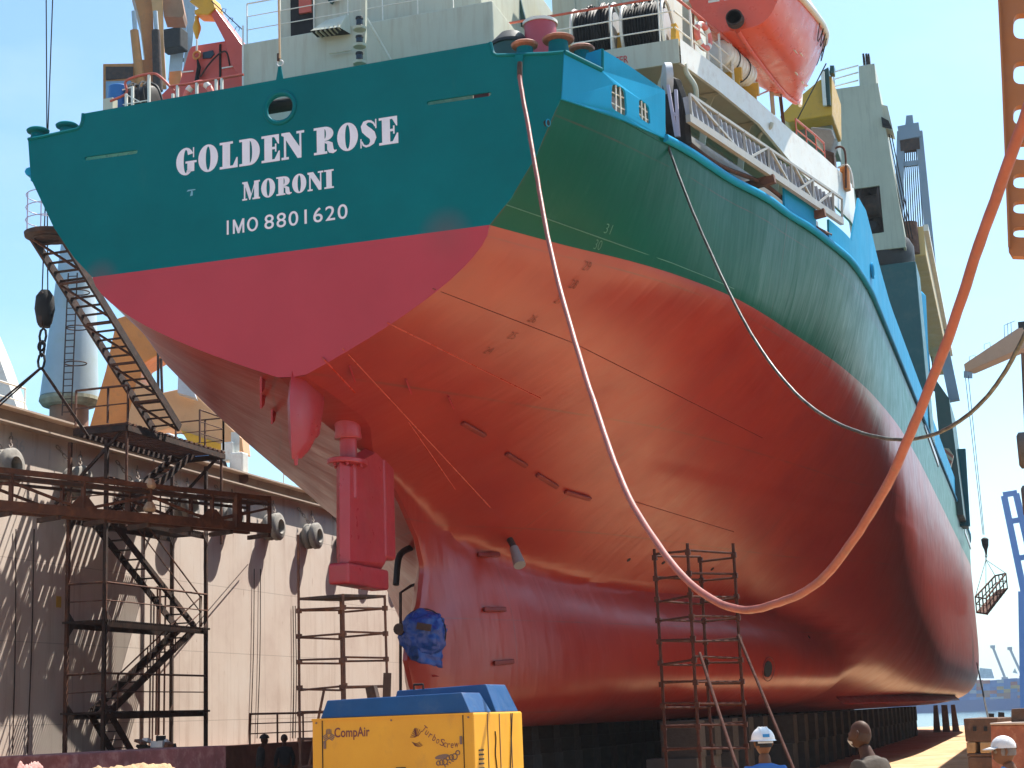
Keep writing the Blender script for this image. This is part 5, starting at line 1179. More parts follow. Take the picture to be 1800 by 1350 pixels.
# ---- rusty swing-bridge truss
TZ = 6.45; e1, e0 = at(474, 940, z=TZ), at(0, 900, z=TZ); td = (e1-e0); e0 = e0-td*.45; td = e1-e0; side = Vector((-td.y, td.x, 0)).normalized()*.75; TH = Vector((0, 0, .86))
tr_ = thing('truss_gangway', 'rusty brown steel truss gangway spanning in front of the dock wall', 'gangway', tuple(e1))
for s_ in (Vector((0, 0, 0)), side):
    bh = .20 if s_.length < .1 else .10; MB().beam(e0+s_+Vector((0, 0, .14)), e1+s_+Vector((0, 0, .14)), .12, bh).build('bottom_chord', m_rust, tr_)
    MB().beam(e0+s_+TH, e1+s_+TH, .10, .11).build('top_chord', m_rust, tr_); MB().beam(e0+s_+TH*.84, e1+s_+TH*.84, .06, .06).build('mid_chord', m_dark_rust, tr_)
    k = 6
    for i in range(k+1):
        p = e0.lerp(e1, i/k)+s_; MB().beam(p+Vector((0, 0, .15)), p+TH, .07, .08).build('truss_post', m_rust, tr_)
        if i % 2 and s_.length < .1: d_ = td.normalized(); mb = MB(); mb.prism([p-d_*.42+Vector((0, 0, .17)), p+d_*.42+Vector((0, 0, .17)), p+d_*.12+Vector((0, 0, .48)), p-d_*.12+Vector((0, 0, .48))], -side.normalized()*.02+Vector((0, 0, 0))); mb.build('gusset', m_rust, tr_)
        if i < k:
            q = e0.lerp(e1, (i+1)/k)+s_; a, b_ = (p+Vector((0, 0, .2)), q+TH*.74) if i % 2 else (p+TH*.74, q+Vector((0, 0, .2))); MB().beam(a, b_, .05, .055).build('truss_brace', m_rust, tr_)
for i in range(10): p = e0.lerp(e1, i/9); MB().beam(p, p+side, .08, .1).build('cross_beam', m_dark_rust, tr_)
for f_ in (1.0, .905): p = e0.lerp(e1, f_); mb = MB(); mb.beam(p+TH, p+side+TH, .12, .14); mb.build('end_frame', m_rust, tr_)
p = e0.lerp(e1, .905); MB().beam(p+Vector((0, 0, .1)), p+TH, .26, .12).build('end_post', m_rust, tr_)
p = e0.lerp(e1, .665); m_nest = paint('droppings', (.48, .36, .25), .9, .3, (.30, .14, .06), .6, 6, .6)
for z0, n_ in ((.28, 4), (.80, 3)):
    mb = MB(); mb.lathe(p+Vector((0, 0, z0)), (0, .1, 1), [(0, .10), (.06, .15), (.13, .13), (.22, .08)][:n_+1], 9); mb.build('bird_nest', m_nest, tr_)
# ---- scaffold towers
def scaffold(name, label, Nn, Ll, Rr, ztop, levels, plat=None, mat=m_rust, tops=(0, 0, 0, 0)):
    Bb = Ll+Rr-Nn; cs = [Nn, Ll, Bb, Rr]; o = thing(name, label, 'scaffold', (Nn.x, Nn.y, 0)); rng = random.Random(len(label))
    for i, c_ in enumerate(cs):
        sway = Vector((rng.uniform(-.02, .02), rng.uniform(-.02, .02), 0)); P = [Vector((c_.x, c_.y, 0)), Vector((c_.x, c_.y, ztop*.5))+sway, Vector((c_.x, c_.y, ztop+tops[i]))]
        s_ = MB().tube(P, .027, 8).build('standard', mat, o, smooth=60)
        for z in levels: MB().box((c_.x, c_.y, z), (.085, .085, .09)).build('coupler', mat, s_)
    for z in levels:
        for i in range(4):
            a, b_ = cs[i], cs[(i+1) % 4]; dz = rng.uniform(-.03, .03); MB().tube([(a.x, a.y, z+dz), (b_.x, b_.y, z+dz+rng.uniform(-.04, .04))], .022, 6).build('ledger', mat, o, smooth=60)
    if plat: mb = MB(); mb.prism([Vector((c_.x, c_.y, plat)) for c_ in cs], (0, 0, .05)); mb.build('plank_deck', m_dark_rust, o)
    return o
Nn = at(603, 1044, z=4.35); d0 = math.hypot(Nn.x-CAM.x, Nn.y-CAM.y); Ll, Rr = at(525, 1034, D=d0+.6), at(676, 1040, D=d0+.6)
sA = scaffold('scaffold_tower', 'rusty tube scaffold tower with a plank deck standing under the rudder', Nn, Ll, Rr, 4.35, (4.1, 3.62, 3.14, 2.66, 2.18, 1.7, 1.2, .7), plat=4.30, tops=(0, 1.2, 0, 0))
d = Ll+(Nn-Ll)*.55; MB().tube([(d.x, d.y, 2.62), (Ll.x+.02, Ll.y, .6)], .026, 7).build('brace', m_rust, sA)
Nn = at(1208, 955, D=27.4); Ll, Rr = at(1149, 950, D=28.1), at(1289, 964, D=28.3)
sB = scaffold('scaffold_tower', 'slender rusty scaffold tower standing against the starboard side of the red hull', Nn, Ll, Rr, Nn.z, [Nn.z-.15-.36*k for k in range(13)], mat=paint('scaffold_rust', (.050, .018, .013), .9, .3, (.10, .036, .022), .5, 5, .3, spec=.15), tops=(0, 0, -.15, .05))
# two leaning tubes in front of it
for (xa, ya, xb, yb, da, db, lab) in ((1230, 1148, 1312, 1400, 27.0, 22.5, 'rusty tube leaning against the middle of the starboard scaffold'), (1298, 1117, 1395, 1352, 28.0, 24, 'rusty tube leaning on the right post of the starboard scaffold, behind the white helmet')):
    a, b_ = at(xa, ya, D=da), at(xb, yb, D=db); b2 = a+(b_-a)*((a.z)/(a.z-b_.z)) if a.z-b_.z > .1 else b_; o = MB().tube([a, b2], .026, 8).build('leaning_tube', paint('scaffold_rust', (.05, .018, .013)), smooth=60); tag(o, lab, 'tube')
# ---- hook block with chain slings
hb_ = thing('hook_block', 'black crane hook block on two wires with a chain sling left of the stair', 'hook block', tuple(at(78, 540, D=44))); DH = 44
MB().lathe(at(78, 575, D=DH), (0, 0, 1), [(0, .13), (.12, .20), (.5, .27), (.85, .24), (1.02, .12)], 14).build('block_cheek', m_dark, hb_, smooth=40)
MB().box(at(78, 545, D=DH), (.16, .44, .95)).build('block_sheave', m_dark_rust, hb_, bevel=.05)
for (x0, x1) in ((104, 74), (91, 84)): MB().tube([at(x0-10, 0-40, D=DH), at(x1, 515, D=DH)], .018, 5).build('hoist_wire', m_dark, hb_)
MB().chain(at(76, 580, D=DH), at(72, 646, D=DH), .26, .035).build('hook_chain', m_dark, hb_)
for (x1, y1) in ((-8, 712), (152, 765)):
    MB().tube([at(72, 646, D=DH), at(x1, y1, D=DH+.6)], .028, 6).build('sling', m_dark_rust, hb_); MB().tube([at(74, 646, D=DH), at(x1+5, y1+3, D=DH+.6)], .022, 6).build('sling', m_dark_rust, hb_)
MB().torus(at(73, 608, D=DH), (0.3, 1, 0), .13, .035, 16, 6).build('hook', m_dark, hb_, smooth=60)
# ---- cranes and gear on top of the port wall
m_bluegrey = paint('pale_blue_grey', (.36, .46, .52), .55, .12, (.26, .30, .22), .4, .5, .1)
DC = 62
pd_ = thing('crane_pedestal', 'tapering pale blue-grey crane column with a caged ladder behind the boarding stair', 'crane column', tuple(at(120, 745, D=DC)))
b0 = at(122, 700, D=DC); t0_ = at(138, 420, D=DC); hgt = t0_.z-b0.z
MB().lathe(b0, (t0_.x-b0.x, t0_.y-b0.y, hgt), [(0, 1.05), (.02, 1.08), (hgt, .62)], 28).build('column', m_bluegrey, pd_, smooth=40)
MB().lathe(b0-Vector((0, 0, .35)), (0, 0, 1), [(0, .85), (.05, 1.0), (.22, 1.12), (.36, 1.1)], 24).build('column_flange', paint('lichen_steel', (.30, .30, .22), .9, .35, (.12, .12, .09), .6, 4, .5), pd_)
MB().lathe(b0-Vector((0, 0, 2.2)), (0, 0, 1), [(0, .72), (1.86, .72)], 24).build('column_base', paint('brown_steel', (.26, .13, .075), .7, .2), pd_, smooth=40)
l0, l1 = at(117, 730, D=DC-1.4), at(128, 480, D=DC-1.4); ld = MB(); sx = Vector((.16, .05, 0))
for s_ in (-1, 1): ld.beam(l0+sx*s_, l1+sx*s_, .05, .05)
for k in range(22): p = l0.lerp(l1, (k+.5)/22); ld.beam(p-sx, p+sx, .03, .03)
ld.build('ladder', m_dark_rust, pd_)
for k in range(3): p = l0.lerp(l1, .35+.25*k); MB().torus(p+Vector((.35, -.1, 0)), (0, 0, 1), .40, .025, 18, 6).build('ladder_hoop', m_dark_rust, pd_)
DP = 60
pt = thing('portal_crane', 'orange portal crane base with white bogies standing on top of the port dock wall', 'crane', tuple(at(260, 800, D=DP)))
MB().prism([at(*q, D=DP) for q in [(150, 775), (186, 650), (205, 560), (262, 540), (300, 610), (250, 640), (236, 775)]], (-.5, 1.6, 0)).build('portal_leg', m_orange, pt, bevel=.04)
MB().prism([at(*q, D=DP-.3) for q in [(215, 775), (240, 668), (285, 690), (330, 680), (425, 770), (428, 795), (412, 790), (300, 752)]], (-.3, 1.2, 0)).build('portal_beam', paint('light_orange', (.66, .36, .17), .55, .1, (.3, .15, .07), .4, .8), pt, bevel=.04)
MB().prism([at(*q, D=DP-.5) for q in [(318, 756), (415, 790), (411, 797), (330, 776)]], (-.3, 1.2, 0)).build('beam_underside', m_yellow, pt)
MB().prism([at(*q, D=DP-1) for q in [(312, 690), (314, 640), (330, 660), (345, 700)]], (-.2, .5, 0)).build('cab_panel', m_grey_white, pt)
for (xs, ys) in ((400, 795), (290, 780)):
    for k, (x, y, w_, h_) in enumerate(((xs+4, ys, 24, 34), (xs+20, ys+24, 26, 46))):
        c_ = at(x, y, D=DP-1.5-.2*k); s_ = (DP-2)/F_PX; MB().box(c_, (w_*s_, .5, h_*s_)).build('bogie', m_white if xs > 350 else m_grey_white, pt, bevel=.06)
    for x in (xs+12, xs+26): MB().lathe(at(x, ys+46, D=DP-2), (.5, -1, 0), [(-.1, .22), (.1, .22)], 16).build('bogie_wheel', m_rust, pt, smooth=40)
MB().prism([at(*q, D=DP-2.2) for q in [(360, 830), (365, 808), (385, 806), (390, 825), (400, 840), (392, 852), (378, 866), (364, 860)]], (0, .6, 0)).build('cable_drum', m_dark_rust, pt, bevel=.08)
for (x0, y0, x1, y1) in ((410, 760, 410, 795), (417, 760, 417, 795)): MB().beam(at(x0, y0, D=DP-1.6), at(x1, y1, D=DP-1.6), .12, .16).build('rail_clamp', m_white, pt)
MB().prism([at(*q, D=75) for q in [(312, 790), (365, 795), (365, 835), (305, 812)]], (0, .5, 0)).build('blue_panel', paint('blue_panel', (.10, .22, .40), .5), pt)
for (xa, ya, xb, yb) in ((278, 590, 278, 690), (283, 630, 285, 690)): MB().tube([at(xa, ya, D=DP-1), at(xb, yb, D=DP-1)], .05, 6).build('portal_rail', m_dark_rust, pt)
wp = MB().prism([at(*q, D=58) for q in [(-30, 560), (0, 632), (39, 742), (-30, 745)]], (-.2, 1.0, 0)).build('white_gusset', m_white, None); tag(wp, 'tall white triangular steel plate standing on the dock wall at the left edge', 'plate')
# ---- orange mobile crane far behind the stern rail
oc = thing('mobile_crane', 'orange hydraulic crane with a boom and a boxy cab far behind the port rail', 'crane', tuple(at(240, 200, D=96))); DM = 96
MB().prism([at(*q, D=DM) for q in [(226, -40), (266, -40), (272, 100), (255, 107), (246, 36)]], (-1.0, 1.8, 0)).build('boom', m_orange, oc, bevel=.04)
MB().prism([at(*q, D=DM-.5) for q in [(262, -40), (285, -40), (287, 60), (292, 150), (280, 150), (272, 60)]], (-.3, .6, 0)).build('boom_side', paint('orange_lit', (.70, .34, .12), .5, .1), oc)  # lighter orange paints the sunlit side of the boom
for (a, b_, c_) in ((235, 58, 246), (273, 58, 276)):
    MB().cyl(at(a, 20, D=DM-1), at(a+3, 60, D=DM-1), .14, .14, 12).build('piston_rod', m_grey_white, oc, smooth=40); MB().cyl(at(a+1, 54, D=DM-1), at(c_+2, 160, D=DM-1), .26, .30, 14).build('hydraulic_cylinder', m_orange if a < 250 else m_dark_rust, oc, smooth=40)
MB().prism([at(*q, D=DM) for q in [(284, -20), (316, -20), (324, 22), (321, 30), (288, 29)]], (-.6, 1.5, 0)).build('counterweight', paint('brown_orange', (.35, .17, .08), .6, .15), oc)
MB().prism([at(*q, D=DM) for q in [(249, 105), (271, 104), (271, 160), (249, 160)]], (-.6, 1.5, 0)).build('slewing_base', m_orange, oc)
MB().prism([at(*q, D=DM) for q in [(298, 126), (318, 124), (318, 160), (296, 160)]], (-.6, 1.5, 0)).build('engine_cover', m_orange, oc)
cb = MB().prism([at(*q, D=DM-1) for q in [(181, 112), (238, 111), (238, 190), (181, 192)]], (-.8, 2.0, 0)).build('cab', m_orange, oc, bevel=.04)
MB().prism([at(*q, D=DM-1.1) for q in [(186, 117), (233, 117), (233, 136), (186, 140)]], (0, .08, 0)).build('cab_recess', m_dark_rust, cb)
MB().prism([at(*q, D=DM-1.1) for q in [(186, 143), (230, 142), (230, 176), (186, 178)]], (0, .08, 0)).build('cab_window', paint('pale_window', (.20, .32, .45), .15, .1), cb)
lt_ = thing('lattice_tower', 'grey white lattice crane mast standing behind the red crane house', 'mast', tuple(at(315, 150, D=110))); DL = 110
for (a, b_) in (((330, -40), (311, 150)), ((342, -40), (326, 150)), ((318, -40), (302, 140))): MB().beam(at(*a, D=DL), at(*b_, D=DL), .5, .5).build('mast_chord', m_grey_white, lt_)
for k in range(6): y = 10+22*k; MB().beam(at(318-.9*k*2, y, D=DL), at(340-.9*k*2, y+14, D=DL), .2, .2).build('mast_brace', m_grey_white, lt_)
MB().box(at(306, 72, D=DL-1), (1.6, 1.2, 1.5)).build('sheave_nest', m_dark, lt_, bevel=.1)
# ---- red crane house, boom, hook on the port side of the stern
VR = 6.0
rc = thing('red_deck_crane', 'red deck crane house with a raised arm and yellow hook on the port quarter', 'crane', tuple(at(370, 160, v=VR)))
m_redc = paint('crane_red', (.56, .085, .055), .42, .08, (.3, .06, .05), .25, 1.5, .04)
MB().prism([at(*q, v=VR) for q in [(310, 160), (330, 90), (336, 80), (400, 70), (428, 74), (428, 165), (310, 176)]], (0, 1.8, 0)).build('crane_house', m_redc, rc, bevel=.05)
MB().prism([at(*q, v=VR-.02) for q in [(275, 175), (300, 150), (330, 148), (428, 130), (428, 170), (290, 190)]], (0, .3, 0)).build('crane_base', m_redc, rc, bevel=.02)
MB().prism([at(*q, v=VR-.25) for q in [(363, 10), (372, 6), (425, 78), (428, 150), (406, 112), (394, 70)]], (0, .5, 0)).build('crane_arm', m_redc, rc, bevel=.02)
MB().prism([at(*q, v=VR-.03) for q in [(356, 92), (374, 88), (376, 95), (370, 102), (356, 103)]], (0, .05, 0)).build('house_window', m_glass, rc)
MB().prism([at(*q, v=VR-.03) for q in [(385, 78), (388, 77), (388, 150), (385, 150)]], (0, .04, 0)).build('panel_seam', m_dark, rc)
for (xa, ya, xb, yb) in ((320, 127, 340, 125), (390, 120, 413, 116)): MB().beam(at(xa, ya, v=VR-.02), at(xb, yb, v=VR-.02), .02, .03).build('reflective_tape', m_white, rc)
MB().prism([at(*q, v=VR-.3) for q in [(332, 2), (345, -6), (372, -6), (378, 14), (366, 26), (342, 25), (341, 18), (350, 14)]], (0, .45, 0)).build('sheave_head', m_yellow, rc, bevel=.02)
MB().lathe(at(346, 68, v=VR-.1), (0, 0, 1), [(0, .03), (.08, .05), (.24, .10), (.30, .10), (.46, .05), (.56, .05)], 12).build('hook_weight', m_yellow, rc, smooth=40)
MB().tube([at(346, 70, v=VR-.1), at(346, 90, v=VR-.1)], .025, 6).build('hook_shank', m_white, rc)
MB().torus(at(346, 97, v=VR-.1), (0, 1, 0), .09, .03, 18, 8).build('hook', m_orange, rc, smooth=60)
MB().tube([at(347, 105, v=VR-.1), at(350, 118, v=VR-.1), at(345, 145, v=VR-.1)], [.02, .05, .05], 7).build('web_sling', m_dark, rc, smooth=60)
for k in range(3):
    a = at(388+12*k, 22+16*k, v=VR-.3); mb = MB(); mb.tube([a, a+Vector((.05, 0, .09)), a+Vector((.14, 0, .06)), a+Vector((.11, 0, -.03))], .008, 5); mb.build('arm_rung', m_dark, rc)
MB().tube([at(372, 2, v=VR-.3), at(426, 52, v=VR-.3)], .012, 5).build('arm_wire', m_dark, rc)
for ptsx in ([(352, 135), (368, 112), (386, 94), (398, 92), (404, 115)],): MB().tube(curve_pts([at(*q, v=VR-.1) for q in ptsx], 6), .02, 6).build('hydraulic_hose', m_dark_rust, rc, smooth=60)
# port poop railing with reel and barrel
PR = 2.6
def pr_(x, y): return at(x, y, v=PR)
mb = MB().mat(0); mb.tube(curve_pts([pr_(194, 178), pr_(222, 164), pr_(222, 142), pr_(262, 130), pr_(280, 134), pr_(306, 160)], 5), .028, 7); mb.build('port_rail', [m_rail_red], ship, smooth=60)
MB().tube([pr_(300, 152), pr_(340, 146), pr_(428, 131)], .028, 7).build('port_rail', m_rail_red, ship, smooth=60)
for (x, y0, y1) in ((233, 152, 190), (262, 132, 180), (222, 165, 190), (312, 150, 178), (346, 146, 168), (380, 140, 162), (390, 138, 160), (304, 165, 178)): MB().beam(pr_(x, y0), pr_(x, y1+14), .05, .05).build('rail_post', m_white, ship)
for (xa, ya, xb, yb) in ((215, 158, 232, 153), (216, 184, 262, 176), (220, 165, 248, 180)): MB().tube([pr_(xa, ya), pr_(xb, yb)], .013, 6).build('rail_bar', m_white, ship)
MB().prism([pr_(*q) for q in [(181, 174), (198, 171), (198, 200), (181, 200)]], (0, .2, 0)).build('port_fairlead', m_cream, ship)
MB().tube([at(427, 45, v=3.9), at(427, 158, v=3.9)], .02, 6).build('corner_pipe', m_white, ship)
rr = thing('rope_reel', 'small black hose reel behind the port stern rail, beside the blue drum', 'rope reel', tuple(at(248, 185, v=3.4)))
MB().lathe(at(248, 182, v=3.5), (1, 0, 0), [(-.36, .1), (-.36, .30), (-.33, .34), (-.2, .36), (0, .35), (.2, .36), (.33, .34), (.36, .3), (.36, .1)], 20).build('hose_roll', m_black, rr, smooth=60)
for k in range(6): c_ = at(232+8*k, 178-k, v=3.4); MB().torus(c_, (1, .1, .1*(k % 3)), .36+.03*(k % 2), .022, 20, 6).build('hose_loop', m_black, rr, smooth=60)
MB().tube(curve_pts([at(262, 145, v=3.3), at(276, 152, v=3.3), at(284, 172, v=3.3), at(285, 185, v=3.3)], 5), .025, 6).build('loose_hose', m_black, rr, smooth=60)
bd = tag(MB().lathe(at(208, 200, v=3.2), (0, 0, 1), [(0, .2), (.02, .22), (.3, .23), (.6, .22), (.62, .2)], 18).build('blue_drum', paint('drum_blue', (.02, .12, .35), .4), smooth=40), 'small blue drum at the port end of the stern rail', 'drum')
# ================================================================ FOREGROUND
# ---- compressor
cmp_ = thing('air_compressor', 'yellow portable air compressor with two blue hoods standing in front of the stern', 'compressor', tuple(at(690, 1500, D=18.6)))
m_cy, t, b, L = nodes('compressor_yellow'); v = mapping(t)
c = ramp(t, noise(t, v, 1.5, 6), [(.3, (.54, .26, .006)), (.7, (.62, .32, .010))])
f = ramp(t, noise(t, mapping(t, (1, 1, .5)), 3.5, 8, .72), [(.55, (0, 0, 0)), (.75, (.55,)*3)]); c = mix(t, f, c, (.33, .17, .03))
f = ramp(t, noise(t, v, 9, 6, .7), [(.68, (0, 0, 0)), (.74, (.8,)*3)]); c = mix(t, f, c, (.16, .08, .05))
L(c, b.inputs['Base Color']); b.inputs['Roughness'].default_value = .42
bp = N(t, 'ShaderNodeBump', Strength=.08, Distance=.03); L(noise(t, v, 1.5, 3), bp.inputs['Height']); L(bp.outputs[0], b.inputs['Normal'])
m_cb = paint('compressor_blue', (.006, .055, .17), .4, .12, (.10, .12, .14), .3, 2, .05)
m_ink = paint('dark_red_ink', (.13, .03, .035), .6, .2); m_ink2 = paint('grey_ink', (.16, .10, .08), .6, .2)
TR = at(832, 1252.5, D=18.6); zt_ = TR.z; _b = None
for w_ in np.arange(1.4, 2.6, .005):                       # width that puts the left corner at its place in the picture
    p = TR-Vector((w_, 0, 0))-CAM; x_ = 900+F_PX*p.dot(rt)/(-p.dot(bk))
    if _b is None or abs(x_-548) < _b[0]: _b = (abs(x_-548), w_)
TL = TR-Vector((_b[1], 0, 0)); ex_ = (TR-TL).normalized(); W_ = (TR-TL).length; ey_ = Vector((-ex_.y, ex_.x, 0))
qr = at(917.5, 1251, D=20.6); DEP = 1.9
Rm = Matrix((ex_, ey_, Vector((0, 0, 1)))).transposed()
# depth that brings the rear corner to its place in the picture
best = None
for dd in np.arange(.8, 3.4, .05):
    p = TR+ey_*dd-CAM; rx, uy, fz = p.dot(rt), p.dot(up), -p.dot(bk); x_ = 900+F_PX*rx/fz
    if best is None or abs(x_-917.5) < best[0]: best = (abs(x_-917.5), dd)
DEP = best[1]
body = MB().box(TL+ex_*(W_/2)+ey_*(DEP/2)-Vector((0, 0, zt_/2-.17)), (W_, DEP, zt_-.34), Rm).build('body', m_cy, cmp_, bevel=.025, seg=3)
def fp(a, z, out=.004): return TL+ex_*a+Vector((0, 0, z))-ey_*out       # front face: a metres from the left edge, z below the top (negative)
def sp_(a, z, out=.004): return TR+ey_*a+Vector((0, 0, z))+ex_*out      # right-hand face
sc_ = W_/286.0
for x in (24*sc_*.8, 268*sc_): MB().beam(fp(x, -.02, .004), fp(x, -1.6, .004), .012, .008).build('panel_gap', m_dark, body)
for a in (.26, .50, .74): MB().beam(sp_(DEP*a, -.02), sp_(DEP*a, -1.6), .008, .010).build('panel_gap', m_ink2, body)
MB().tube([sp_(DEP*.40+.02*math.sin(k*1.3), -.22-.07*k, .008) for k in range(20)], .007, 5).build('hanging_wire', m_dark, body)
MB().beam(sp_(DEP*.76, -.02, .012), sp_(DEP*.60, -1.3, .012), .012, .012).build('strap', m_dark, body)
def hood(x0, x1, d0, d1, h0, h1, tl, trr):
    """sloped lid between x0..x1 (along the front) and d0..d1 (depth)"""
    p = lambda a, d_, z: TL+ex_*a+ey_*d_+Vector((0, 0, z))
    mb = MB(); b0 = [p(x0, d0, 0), p(x1, d0, 0), p(x1, d1, 0), p(x0, d1, 0)]; t0 = [p(x0+tl, d0+.06, h0), p(x1-trr, d0+.06, h1), p(x1-trr, d1-.06, h1), p(x0+tl, d1-.06, h0)]
    return mb.add(b0+t0, [(3, 2, 1, 0), (4, 5, 6, 7)]+[(i, (i+1) % 4, 4+(i+1) % 4, 4+i) for i in range(4)])
hood(.10, W_-.04, .02, DEP*.42, .205, .23, .06, .12).build('hood', m_cb, cmp_, bevel=.012)
hood(.62, W_-.03, DEP*.50, DEP*.97, .30, .33, .06, .14).build('hood', m_cb, cmp_, bevel=.012)
MB().lohi(tuple(TL+ex_*.2+ey_*.3+Vector((0, 0, -zt_))), tuple(TL+ex_*(W_-.2)+ey_*(DEP-.3)+Vector((0, 0, .22-zt_)))).build('chassis', m_dark_rust, cmp_)
for a in (.3, W_-.3):
    for d_ in (.12, DEP-.12): MB().lathe(TL+ex_*a+ey_*d_+Vector((0, 0, .24-zt_)), ey_, [(-.1, .14), (-.08, .23), (.08, .23), (.1, .14)], 18).build('wheel', m_black, cmp_, smooth=40)
put_text(MB(), 'CompAir', fp(.285, -.255), ex_*.44, Vector((0, 0, .145)), bold=.018, spacing=1.02).build('maker_lettering', m_ink, body)
lg = MB(); c_ = fp(.215, -.195)
for k in range(3):
    a = math.pi/2+k*2*math.pi/3; d_ = ex_*math.cos(a)+Vector((0, 0, math.sin(a))); n_ = ex_*-math.sin(a)+Vector((0, 0, math.cos(a)))
    for j in range(4): w0 = -.033+.0185*j; lg.add([c_+d_*.012+n_*w0, c_+d_*.012+n_*(w0+.013), c_+d_*(.078-abs(j-1.5)*.006)+n_*(w0+.013), c_+d_*(.078-abs(j-1.5)*.006)+n_*w0][::-1], [(0, 1, 2, 3)])
lg.add([p for p in lg.v], [tuple(reversed(f)) for f in lg.f][:0]); lg.build('maker_emblem', m_ink2, body)
tx = MB(); word = 'TurboScrew'
for i, ch in enumerate(word):
    f_ = i/(len(word)-1); ang = math.radians(-42+38*f_); cx = 1.35+.40*f_+.0*i; cz = -.175-.205*math.sin(f_*math.pi*.56)-.0
    e1_ = ex_*math.cos(ang)+Vector((0, 0, math.sin(ang))); e2_ = ex_*-math.sin(ang)+Vector((0, 0, math.cos(ang))); hgt = .078 if ch in 'TSb' else .052; wd = .05 if ch in 'TSw' else .034
    put_text(tx, ch, fp(cx, cz), e1_*wd, e2_*hgt, bold=.0)
tx.build('model_lettering', m_ink, body)
sh_ = MB()
for k in range(11):
    a0 = -1.2+.24*k; pts = [fp(1.30+.012*math.sin(a0*3)+f_*.075*math.cos(a0+1.9), -.25+f_*.105*math.sin(a0+1.9)) for f_ in np.linspace(.15, 1, 6)]; sh_.tube(pts, .0035, 4)
for k in range(4): sh_.tube([fp(1.24+.10*f_+.01*k, -.30-.012*k-.02*math.sin(f_*3)) for f_ in np.linspace(0, 1, 6)], .003, 4)
sh_.build('shell_emblem', m_ink, body)
bg_ = MB()
bg_.prism([fp(1.60+.085*math.cos(a)*1.0+.0, -.475+.026*math.sin(a)+.012*math.cos(a), .004) for a in np.linspace(0, 2*math.pi, 18, endpoint=False)], -ey_*.001)
for k in range(7): cx, cz = 1.555+.04*k*.98, -.545+.018*k-.0*(k % 2); bg_.torus(fp(cx, cz-.012*(k % 3)), ey_, .024+.004*(k % 3), .006, 12, 4)
for k in range(5): bg_.tube([fp(1.62+.03*k, -.56+.012*k), fp(1.64+.033*k, -.59+.02*k)], .006, 4)
bg_.build('insect_emblem', m_ink2, body)
MB().box(fp(1.10, -.60, .006), (.12, .008, .045), Rm).build('door_latch', m_dark, body)
for k in range(9): MB().box(sp_(DEP*.12, -.42-.05*k, .004), (.012, .16, .018), Rm).build('vent_slot', m_dark, body)
for z in (-.30, -1.1): MB().box(fp(24*sc_*.8+.03, z, .008), (.03, .014, .09), Rm).build('door_hinge', m_ink2, body, bevel=.004); MB().box(fp(268*sc_-.03, z, .008), (.03, .014, .09), Rm).build('door_hinge', m_ink2, body, bevel=.004)
for a in (.06, W_*.5, W_-.06): MB().cyl(fp(a, -.05), fp(a, -.05, .010), .012, .012, 8).build('bolt_head', m_ink2, body)
MB().beam(fp(.0, -.012, .006), fp(W_, -.012, .006), .012, .022).build('top_trim', m_cy, body)
MB().tube([TL+ex_*(W_*.47)+ey_*.9+Vector((0, 0, .30)), TL+ex_*(W_*.47)+ey_*.9+Vector((0, 0, .36)), TL+ex_*(W_*.53)+ey_*.9+Vector((0, 0, .36)), TL+ex_*(W_*.53)+ey_*.9+Vector((0, 0, .30))], .014, 8).build('lifting_eye', m_dark, cmp_)
# posts sticking up behind it
tag(MB().prism([at(*q, D=22.5) for q in [(642, 1209), (657, 1205), (662, 1226), (648, 1240)]], (.0, .12, 0)).build('timber_end', m_dark_rust), 'short dark timber end leaning behind the compressor', 'timber')
tag(MB().beam(at(681, 1183, D=22.4), at(676, 1330, D=22.4), .11, .11).build('timber_post', m_dark_rust), 'dark square post standing behind the blue hoods', 'post')

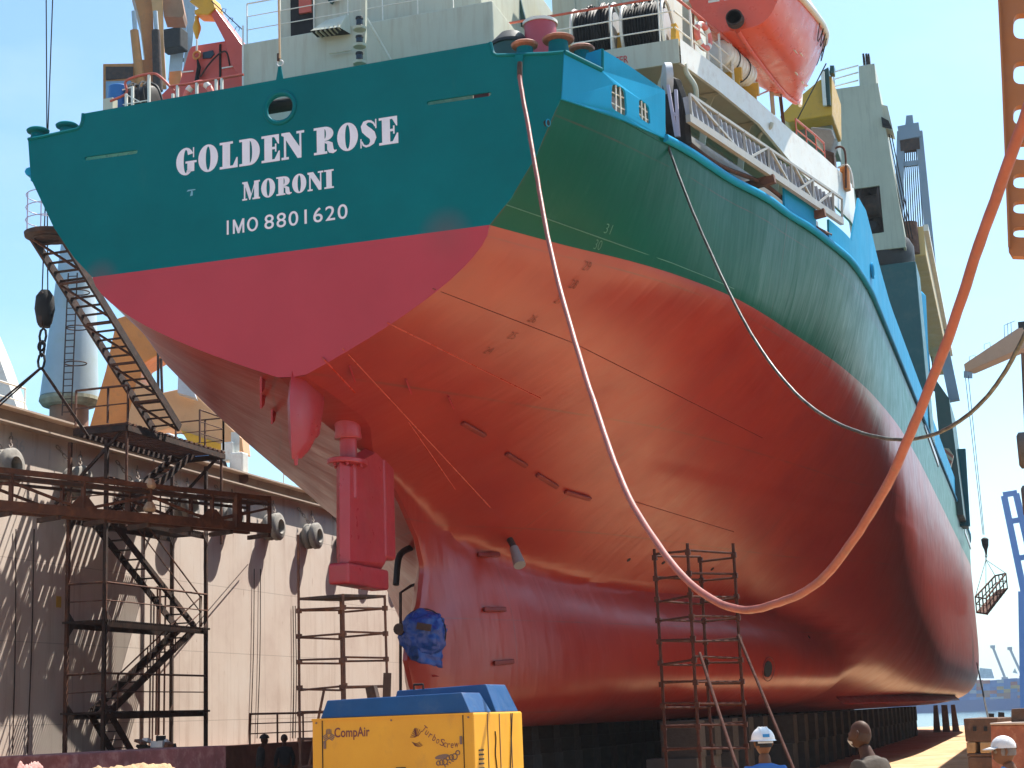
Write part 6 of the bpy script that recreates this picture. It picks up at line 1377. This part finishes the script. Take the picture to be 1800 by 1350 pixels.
# ---- people
SKIN = {'brown': (.15, .070, .038), 'dark': (.065, .028, .016)}
def mat_skin(k): return paint('skin_'+k, SKIN[k], .6, .12, bump=.05, spec=.2)
def cloth(nm, col): return paint('cloth_'+nm, col, .9, .12, None, scale=3, bump=.5)
def skin_mesh(name, verts, edges, radii, mat, parent, sub=2, root=0):
    me = bpy.data.meshes.new(name); me.from_pydata(verts, edges, []); o = bpy.data.objects.new(name, me); C.objects.link(o)
    o.modifiers.new('skin', 'SKIN')
    for i, r_ in enumerate(radii):
        sv = me.skin_vertices[0].data[i]; sv.radius = r_ if isinstance(r_, tuple) else (r_, r_); sv.use_root = (i == root)
    o.modifiers['skin'].use_smooth_shade = True
    ss = o.modifiers.new('sub', 'SUBSURF'); ss.levels = ss.render_levels = sub
    me.materials.append(mat); o.parent = parent
    return o
def person(label, loc, yaw, hgt, skin, shirt, trousers, hair=None, lean=0.0, head_yaw=0.0, head_pitch=0.0, group=None, arms='down'):
    s_ = hgt/1.75; o = thing('person', label, 'person', loc, group); o.rotation_euler = (0, 0, yaw)
    T = lambda x, y, z: (x*s_, (y+lean*max(0, z-.95))*s_, z*s_)
    V, E, Rr = [], [], []
    def add(p, r_, par=None):
        V.append(T(*p)); Rr.append((r_[0]*s_, r_[1]*s_) if isinstance(r_, tuple) else r_*s_)
        if par is not None: E.append((par, len(V)-1))
        return len(V)-1
    pel = add((0, 0, .95), (.155, .115)); wa = add((0, .0, 1.08), (.135, .10), pel); ch_ = add((0, -.01, 1.28), (.165, .115), wa); nb = add((0, -.01, 1.42), (.085, .075), ch_); nk = add((0, .012, 1.50), .062, nb); hd0 = add((0, .03, 1.57), .062, nk)
    hands = []
    for sx in (-1, 1):
        sh0 = add((sx*.18, -.01, 1.395), .065, ch_); el = add((sx*.235, -.03, 1.10), .047, sh0); wr = add((sx*.235, .06, .86), .030, el); pm = add((sx*.232, .085, .79), (.020, .040), wr)
        for k, (dy, ln) in enumerate(((-.028, .072), (-.010, .085), (.010, .080), (.027, .062))):
            f1 = add((sx*.230, .09+dy, .755), .0095, pm); f2 = add((sx*.222, .10+dy, .755-ln*.55), .009, f1); add((sx*.210, .105+dy, .755-ln), .0075, f2)
        t1 = add((sx*.222, .13, .80), .011, pm); add((sx*.212, .15, .765), .009, t1)
        hp = add((sx*.09, 0, .88), .095, pel); kn = add((sx*.10, .015, .50), .062, hp); an = add((sx*.10, -.02, .10), .042, kn); add((sx*.105, .12, .04), (.035, .045), an)
    body = skin_mesh('body', V, E, Rr, mat_skin(skin), o, 2)
    def rotp(p):
        a = head_yaw; cp, sp2 = math.cos(head_pitch), math.sin(head_pitch); x, y, z = p; y, z = y*cp-z*sp2, y*sp2+z*cp
        return (x*math.cos(a)-y*math.sin(a), x*math.sin(a)+y*math.cos(a), z)
    hc = Vector(T(0, .045, 1.655))
    def HP(p): return hc+Vector(rotp((p[0]*s_, p[1]*s_, p[2]*s_)))
    bm = bmesh.new(); bmesh.ops.create_uvsphere(bm, u_segments=24, v_segments=18, radius=1)
    for vv in bm.verts:
        x, y, z = vv.co; fx = .076*(1-.18*max(0, -z)**2); fy = .098; jaw = .02*max(0, -z)*max(0, y)
        p = Vector((x*fx, y*fy+(.012 if z < -.2 and y > 0 else 0)*-z+jaw, z*.118))
        if y > .85: p.y -= .008                                              # flatter face plane
        if z > -.15 and z < .12 and y > .6 and .25 < abs(x) < .6: p.y -= .009 # eye sockets
        if abs(x) < .17 and -.32 < z < .1 and y > .7: p.y += .016*(1-(z+.32)/.5)+.004   # nose
        vv.co = HP(p/1.0)
    me = bpy.data.meshes.new('head'); bm.to_mesh(me); bm.free(); me.materials.append(mat_skin(skin)); me.polygons.foreach_set('use_smooth', [True]*len(me.polygons))
    hd = bpy.data.objects.new('head', me); C.objects.link(hd); hd.parent = o
    def hb_(name, pts, r_, mat):
        mb = MB(); mb.tube([HP(p)+Vector((0, 0, 0)) for p in pts], r_, 8); me_ = mb; off = ORI.get(o.name); ob = mb.build(name, mat, None, smooth=70); ob.parent = hd; return ob
    for sx in (-1, 1):
        hb_('ear', [(sx*.074, .004, .03), (sx*.086, -.008, .025), (sx*.086, -.012, -.005), (sx*.076, .0, -.035)], [.008*s_, .012*s_, .012*s_, .007*s_], mat_skin(skin))
        hb_('eye', [(sx*.030, .086, .012), (sx*.030, .090, .012)], [.009*s_, .006*s_], m_dark)
    hb_('mouth', [(-.022, .100, -.062), (0, .106, -.064), (.022, .100, -.062)], .004*s_, paint('lips', (.10, .035, .03), .5))
    # shirt and trousers as skins that follow the body
    def part(name, pts, eds, rad, mat): return skin_mesh(name, [T(*p) for p in pts], eds, [(a*s_, b_*s_) if True else 0 for a, b_ in rad], mat, o, 2)
    part('shirt', [(0, 0, .90), (0, 0, 1.08), (0, -.01, 1.28), (0, -.01, 1.415), (0, 0, 1.475)]+[(sx*x, y, z) for sx in (-1, 1) for x, y, z in ((.180, -.01, 1.395), (.243, -.03, 1.12), (.243, .035, .93))],
         [(0, 1), (1, 2), (2, 3), (3, 4), (2, 5), (5, 6), (6, 7), (2, 8), (8, 9), (9, 10)], [(.172, .132), (.160, .124), (.195, .140), (.150, .110), (.078, .074)]+[(.082, .082), (.062, .062), (.050, .050)]*2, shirt)
    part('trousers', [(0, 0, .97)]+[(sx*x, y, z) for sx in (-1, 1) for x, y, z in ((.09, 0, .86), (.10, .015, .50), (.10, -.02, .09))], [(0, 1), (1, 2), (2, 3), (0, 4), (4, 5), (5, 6)], [(.165, .125)]+[(.108, .108), (.080, .080), (.066, .066)]*2, trousers)
    for sx in (-1, 1):
        mb = MB(); mb.tube([T(sx*.10, -.07, .05), T(sx*.102, .03, .05), T(sx*.106, .15, .04)], [.045*s_, .05*s_, .035*s_], 10); ob = mb.build('shoe', m_dark, None, smooth=60); ob.parent = o
    o['_h'] = 0
    del o['_h']
    return o, hd, HP, s_
def head_part(hd, name, bmfn, mat, HP, smooth=True):
    bm = bmesh.new(); bmfn(bm)
    for vv in bm.verts: vv.co = HP(tuple(vv.co))
    me = bpy.data.meshes.new(name); bm.to_mesh(me); bm.free(); me.materials.append(mat)
    if smooth: me.polygons.foreach_set('use_smooth', [True]*len(me.polygons))
    ob = bpy.data.objects.new(name, me); C.objects.link(ob); ob.parent = hd; return ob
def dome(rx, ry, rz, z0, cut=0.0, y0=0.0, seg=28):
    def f_(bm):
        bmesh.ops.create_uvsphere(bm, u_segments=seg, v_segments=20, radius=1)
        bmesh.ops.delete(bm, geom=[vv for vv in bm.verts if vv.co.z < cut-.02], context='VERTS')
        for vv in bm.verts: x, y, z = vv.co; vv.co = (x*rx, y*ry+y0, z*rz+z0)
    return f_
def brim(rx, ry, z0, w_, front=0.0, y0=0.0):
    def f_(bm):
        n = 32; a_, b_ = [], []
        for k in range(n):
            a = 2*math.pi*k/n; e = w_+(front*max(0, math.sin(a))**2); a_.append(bm.verts.new((rx*math.cos(a), ry*math.sin(a)+y0, z0))); b_.append(bm.verts.new(((rx+w_)*math.cos(a), (ry+e)*math.sin(a)+y0, z0-.012)))
        for k in range(n): bm.faces.new((a_[k], a_[(k+1) % n], b_[(k+1) % n], b_[k]))
    return f_
def ground_at(x, D): d = sight(x, 1300); t_ = D/math.hypot(d.x, d.y); return (CAM.x+d.x*t_, CAM.y+d.y*t_, 0)
# man in the white helmet, seen from behind
m_blue_c = cloth('blue', (.035, .13, .38)); m_pale = cloth('pale_blue', (.30, .44, .62)); m_navy = cloth('navy', (.02, .03, .06)); m_khaki = cloth('khaki', (.060, .046, .034)); m_char = cloth('charcoal', (.02, .02, .022))
m_hair = paint('dark_hair', (.015, .012, .010), .9, .2, bump=.6, scale=8); m_grey_hair = paint('grey_hair', (.16, .14, .13), .9, .2, bump=.5, scale=8)
m_hat = paint('helmet_white', (.72, .74, .76), .3, .04, (.4, .4, .4), .2, 6, .02)
oA, hA, HA, sA_ = person('man in a white safety helmet and bright blue shirt seen from behind', ground_at(1342, 16), HEAD-.05, 1.715, 'brown', m_blue_c, m_navy, head_yaw=.15)
head_part(hA, 'hair', dome(.082, .104, .122, 0, -.25, -.008), m_hair, HA)
hl = head_part(hA, 'helmet', dome(.116, .138, .125, .035, 0.0), m_hat, HA)
head_part(hA, 'helmet_brim', brim(.114, .136, .038, .018, .045), m_hat, HA)
def ribs(bm):
    for x in (-.032, 0, .032):
        pr = [(x, .134*math.cos(a), .035+.128*math.sin(a)) for a in np.linspace(.3, math.pi-.3, 14)]; vs = []
        for p in pr: vs.append((bm.verts.new((p[0]-.008, p[1], p[2])), bm.verts.new((p[0]+.008, p[1], p[2]))))
        for i in range(len(vs)-1): bm.faces.new((vs[i][0], vs[i][1], vs[i+1][1], vs[i+1][0]))
head_part(hA, 'helmet_rib', ribs, m_hat, HA)
def rect_back(x0, x1, z0, z1, r_):
    def f_(bm):
        vs = []
        for k in range(7):
            x = lerp(x0, x1, k/6); y = -r_*math.sqrt(max(0, 1-(x/.118)**2)); vs.append((bm.verts.new((x, y, z0)), bm.verts.new((x, y*.97, z1))))
        for i in range(6): bm.faces.new((vs[i][0], vs[i+1][0], vs[i+1][1], vs[i][1]))
    return f_
head_part(hA, 'helmet_sticker', rect_back(-.034, .034, .062, .092, .141), paint('sticker_blue', (.03, .22, .50), .4), HA)
head_part(hA, 'suspension_strap', rect_back(-.062, .062, -.035, -.005, .112), m_char, HA); head_part(hA, 'suspension_strap', rect_back(-.075, .075, .004, .022, .122), m_grey_white, HA)
# bald man looking up to the left
oB, hB, HB_, sB_ = person('bald man with a grey beard and khaki shirt looking up to the left', ground_at(1532, 15), HEAD+.75, 1.79, 'dark', m_khaki, m_char, lean=.10, head_yaw=.25, head_pitch=.25)
head_part(hB, 'hair', lambda bm: (bmesh.ops.create_uvsphere(bm, u_segments=24, v_segments=16, radius=1), bmesh.ops.delete(bm, geom=[vv for vv in bm.verts if vv.co.z > .25 or vv.co.z < -.55 or vv.co.y > .15], context='VERTS'), [setattr(vv, 'co', Vector((vv.co.x*.079, vv.co.y*.101, vv.co.z*.121))) for vv in bm.verts]), paint('stubble', (.060, .034, .024), .9, .2, None, bump=.3, scale=8), HB_)
head_part(hB, 'beard', lambda bm: (bmesh.ops.create_uvsphere(bm, u_segments=24, v_segments=16, radius=1), bmesh.ops.delete(bm, geom=[vv for vv in bm.verts if vv.co.z > -.42 or vv.co.y < .15], context='VERTS'), [setattr(vv, 'co', Vector((vv.co.x*.080, vv.co.y*.112+.012, vv.co.z*.128))) for vv in bm.verts]), paint('beard', (.45, .43, .41), .95, .2, bump=.5, scale=8), HB_)
# man in the pale cap
oC, hC, HC_, sC_ = person('man in a stained white cap and light blue shirt at the right edge looking left', ground_at(1778, 14.5), HEAD+1.15, 1.61, 'brown', m_pale, m_navy, lean=.05, head_yaw=.35)
head_part(hC, 'hair', dome(.080, .102, .120, 0, -.40, -.012), m_grey_hair, HC_)
m_cap = paint('cap_white', (.60, .61, .62), .85, .08, (.10, .10, .10), .6, 5, .3)
head_part(hC, 'cap', dome(.092, .116, .112, .030, -.05, -.004), m_cap, HC_)
def visor(bm):
    n = 12; a_, b_ = [], []
    for k in range(n+1):
        a = lerp(.18*math.pi, .82*math.pi, k/n); a_.append(bm.verts.new((.092*math.cos(a), .112*math.sin(a), .034))); b_.append(bm.verts.new((.098*math.cos(a), .112*math.sin(a)+.075*math.sin(a)**.6, .016)))
    for k in range(n): bm.faces.new((a_[k], a_[k+1], b_[k+1], b_[k]))
vz = head_part(hC, 'cap_visor', visor, m_cap, HC_); sm = vz.modifiers.new('t', 'SOLIDIFY'); sm.thickness = .006
head_part(hC, 'cap_opening', rect_back(-.035, .035, .022, .060, .121), m_char, HC_)
def collar(bm):
    n = 24; a_, b_ = [], []
    for k in range(n): a = 2*math.pi*k/n; a_.append(bm.verts.new((.062*math.cos(a), .062*math.sin(a)-.03, -.135))); b_.append(bm.verts.new((.088*math.cos(a), .080*math.sin(a)-.035, -.20)))
    for k in range(n): bm.faces.new((a_[k], a_[(k+1) % n], b_[(k+1) % n], b_[k]))
head_part(hC, 'shirt_collar', collar, cloth('collar_blue', (.04, .22, .62)), HC_)
# two workers in the shade at the left
oD, hD, HD, sD_ = person('worker in dark overalls in the shade left of the yellow compressor facing right', ground_at(456, 44), HEAD-1.3, 1.74, 'dark', m_char, m_char, lean=.12); head_part(hD, 'helmet', dome(.112, .134, .12, .03, 0.0), m_char, HD)
oE, hE, HE, sE_ = person('worker in a dark cap standing nearest the yellow compressor in the shade', ground_at(500, 45), HEAD+.3, 1.72, 'dark', m_char, m_char); head_part(hE, 'cap', dome(.095, .118, .11, .03, 0.0), m_dark_rust, HE)
# ---- hoses
def hose(name, label, cat, pts, r_, mat, fit=()):
    P = curve_pts([at(x, y, D=d_) for x, y, d_ in pts], 8); rng = random.Random(len(pts)); w0 = Vector((0, 0, 0))
    for i in range(2, len(P)-2): w0 = w0*.8+Vector((rng.uniform(-1, 1), rng.uniform(-1, 1), rng.uniform(-1, 1)))*r_*.10; P[i] = P[i]+w0
    o = tag(MB().tube(P, [r_*rng.uniform(.97, 1.03) for _ in P], 14).build(name, mat, smooth=60), label, cat)
    for i in fit: a, b_ = P[i], P[i+1]; d_ = (b_-a).normalized(); MB().tube([a-d_*.16, a-d_*.12, a+d_*.12, a+d_*.16], [r_*1.04, r_*1.22, r_*1.22, r_*1.04], 14).build('coupling', m_dark_rust, o, smooth=40)
    return o
m_hose = paint('red_hose', (.26, .070, .050), .5, .22, (.10, .05, .04), .6, 4, .2)
hs = [(913, 118, 26.6), (916, 150, 26.5), (935, 260, 25.7), (963, 415, 24.5), (999, 560, 23), (1050, 725, 21), (1100, 862, 19.5), (1160, 962, 18), (1222, 1032, 17), (1300, 1072, 16), (1380, 1056, 15.2), (1452, 1012, 14.5), (1530, 902, 13.5), (1600, 762, 12.5), (1662, 610, 11.7), (1722, 430, 10.9), (1800, 212, 10), (1870, 10, 9.3), (1930, -180, 8.8)]
hose('red_hose', 'thick red hose hanging in a long loop from the stern corner to the upper right', 'hose', hs, .038, m_hose, (2,))
cbp = [(1169, 238, 30), (1186, 290, 29.8), (1215, 365, 29.4), (1252, 450, 29), (1298, 545, 28.4), (1345, 625, 27.8), (1398, 690, 27), (1450, 732, 26.2), (1505, 758, 25.4), (1560, 771, 24.4), (1605, 772, 23.5), (1655, 758, 22.4), (1705, 726, 21.2), (1752, 676, 20), (1790, 612, 19), (1840, 500, 18)]
hose('thin_cable', 'thin dark cable looping from the ship ladder to the dock wall on the right', 'cable', cbp, .027, paint('cable_dark', (.05, .055, .05), .45, .3, (.25, .27, .22), .5, 2))
# ---- keel blocks
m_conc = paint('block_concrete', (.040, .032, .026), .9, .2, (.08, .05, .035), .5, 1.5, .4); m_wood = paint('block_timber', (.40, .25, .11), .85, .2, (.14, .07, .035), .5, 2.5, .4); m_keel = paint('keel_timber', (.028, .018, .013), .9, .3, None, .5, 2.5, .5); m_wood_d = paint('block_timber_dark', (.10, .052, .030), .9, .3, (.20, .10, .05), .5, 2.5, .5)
k0 = thing('keel_block', 'keel block of concrete and timber under the centre line of the ship', 'keel block', (0, 9, 0), 'keel blocks under the ship')
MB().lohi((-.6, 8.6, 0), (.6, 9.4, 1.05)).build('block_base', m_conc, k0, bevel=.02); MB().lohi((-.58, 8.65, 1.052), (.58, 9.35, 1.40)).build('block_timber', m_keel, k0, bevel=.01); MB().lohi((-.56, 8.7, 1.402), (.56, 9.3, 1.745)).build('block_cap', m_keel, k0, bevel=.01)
for k in range(1, 42): copy_tree(k0, (0, 9+1.9*k, 0))
s0 = thing('side_block', 'tall dark bilge block standing under the starboard bilge of the ship', 'bilge block', (4.4, 12, 0), 'bilge blocks under the ship')
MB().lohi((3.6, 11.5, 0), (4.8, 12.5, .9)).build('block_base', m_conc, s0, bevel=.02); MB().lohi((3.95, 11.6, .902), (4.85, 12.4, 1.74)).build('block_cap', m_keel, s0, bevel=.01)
for k in range(0, 26):
    y = 14+2.5*k
    copy_tree(s0, (4.4 if y < 24 else 4.9, y, 0))
    r_ = copy_tree(s0, (-5.0, y, 0), 'tall dark bilge block standing under the port bilge of the ship', rz=math.pi)
# far trestles under the forefoot
for (x, lab) in ((1654, 'brown tapered trestle under the far end of the keel, left of the pair'), (1671, 'brown tapered trestle under the far end of the keel, nearest the water')):
    c_ = at(x, 1275, D=112); o = thing('trestle', lab, 'trestle', (c_.x, c_.y, 0)); w_ = .42
    for s_ in (-1, 1): MB().prism([Vector((c_.x+s_*.25-.12, c_.y, 1.74)), Vector((c_.x+s_*.25+.12, c_.y, 1.74)), Vector((c_.x+s_*.30+.22, c_.y, 0)), Vector((c_.x+s_*.30-.22, c_.y, 0))], (0, .6, 0)).build('trestle_leg', m_rust, o)
# ---- heaped blocks on the right
def block(name, label, pts, D, dep, mat, bev=.02, cat='block', par=None, ground=False):
    P = [at(*q, D=D) for q in pts]
    if ground: P = [Vector((p.x, p.y, 0)) if i in ground else p for i, p in enumerate(P)]
    o = MB().prism(P, Vector((.25, 1, 0)).normalized()*dep).build(name, mat, par, bevel=bev)
    return tag(o, label, cat) if label else o
tA = thing('timber_block', 'brown timber block with two dark holes resting on pale posts by the water', 'block', tuple(at(1725, 1300, D=30)))
block('block_body', None, [(1693, 1263), (1754, 1262), (1742, 1304), (1697, 1304)], 30, 1.0, m_wood_d, par=tA)
for x in (1713, 1732): block('bolt_hole', None, [(x-3, 1277), (x+3, 1277), (x+3, 1285), (x-3, 1285)], 29.97, .02, m_dark, 0, par=tA)
for i, (x0, x1, lab) in enumerate(((1698, 1714, 'yellowish upright timber under the left end of the holed block'), (1722, 1740, 'yellowish upright timber under the right end of the holed block'))):
    block('timber_post', lab, [(x0, 1304.4), (x1, 1304.4), (x1, 1324), (x0+1, 1324)], 30, .6, m_wood, cat='timber')
block('timber_baulk', 'flat timber baulk lying below the two yellowish uprights', [(1699, 1324.5), (1748, 1324.5), (1748, 1330), (1699, 1330)], 30, .9, m_wood_d, cat='timber')
block('concrete_block', 'lowest brown block of the stack by the water', [(1701, 1330.5), (1760, 1330.5), (1760, 1370), (1701, 1370)], 30, 1.0, m_wood_d, ground=(2, 3))
m_brick = paint('old_block', (.30, .10, .055), .9, .25, (.42, .25, .15), .6, 3, .5)
block('rust_block', 'large rust red block with a pale capped top behind the man in the cap', [(1741, 1275), (1830, 1274), (1830, 1400), (1741, 1400)], 27, 1.2, m_brick, ground=(2, 3))
block('cap_slab', 'pale rough slab lying on top of the large rust red block', [(1739, 1271), (1830, 1268), (1830, 1273.5), (1740, 1274.5)], 26.95, 1.3, paint('pale_slab', (.42, .33, .27), .9, .2, bump=.5), cat='slab')
block('timber_pile_block', 'weathered timber block on top of the pale slab at the right edge', [(1777, 1246), (1840, 1243), (1840, 1268), (1777, 1270)], 27.2, 1.0, m_wood_d)
for i, (x, y0, lab) in enumerate(((1742, 1254, 'short dark stake standing by the water beside the holed block'), (1760, 1252, 'dark stake nearest the weathered timber block'))): tag(MB().beam(at(x, y0, D=34), at(x, 1290, D=34), .12, .12).build('stake', m_dark), lab, 'stake')
tag(MB().tube([at(1717, 1165, D=60), at(1737, 1262, D=31)], .02, 6).build('mooring_line', m_dark), 'thin dark line running from the bow down to the holed timber block', 'rope')
# ---- left bottom: heap of grit, rubble bag, purple painted block
def heap(name, label, cat, c_, rx, ry, hz, mat, seed, sub=64):
    bm = bmesh.new(); bmesh.ops.create_grid(bm, x_segments=sub, y_segments=sub, size=1)
    for vv in bm.verts:
        x, y = vv.co.x, vv.co.y; r_ = min(1, max(abs(x), abs(y))**1.0*.55+math.hypot(x, y)*.45); h_ = max(0, 1-r_**5)
        n_ = mnoise.fractal(Vector((x*2.2+seed, y*2.2, seed)), .8, 2.2, 5); vv.co = (c_[0]+x*rx*(1+.06*n_), c_[1]+y*ry, c_[2]+h_*hz*(1+.035*n_)+.05*n_*h_+.02*mnoise.noise(Vector((x*14, y*14, seed)))*h_)
    me = bpy.data.meshes.new(name); bm.to_mesh(me); bm.free(); me.materials.append(mat); me.polygons.foreach_set('use_smooth', [True]*len(me.polygons)); o = bpy.data.objects.new(name, me); C.objects.link(o); return tag(o, label, cat)
m_grit = paint('grit', (.44, .28, .15), .95, .25, (.22, .13, .07), .5, 4, .9); m_pinkb = paint('pink_rubble', (.48, .25, .22), .95, .25, (.62, .45, .40), .6, 5, .9)
g_ = at(190, 1340, D=17); heap('grit_heap', 'low tan heap of blasting grit in the bottom left', 'heap', (g_.x, g_.y+.6, 0), .78, 1.0, g_.z-.08, m_grit, 3)
g_ = at(2, 1332, D=17); heap('rubble_bag', 'pinkish heap of broken brick in the bottom left corner', 'heap', (g_.x, g_.y+.5, 0),   .09, .4, g_.z-.10, m_pinkb, 9, 40)
g0, g1 = at(122, 1322, D=27), at(398, 1313, D=31); zt2 = (g0.z+g1.z)/2
mb = MB(); dv_ = Vector((-(g1-g0).y, (g1-g0).x, 0)).normalized()*1.4; mb.prism([(g0.x, g0.y, 0), (g1.x, g1.y, 0), (g1.x, g1.y, zt2), (g0.x, g0.y, zt2)], dv_)
tag(mb.build('painted_block', paint('purple_red_block', (.17, .05, .05), .8, .25, (.35, .2, .18), .6, 2, .4), bevel=.03), 'long purple red block with worn paint behind the tan heap', 'block')
rng = random.Random(11); c_ = at(285, 1306, D=38)
o = thing('scrap_pile', 'small pile of rags and scrap at the foot of the stair tower', 'scrap', tuple(c_))
for k in range(9): MB().box(c_+Vector((rng.uniform(-.5, .5), rng.uniform(-.2, .2), rng.uniform(-.12, .12))), (rng.uniform(.1, .35), rng.uniform(.1, .3), rng.uniform(.05, .16)), Matrix.Rotation(rng.uniform(0, 3), 3, 'Z') @ Matrix.Rotation(rng.uniform(-.6, .6), 3, 'X')).build('scrap_piece', rng.choice([m_grey_white, m_dark, m_khaki, m_rust]), o)
# ================================================================ FAR SHORE
def far(pts, D, dep, name, mat, par): return MB().prism([at(*q, D=D) for q in pts], (0, dep, 0)).build(name, mat, par)
gc = thing('gantry_crane', 'tall blue quay gantry crane across the water at the right edge', 'crane', tuple(at(1790, 1240, D=420))); DG = 420; m_gb = paint('gantry_blue', (.045, .20, .52), .5, .1, scale=.1)
for (a, b_, w_) in (((1765, 872), (1800, 1042), 1.6), ((1786, 868), (1816, 1000), 1.6), ((1797, 1040), (1801, 1245), 2.0), ((1800, 1040), (1830, 1000), 1.2), ((1828, 1000), (1830, 1245), 2.0)): MB().beam(at(*a, D=DG), at(*b_, D=DG), w_, w_).build('gantry_leg', m_gb, gc)
for (a, b_) in (((1763, 870), (1788, 866)), ((1774, 917), (1797, 913)), ((1785, 982), (1810, 978))): MB().beam(at(*a, D=DG), at(*b_, D=DG), 1.0, 1.3).build('gantry_tie', m_gb, gc)
cs = thing('container_ship', 'blue container ship stacked with boxes moored across the water', 'ship', tuple(at(1760, 1240, D=760))); DS = 760; ws_ = DS/F_PX
a, b_ = at(1560, 1240, D=DS), at(2010, 1240, D=DS); MB().prism([(a.x, a.y, -2.6), (b_.x, b_.y, -2.6), (b_.x, b_.y, 2.0), (a.x, a.y, 2.4)], (0, 20, 0)).build('ship_hull', paint('far_hull_blue', (.05, .14, .36), .6, .1, scale=.05), cs)
MB().prism([at(*q, D=DS-1) for q in [(1720, 1192), (1722, 1174), (1743, 1176), (1748, 1192)]], (0, 10, 0)).build('bridge_house', paint('far_white', (.62, .64, .66), .6), cs)
MB().prism([at(*q, D=DS-1) for q in [(1780, 1182), (1784, 1174), (1789, 1184)]], (0, 8, 0)).build('funnel', m_white, cs)
rng = random.Random(2); cols = [(.05, .17, .42), (.06, .20, .45), (.05, .15, .38), (.45, .10, .08), (.50, .30, .12), (.08, .22, .48), (.40, .42, .45), (.06, .20, .42), (.36, .16, .12)]
cm = [paint('container_%s' % n_, c_, .6, .1, scale=.2) for n_, c_ in zip(('deep_blue', 'blue', 'dark_blue', 'red', 'tan', 'light_blue', 'grey', 'mid_blue', 'brown'), cols)]
x = 1690
for r_ in range(7):
    for k in range(15):
        px_ = 1650+12*k; py_ = 1233.5-6.0*r_+1.0*math.sin(k)-.0384*(px_-1750)
        if py_ < 1193 and rng.random() < .0: continue
        q = at(px_, py_, D=DS); mb = MB(); mb.box(q, (11.5*ws_, 2.4, 5.6*ws_)); mb.build('container', rng.choice(cm), cs)
for i, (xb, yb, xt, yt, lab) in enumerate(((1766, 1190, 1745, 1137, 'pale lattice jib of the left harbour crane far across the water'), (1797, 1188, 1775, 1140, 'pale lattice jib of the right harbour crane far across the water'))):
    o = thing('harbour_crane', lab, 'crane', tuple(at(xb, yb, D=1100))); p0, p1 = at(xb, yb, D=1100), at(xt, yt, D=1100)
    MB().beam(p0, p1, 1.4, 1.6).build('jib', m_far, o); MB().box(p1, (3, 2, 2)).build('jib_head', m_far, o); MB().beam((p0.x, p0.y, -2.6), p0, 4, 4).build('crane_tower', m_far, o)
mb = MB(); mb.lohi((-500, 1150, -3.2), (700, 1400, .5)); tag(mb.build('far_quay', paint('quay_concrete', (.30, .30, .29), .9, scale=.05)), kind='structure')
# ================================================================ AIR
m_haze = bpy.data.materials.new('haze_air'); m_haze.use_nodes = True; t = m_haze.node_tree; t.nodes.clear()
out = t.nodes.new('ShaderNodeOutputMaterial'); vol = t.nodes.new('ShaderNodeVolumePrincipled'); vol.inputs['Color'].default_value = (.80, .90, 1.0, 1); vol.inputs['Density'].default_value = .0002; vol.inputs['Anisotropy'].default_value = .3
t.links.new(vol.outputs[0], out.inputs['Volume']); m_haze.cycles.homogeneous_volume = True
mb = MB(); mb.lohi((-9200, -3200, -4.5), (9200, 12200, 75)); tag(mb.build('haze', m_haze), kind='stuff')
S.cycles.volume_bounces = 0
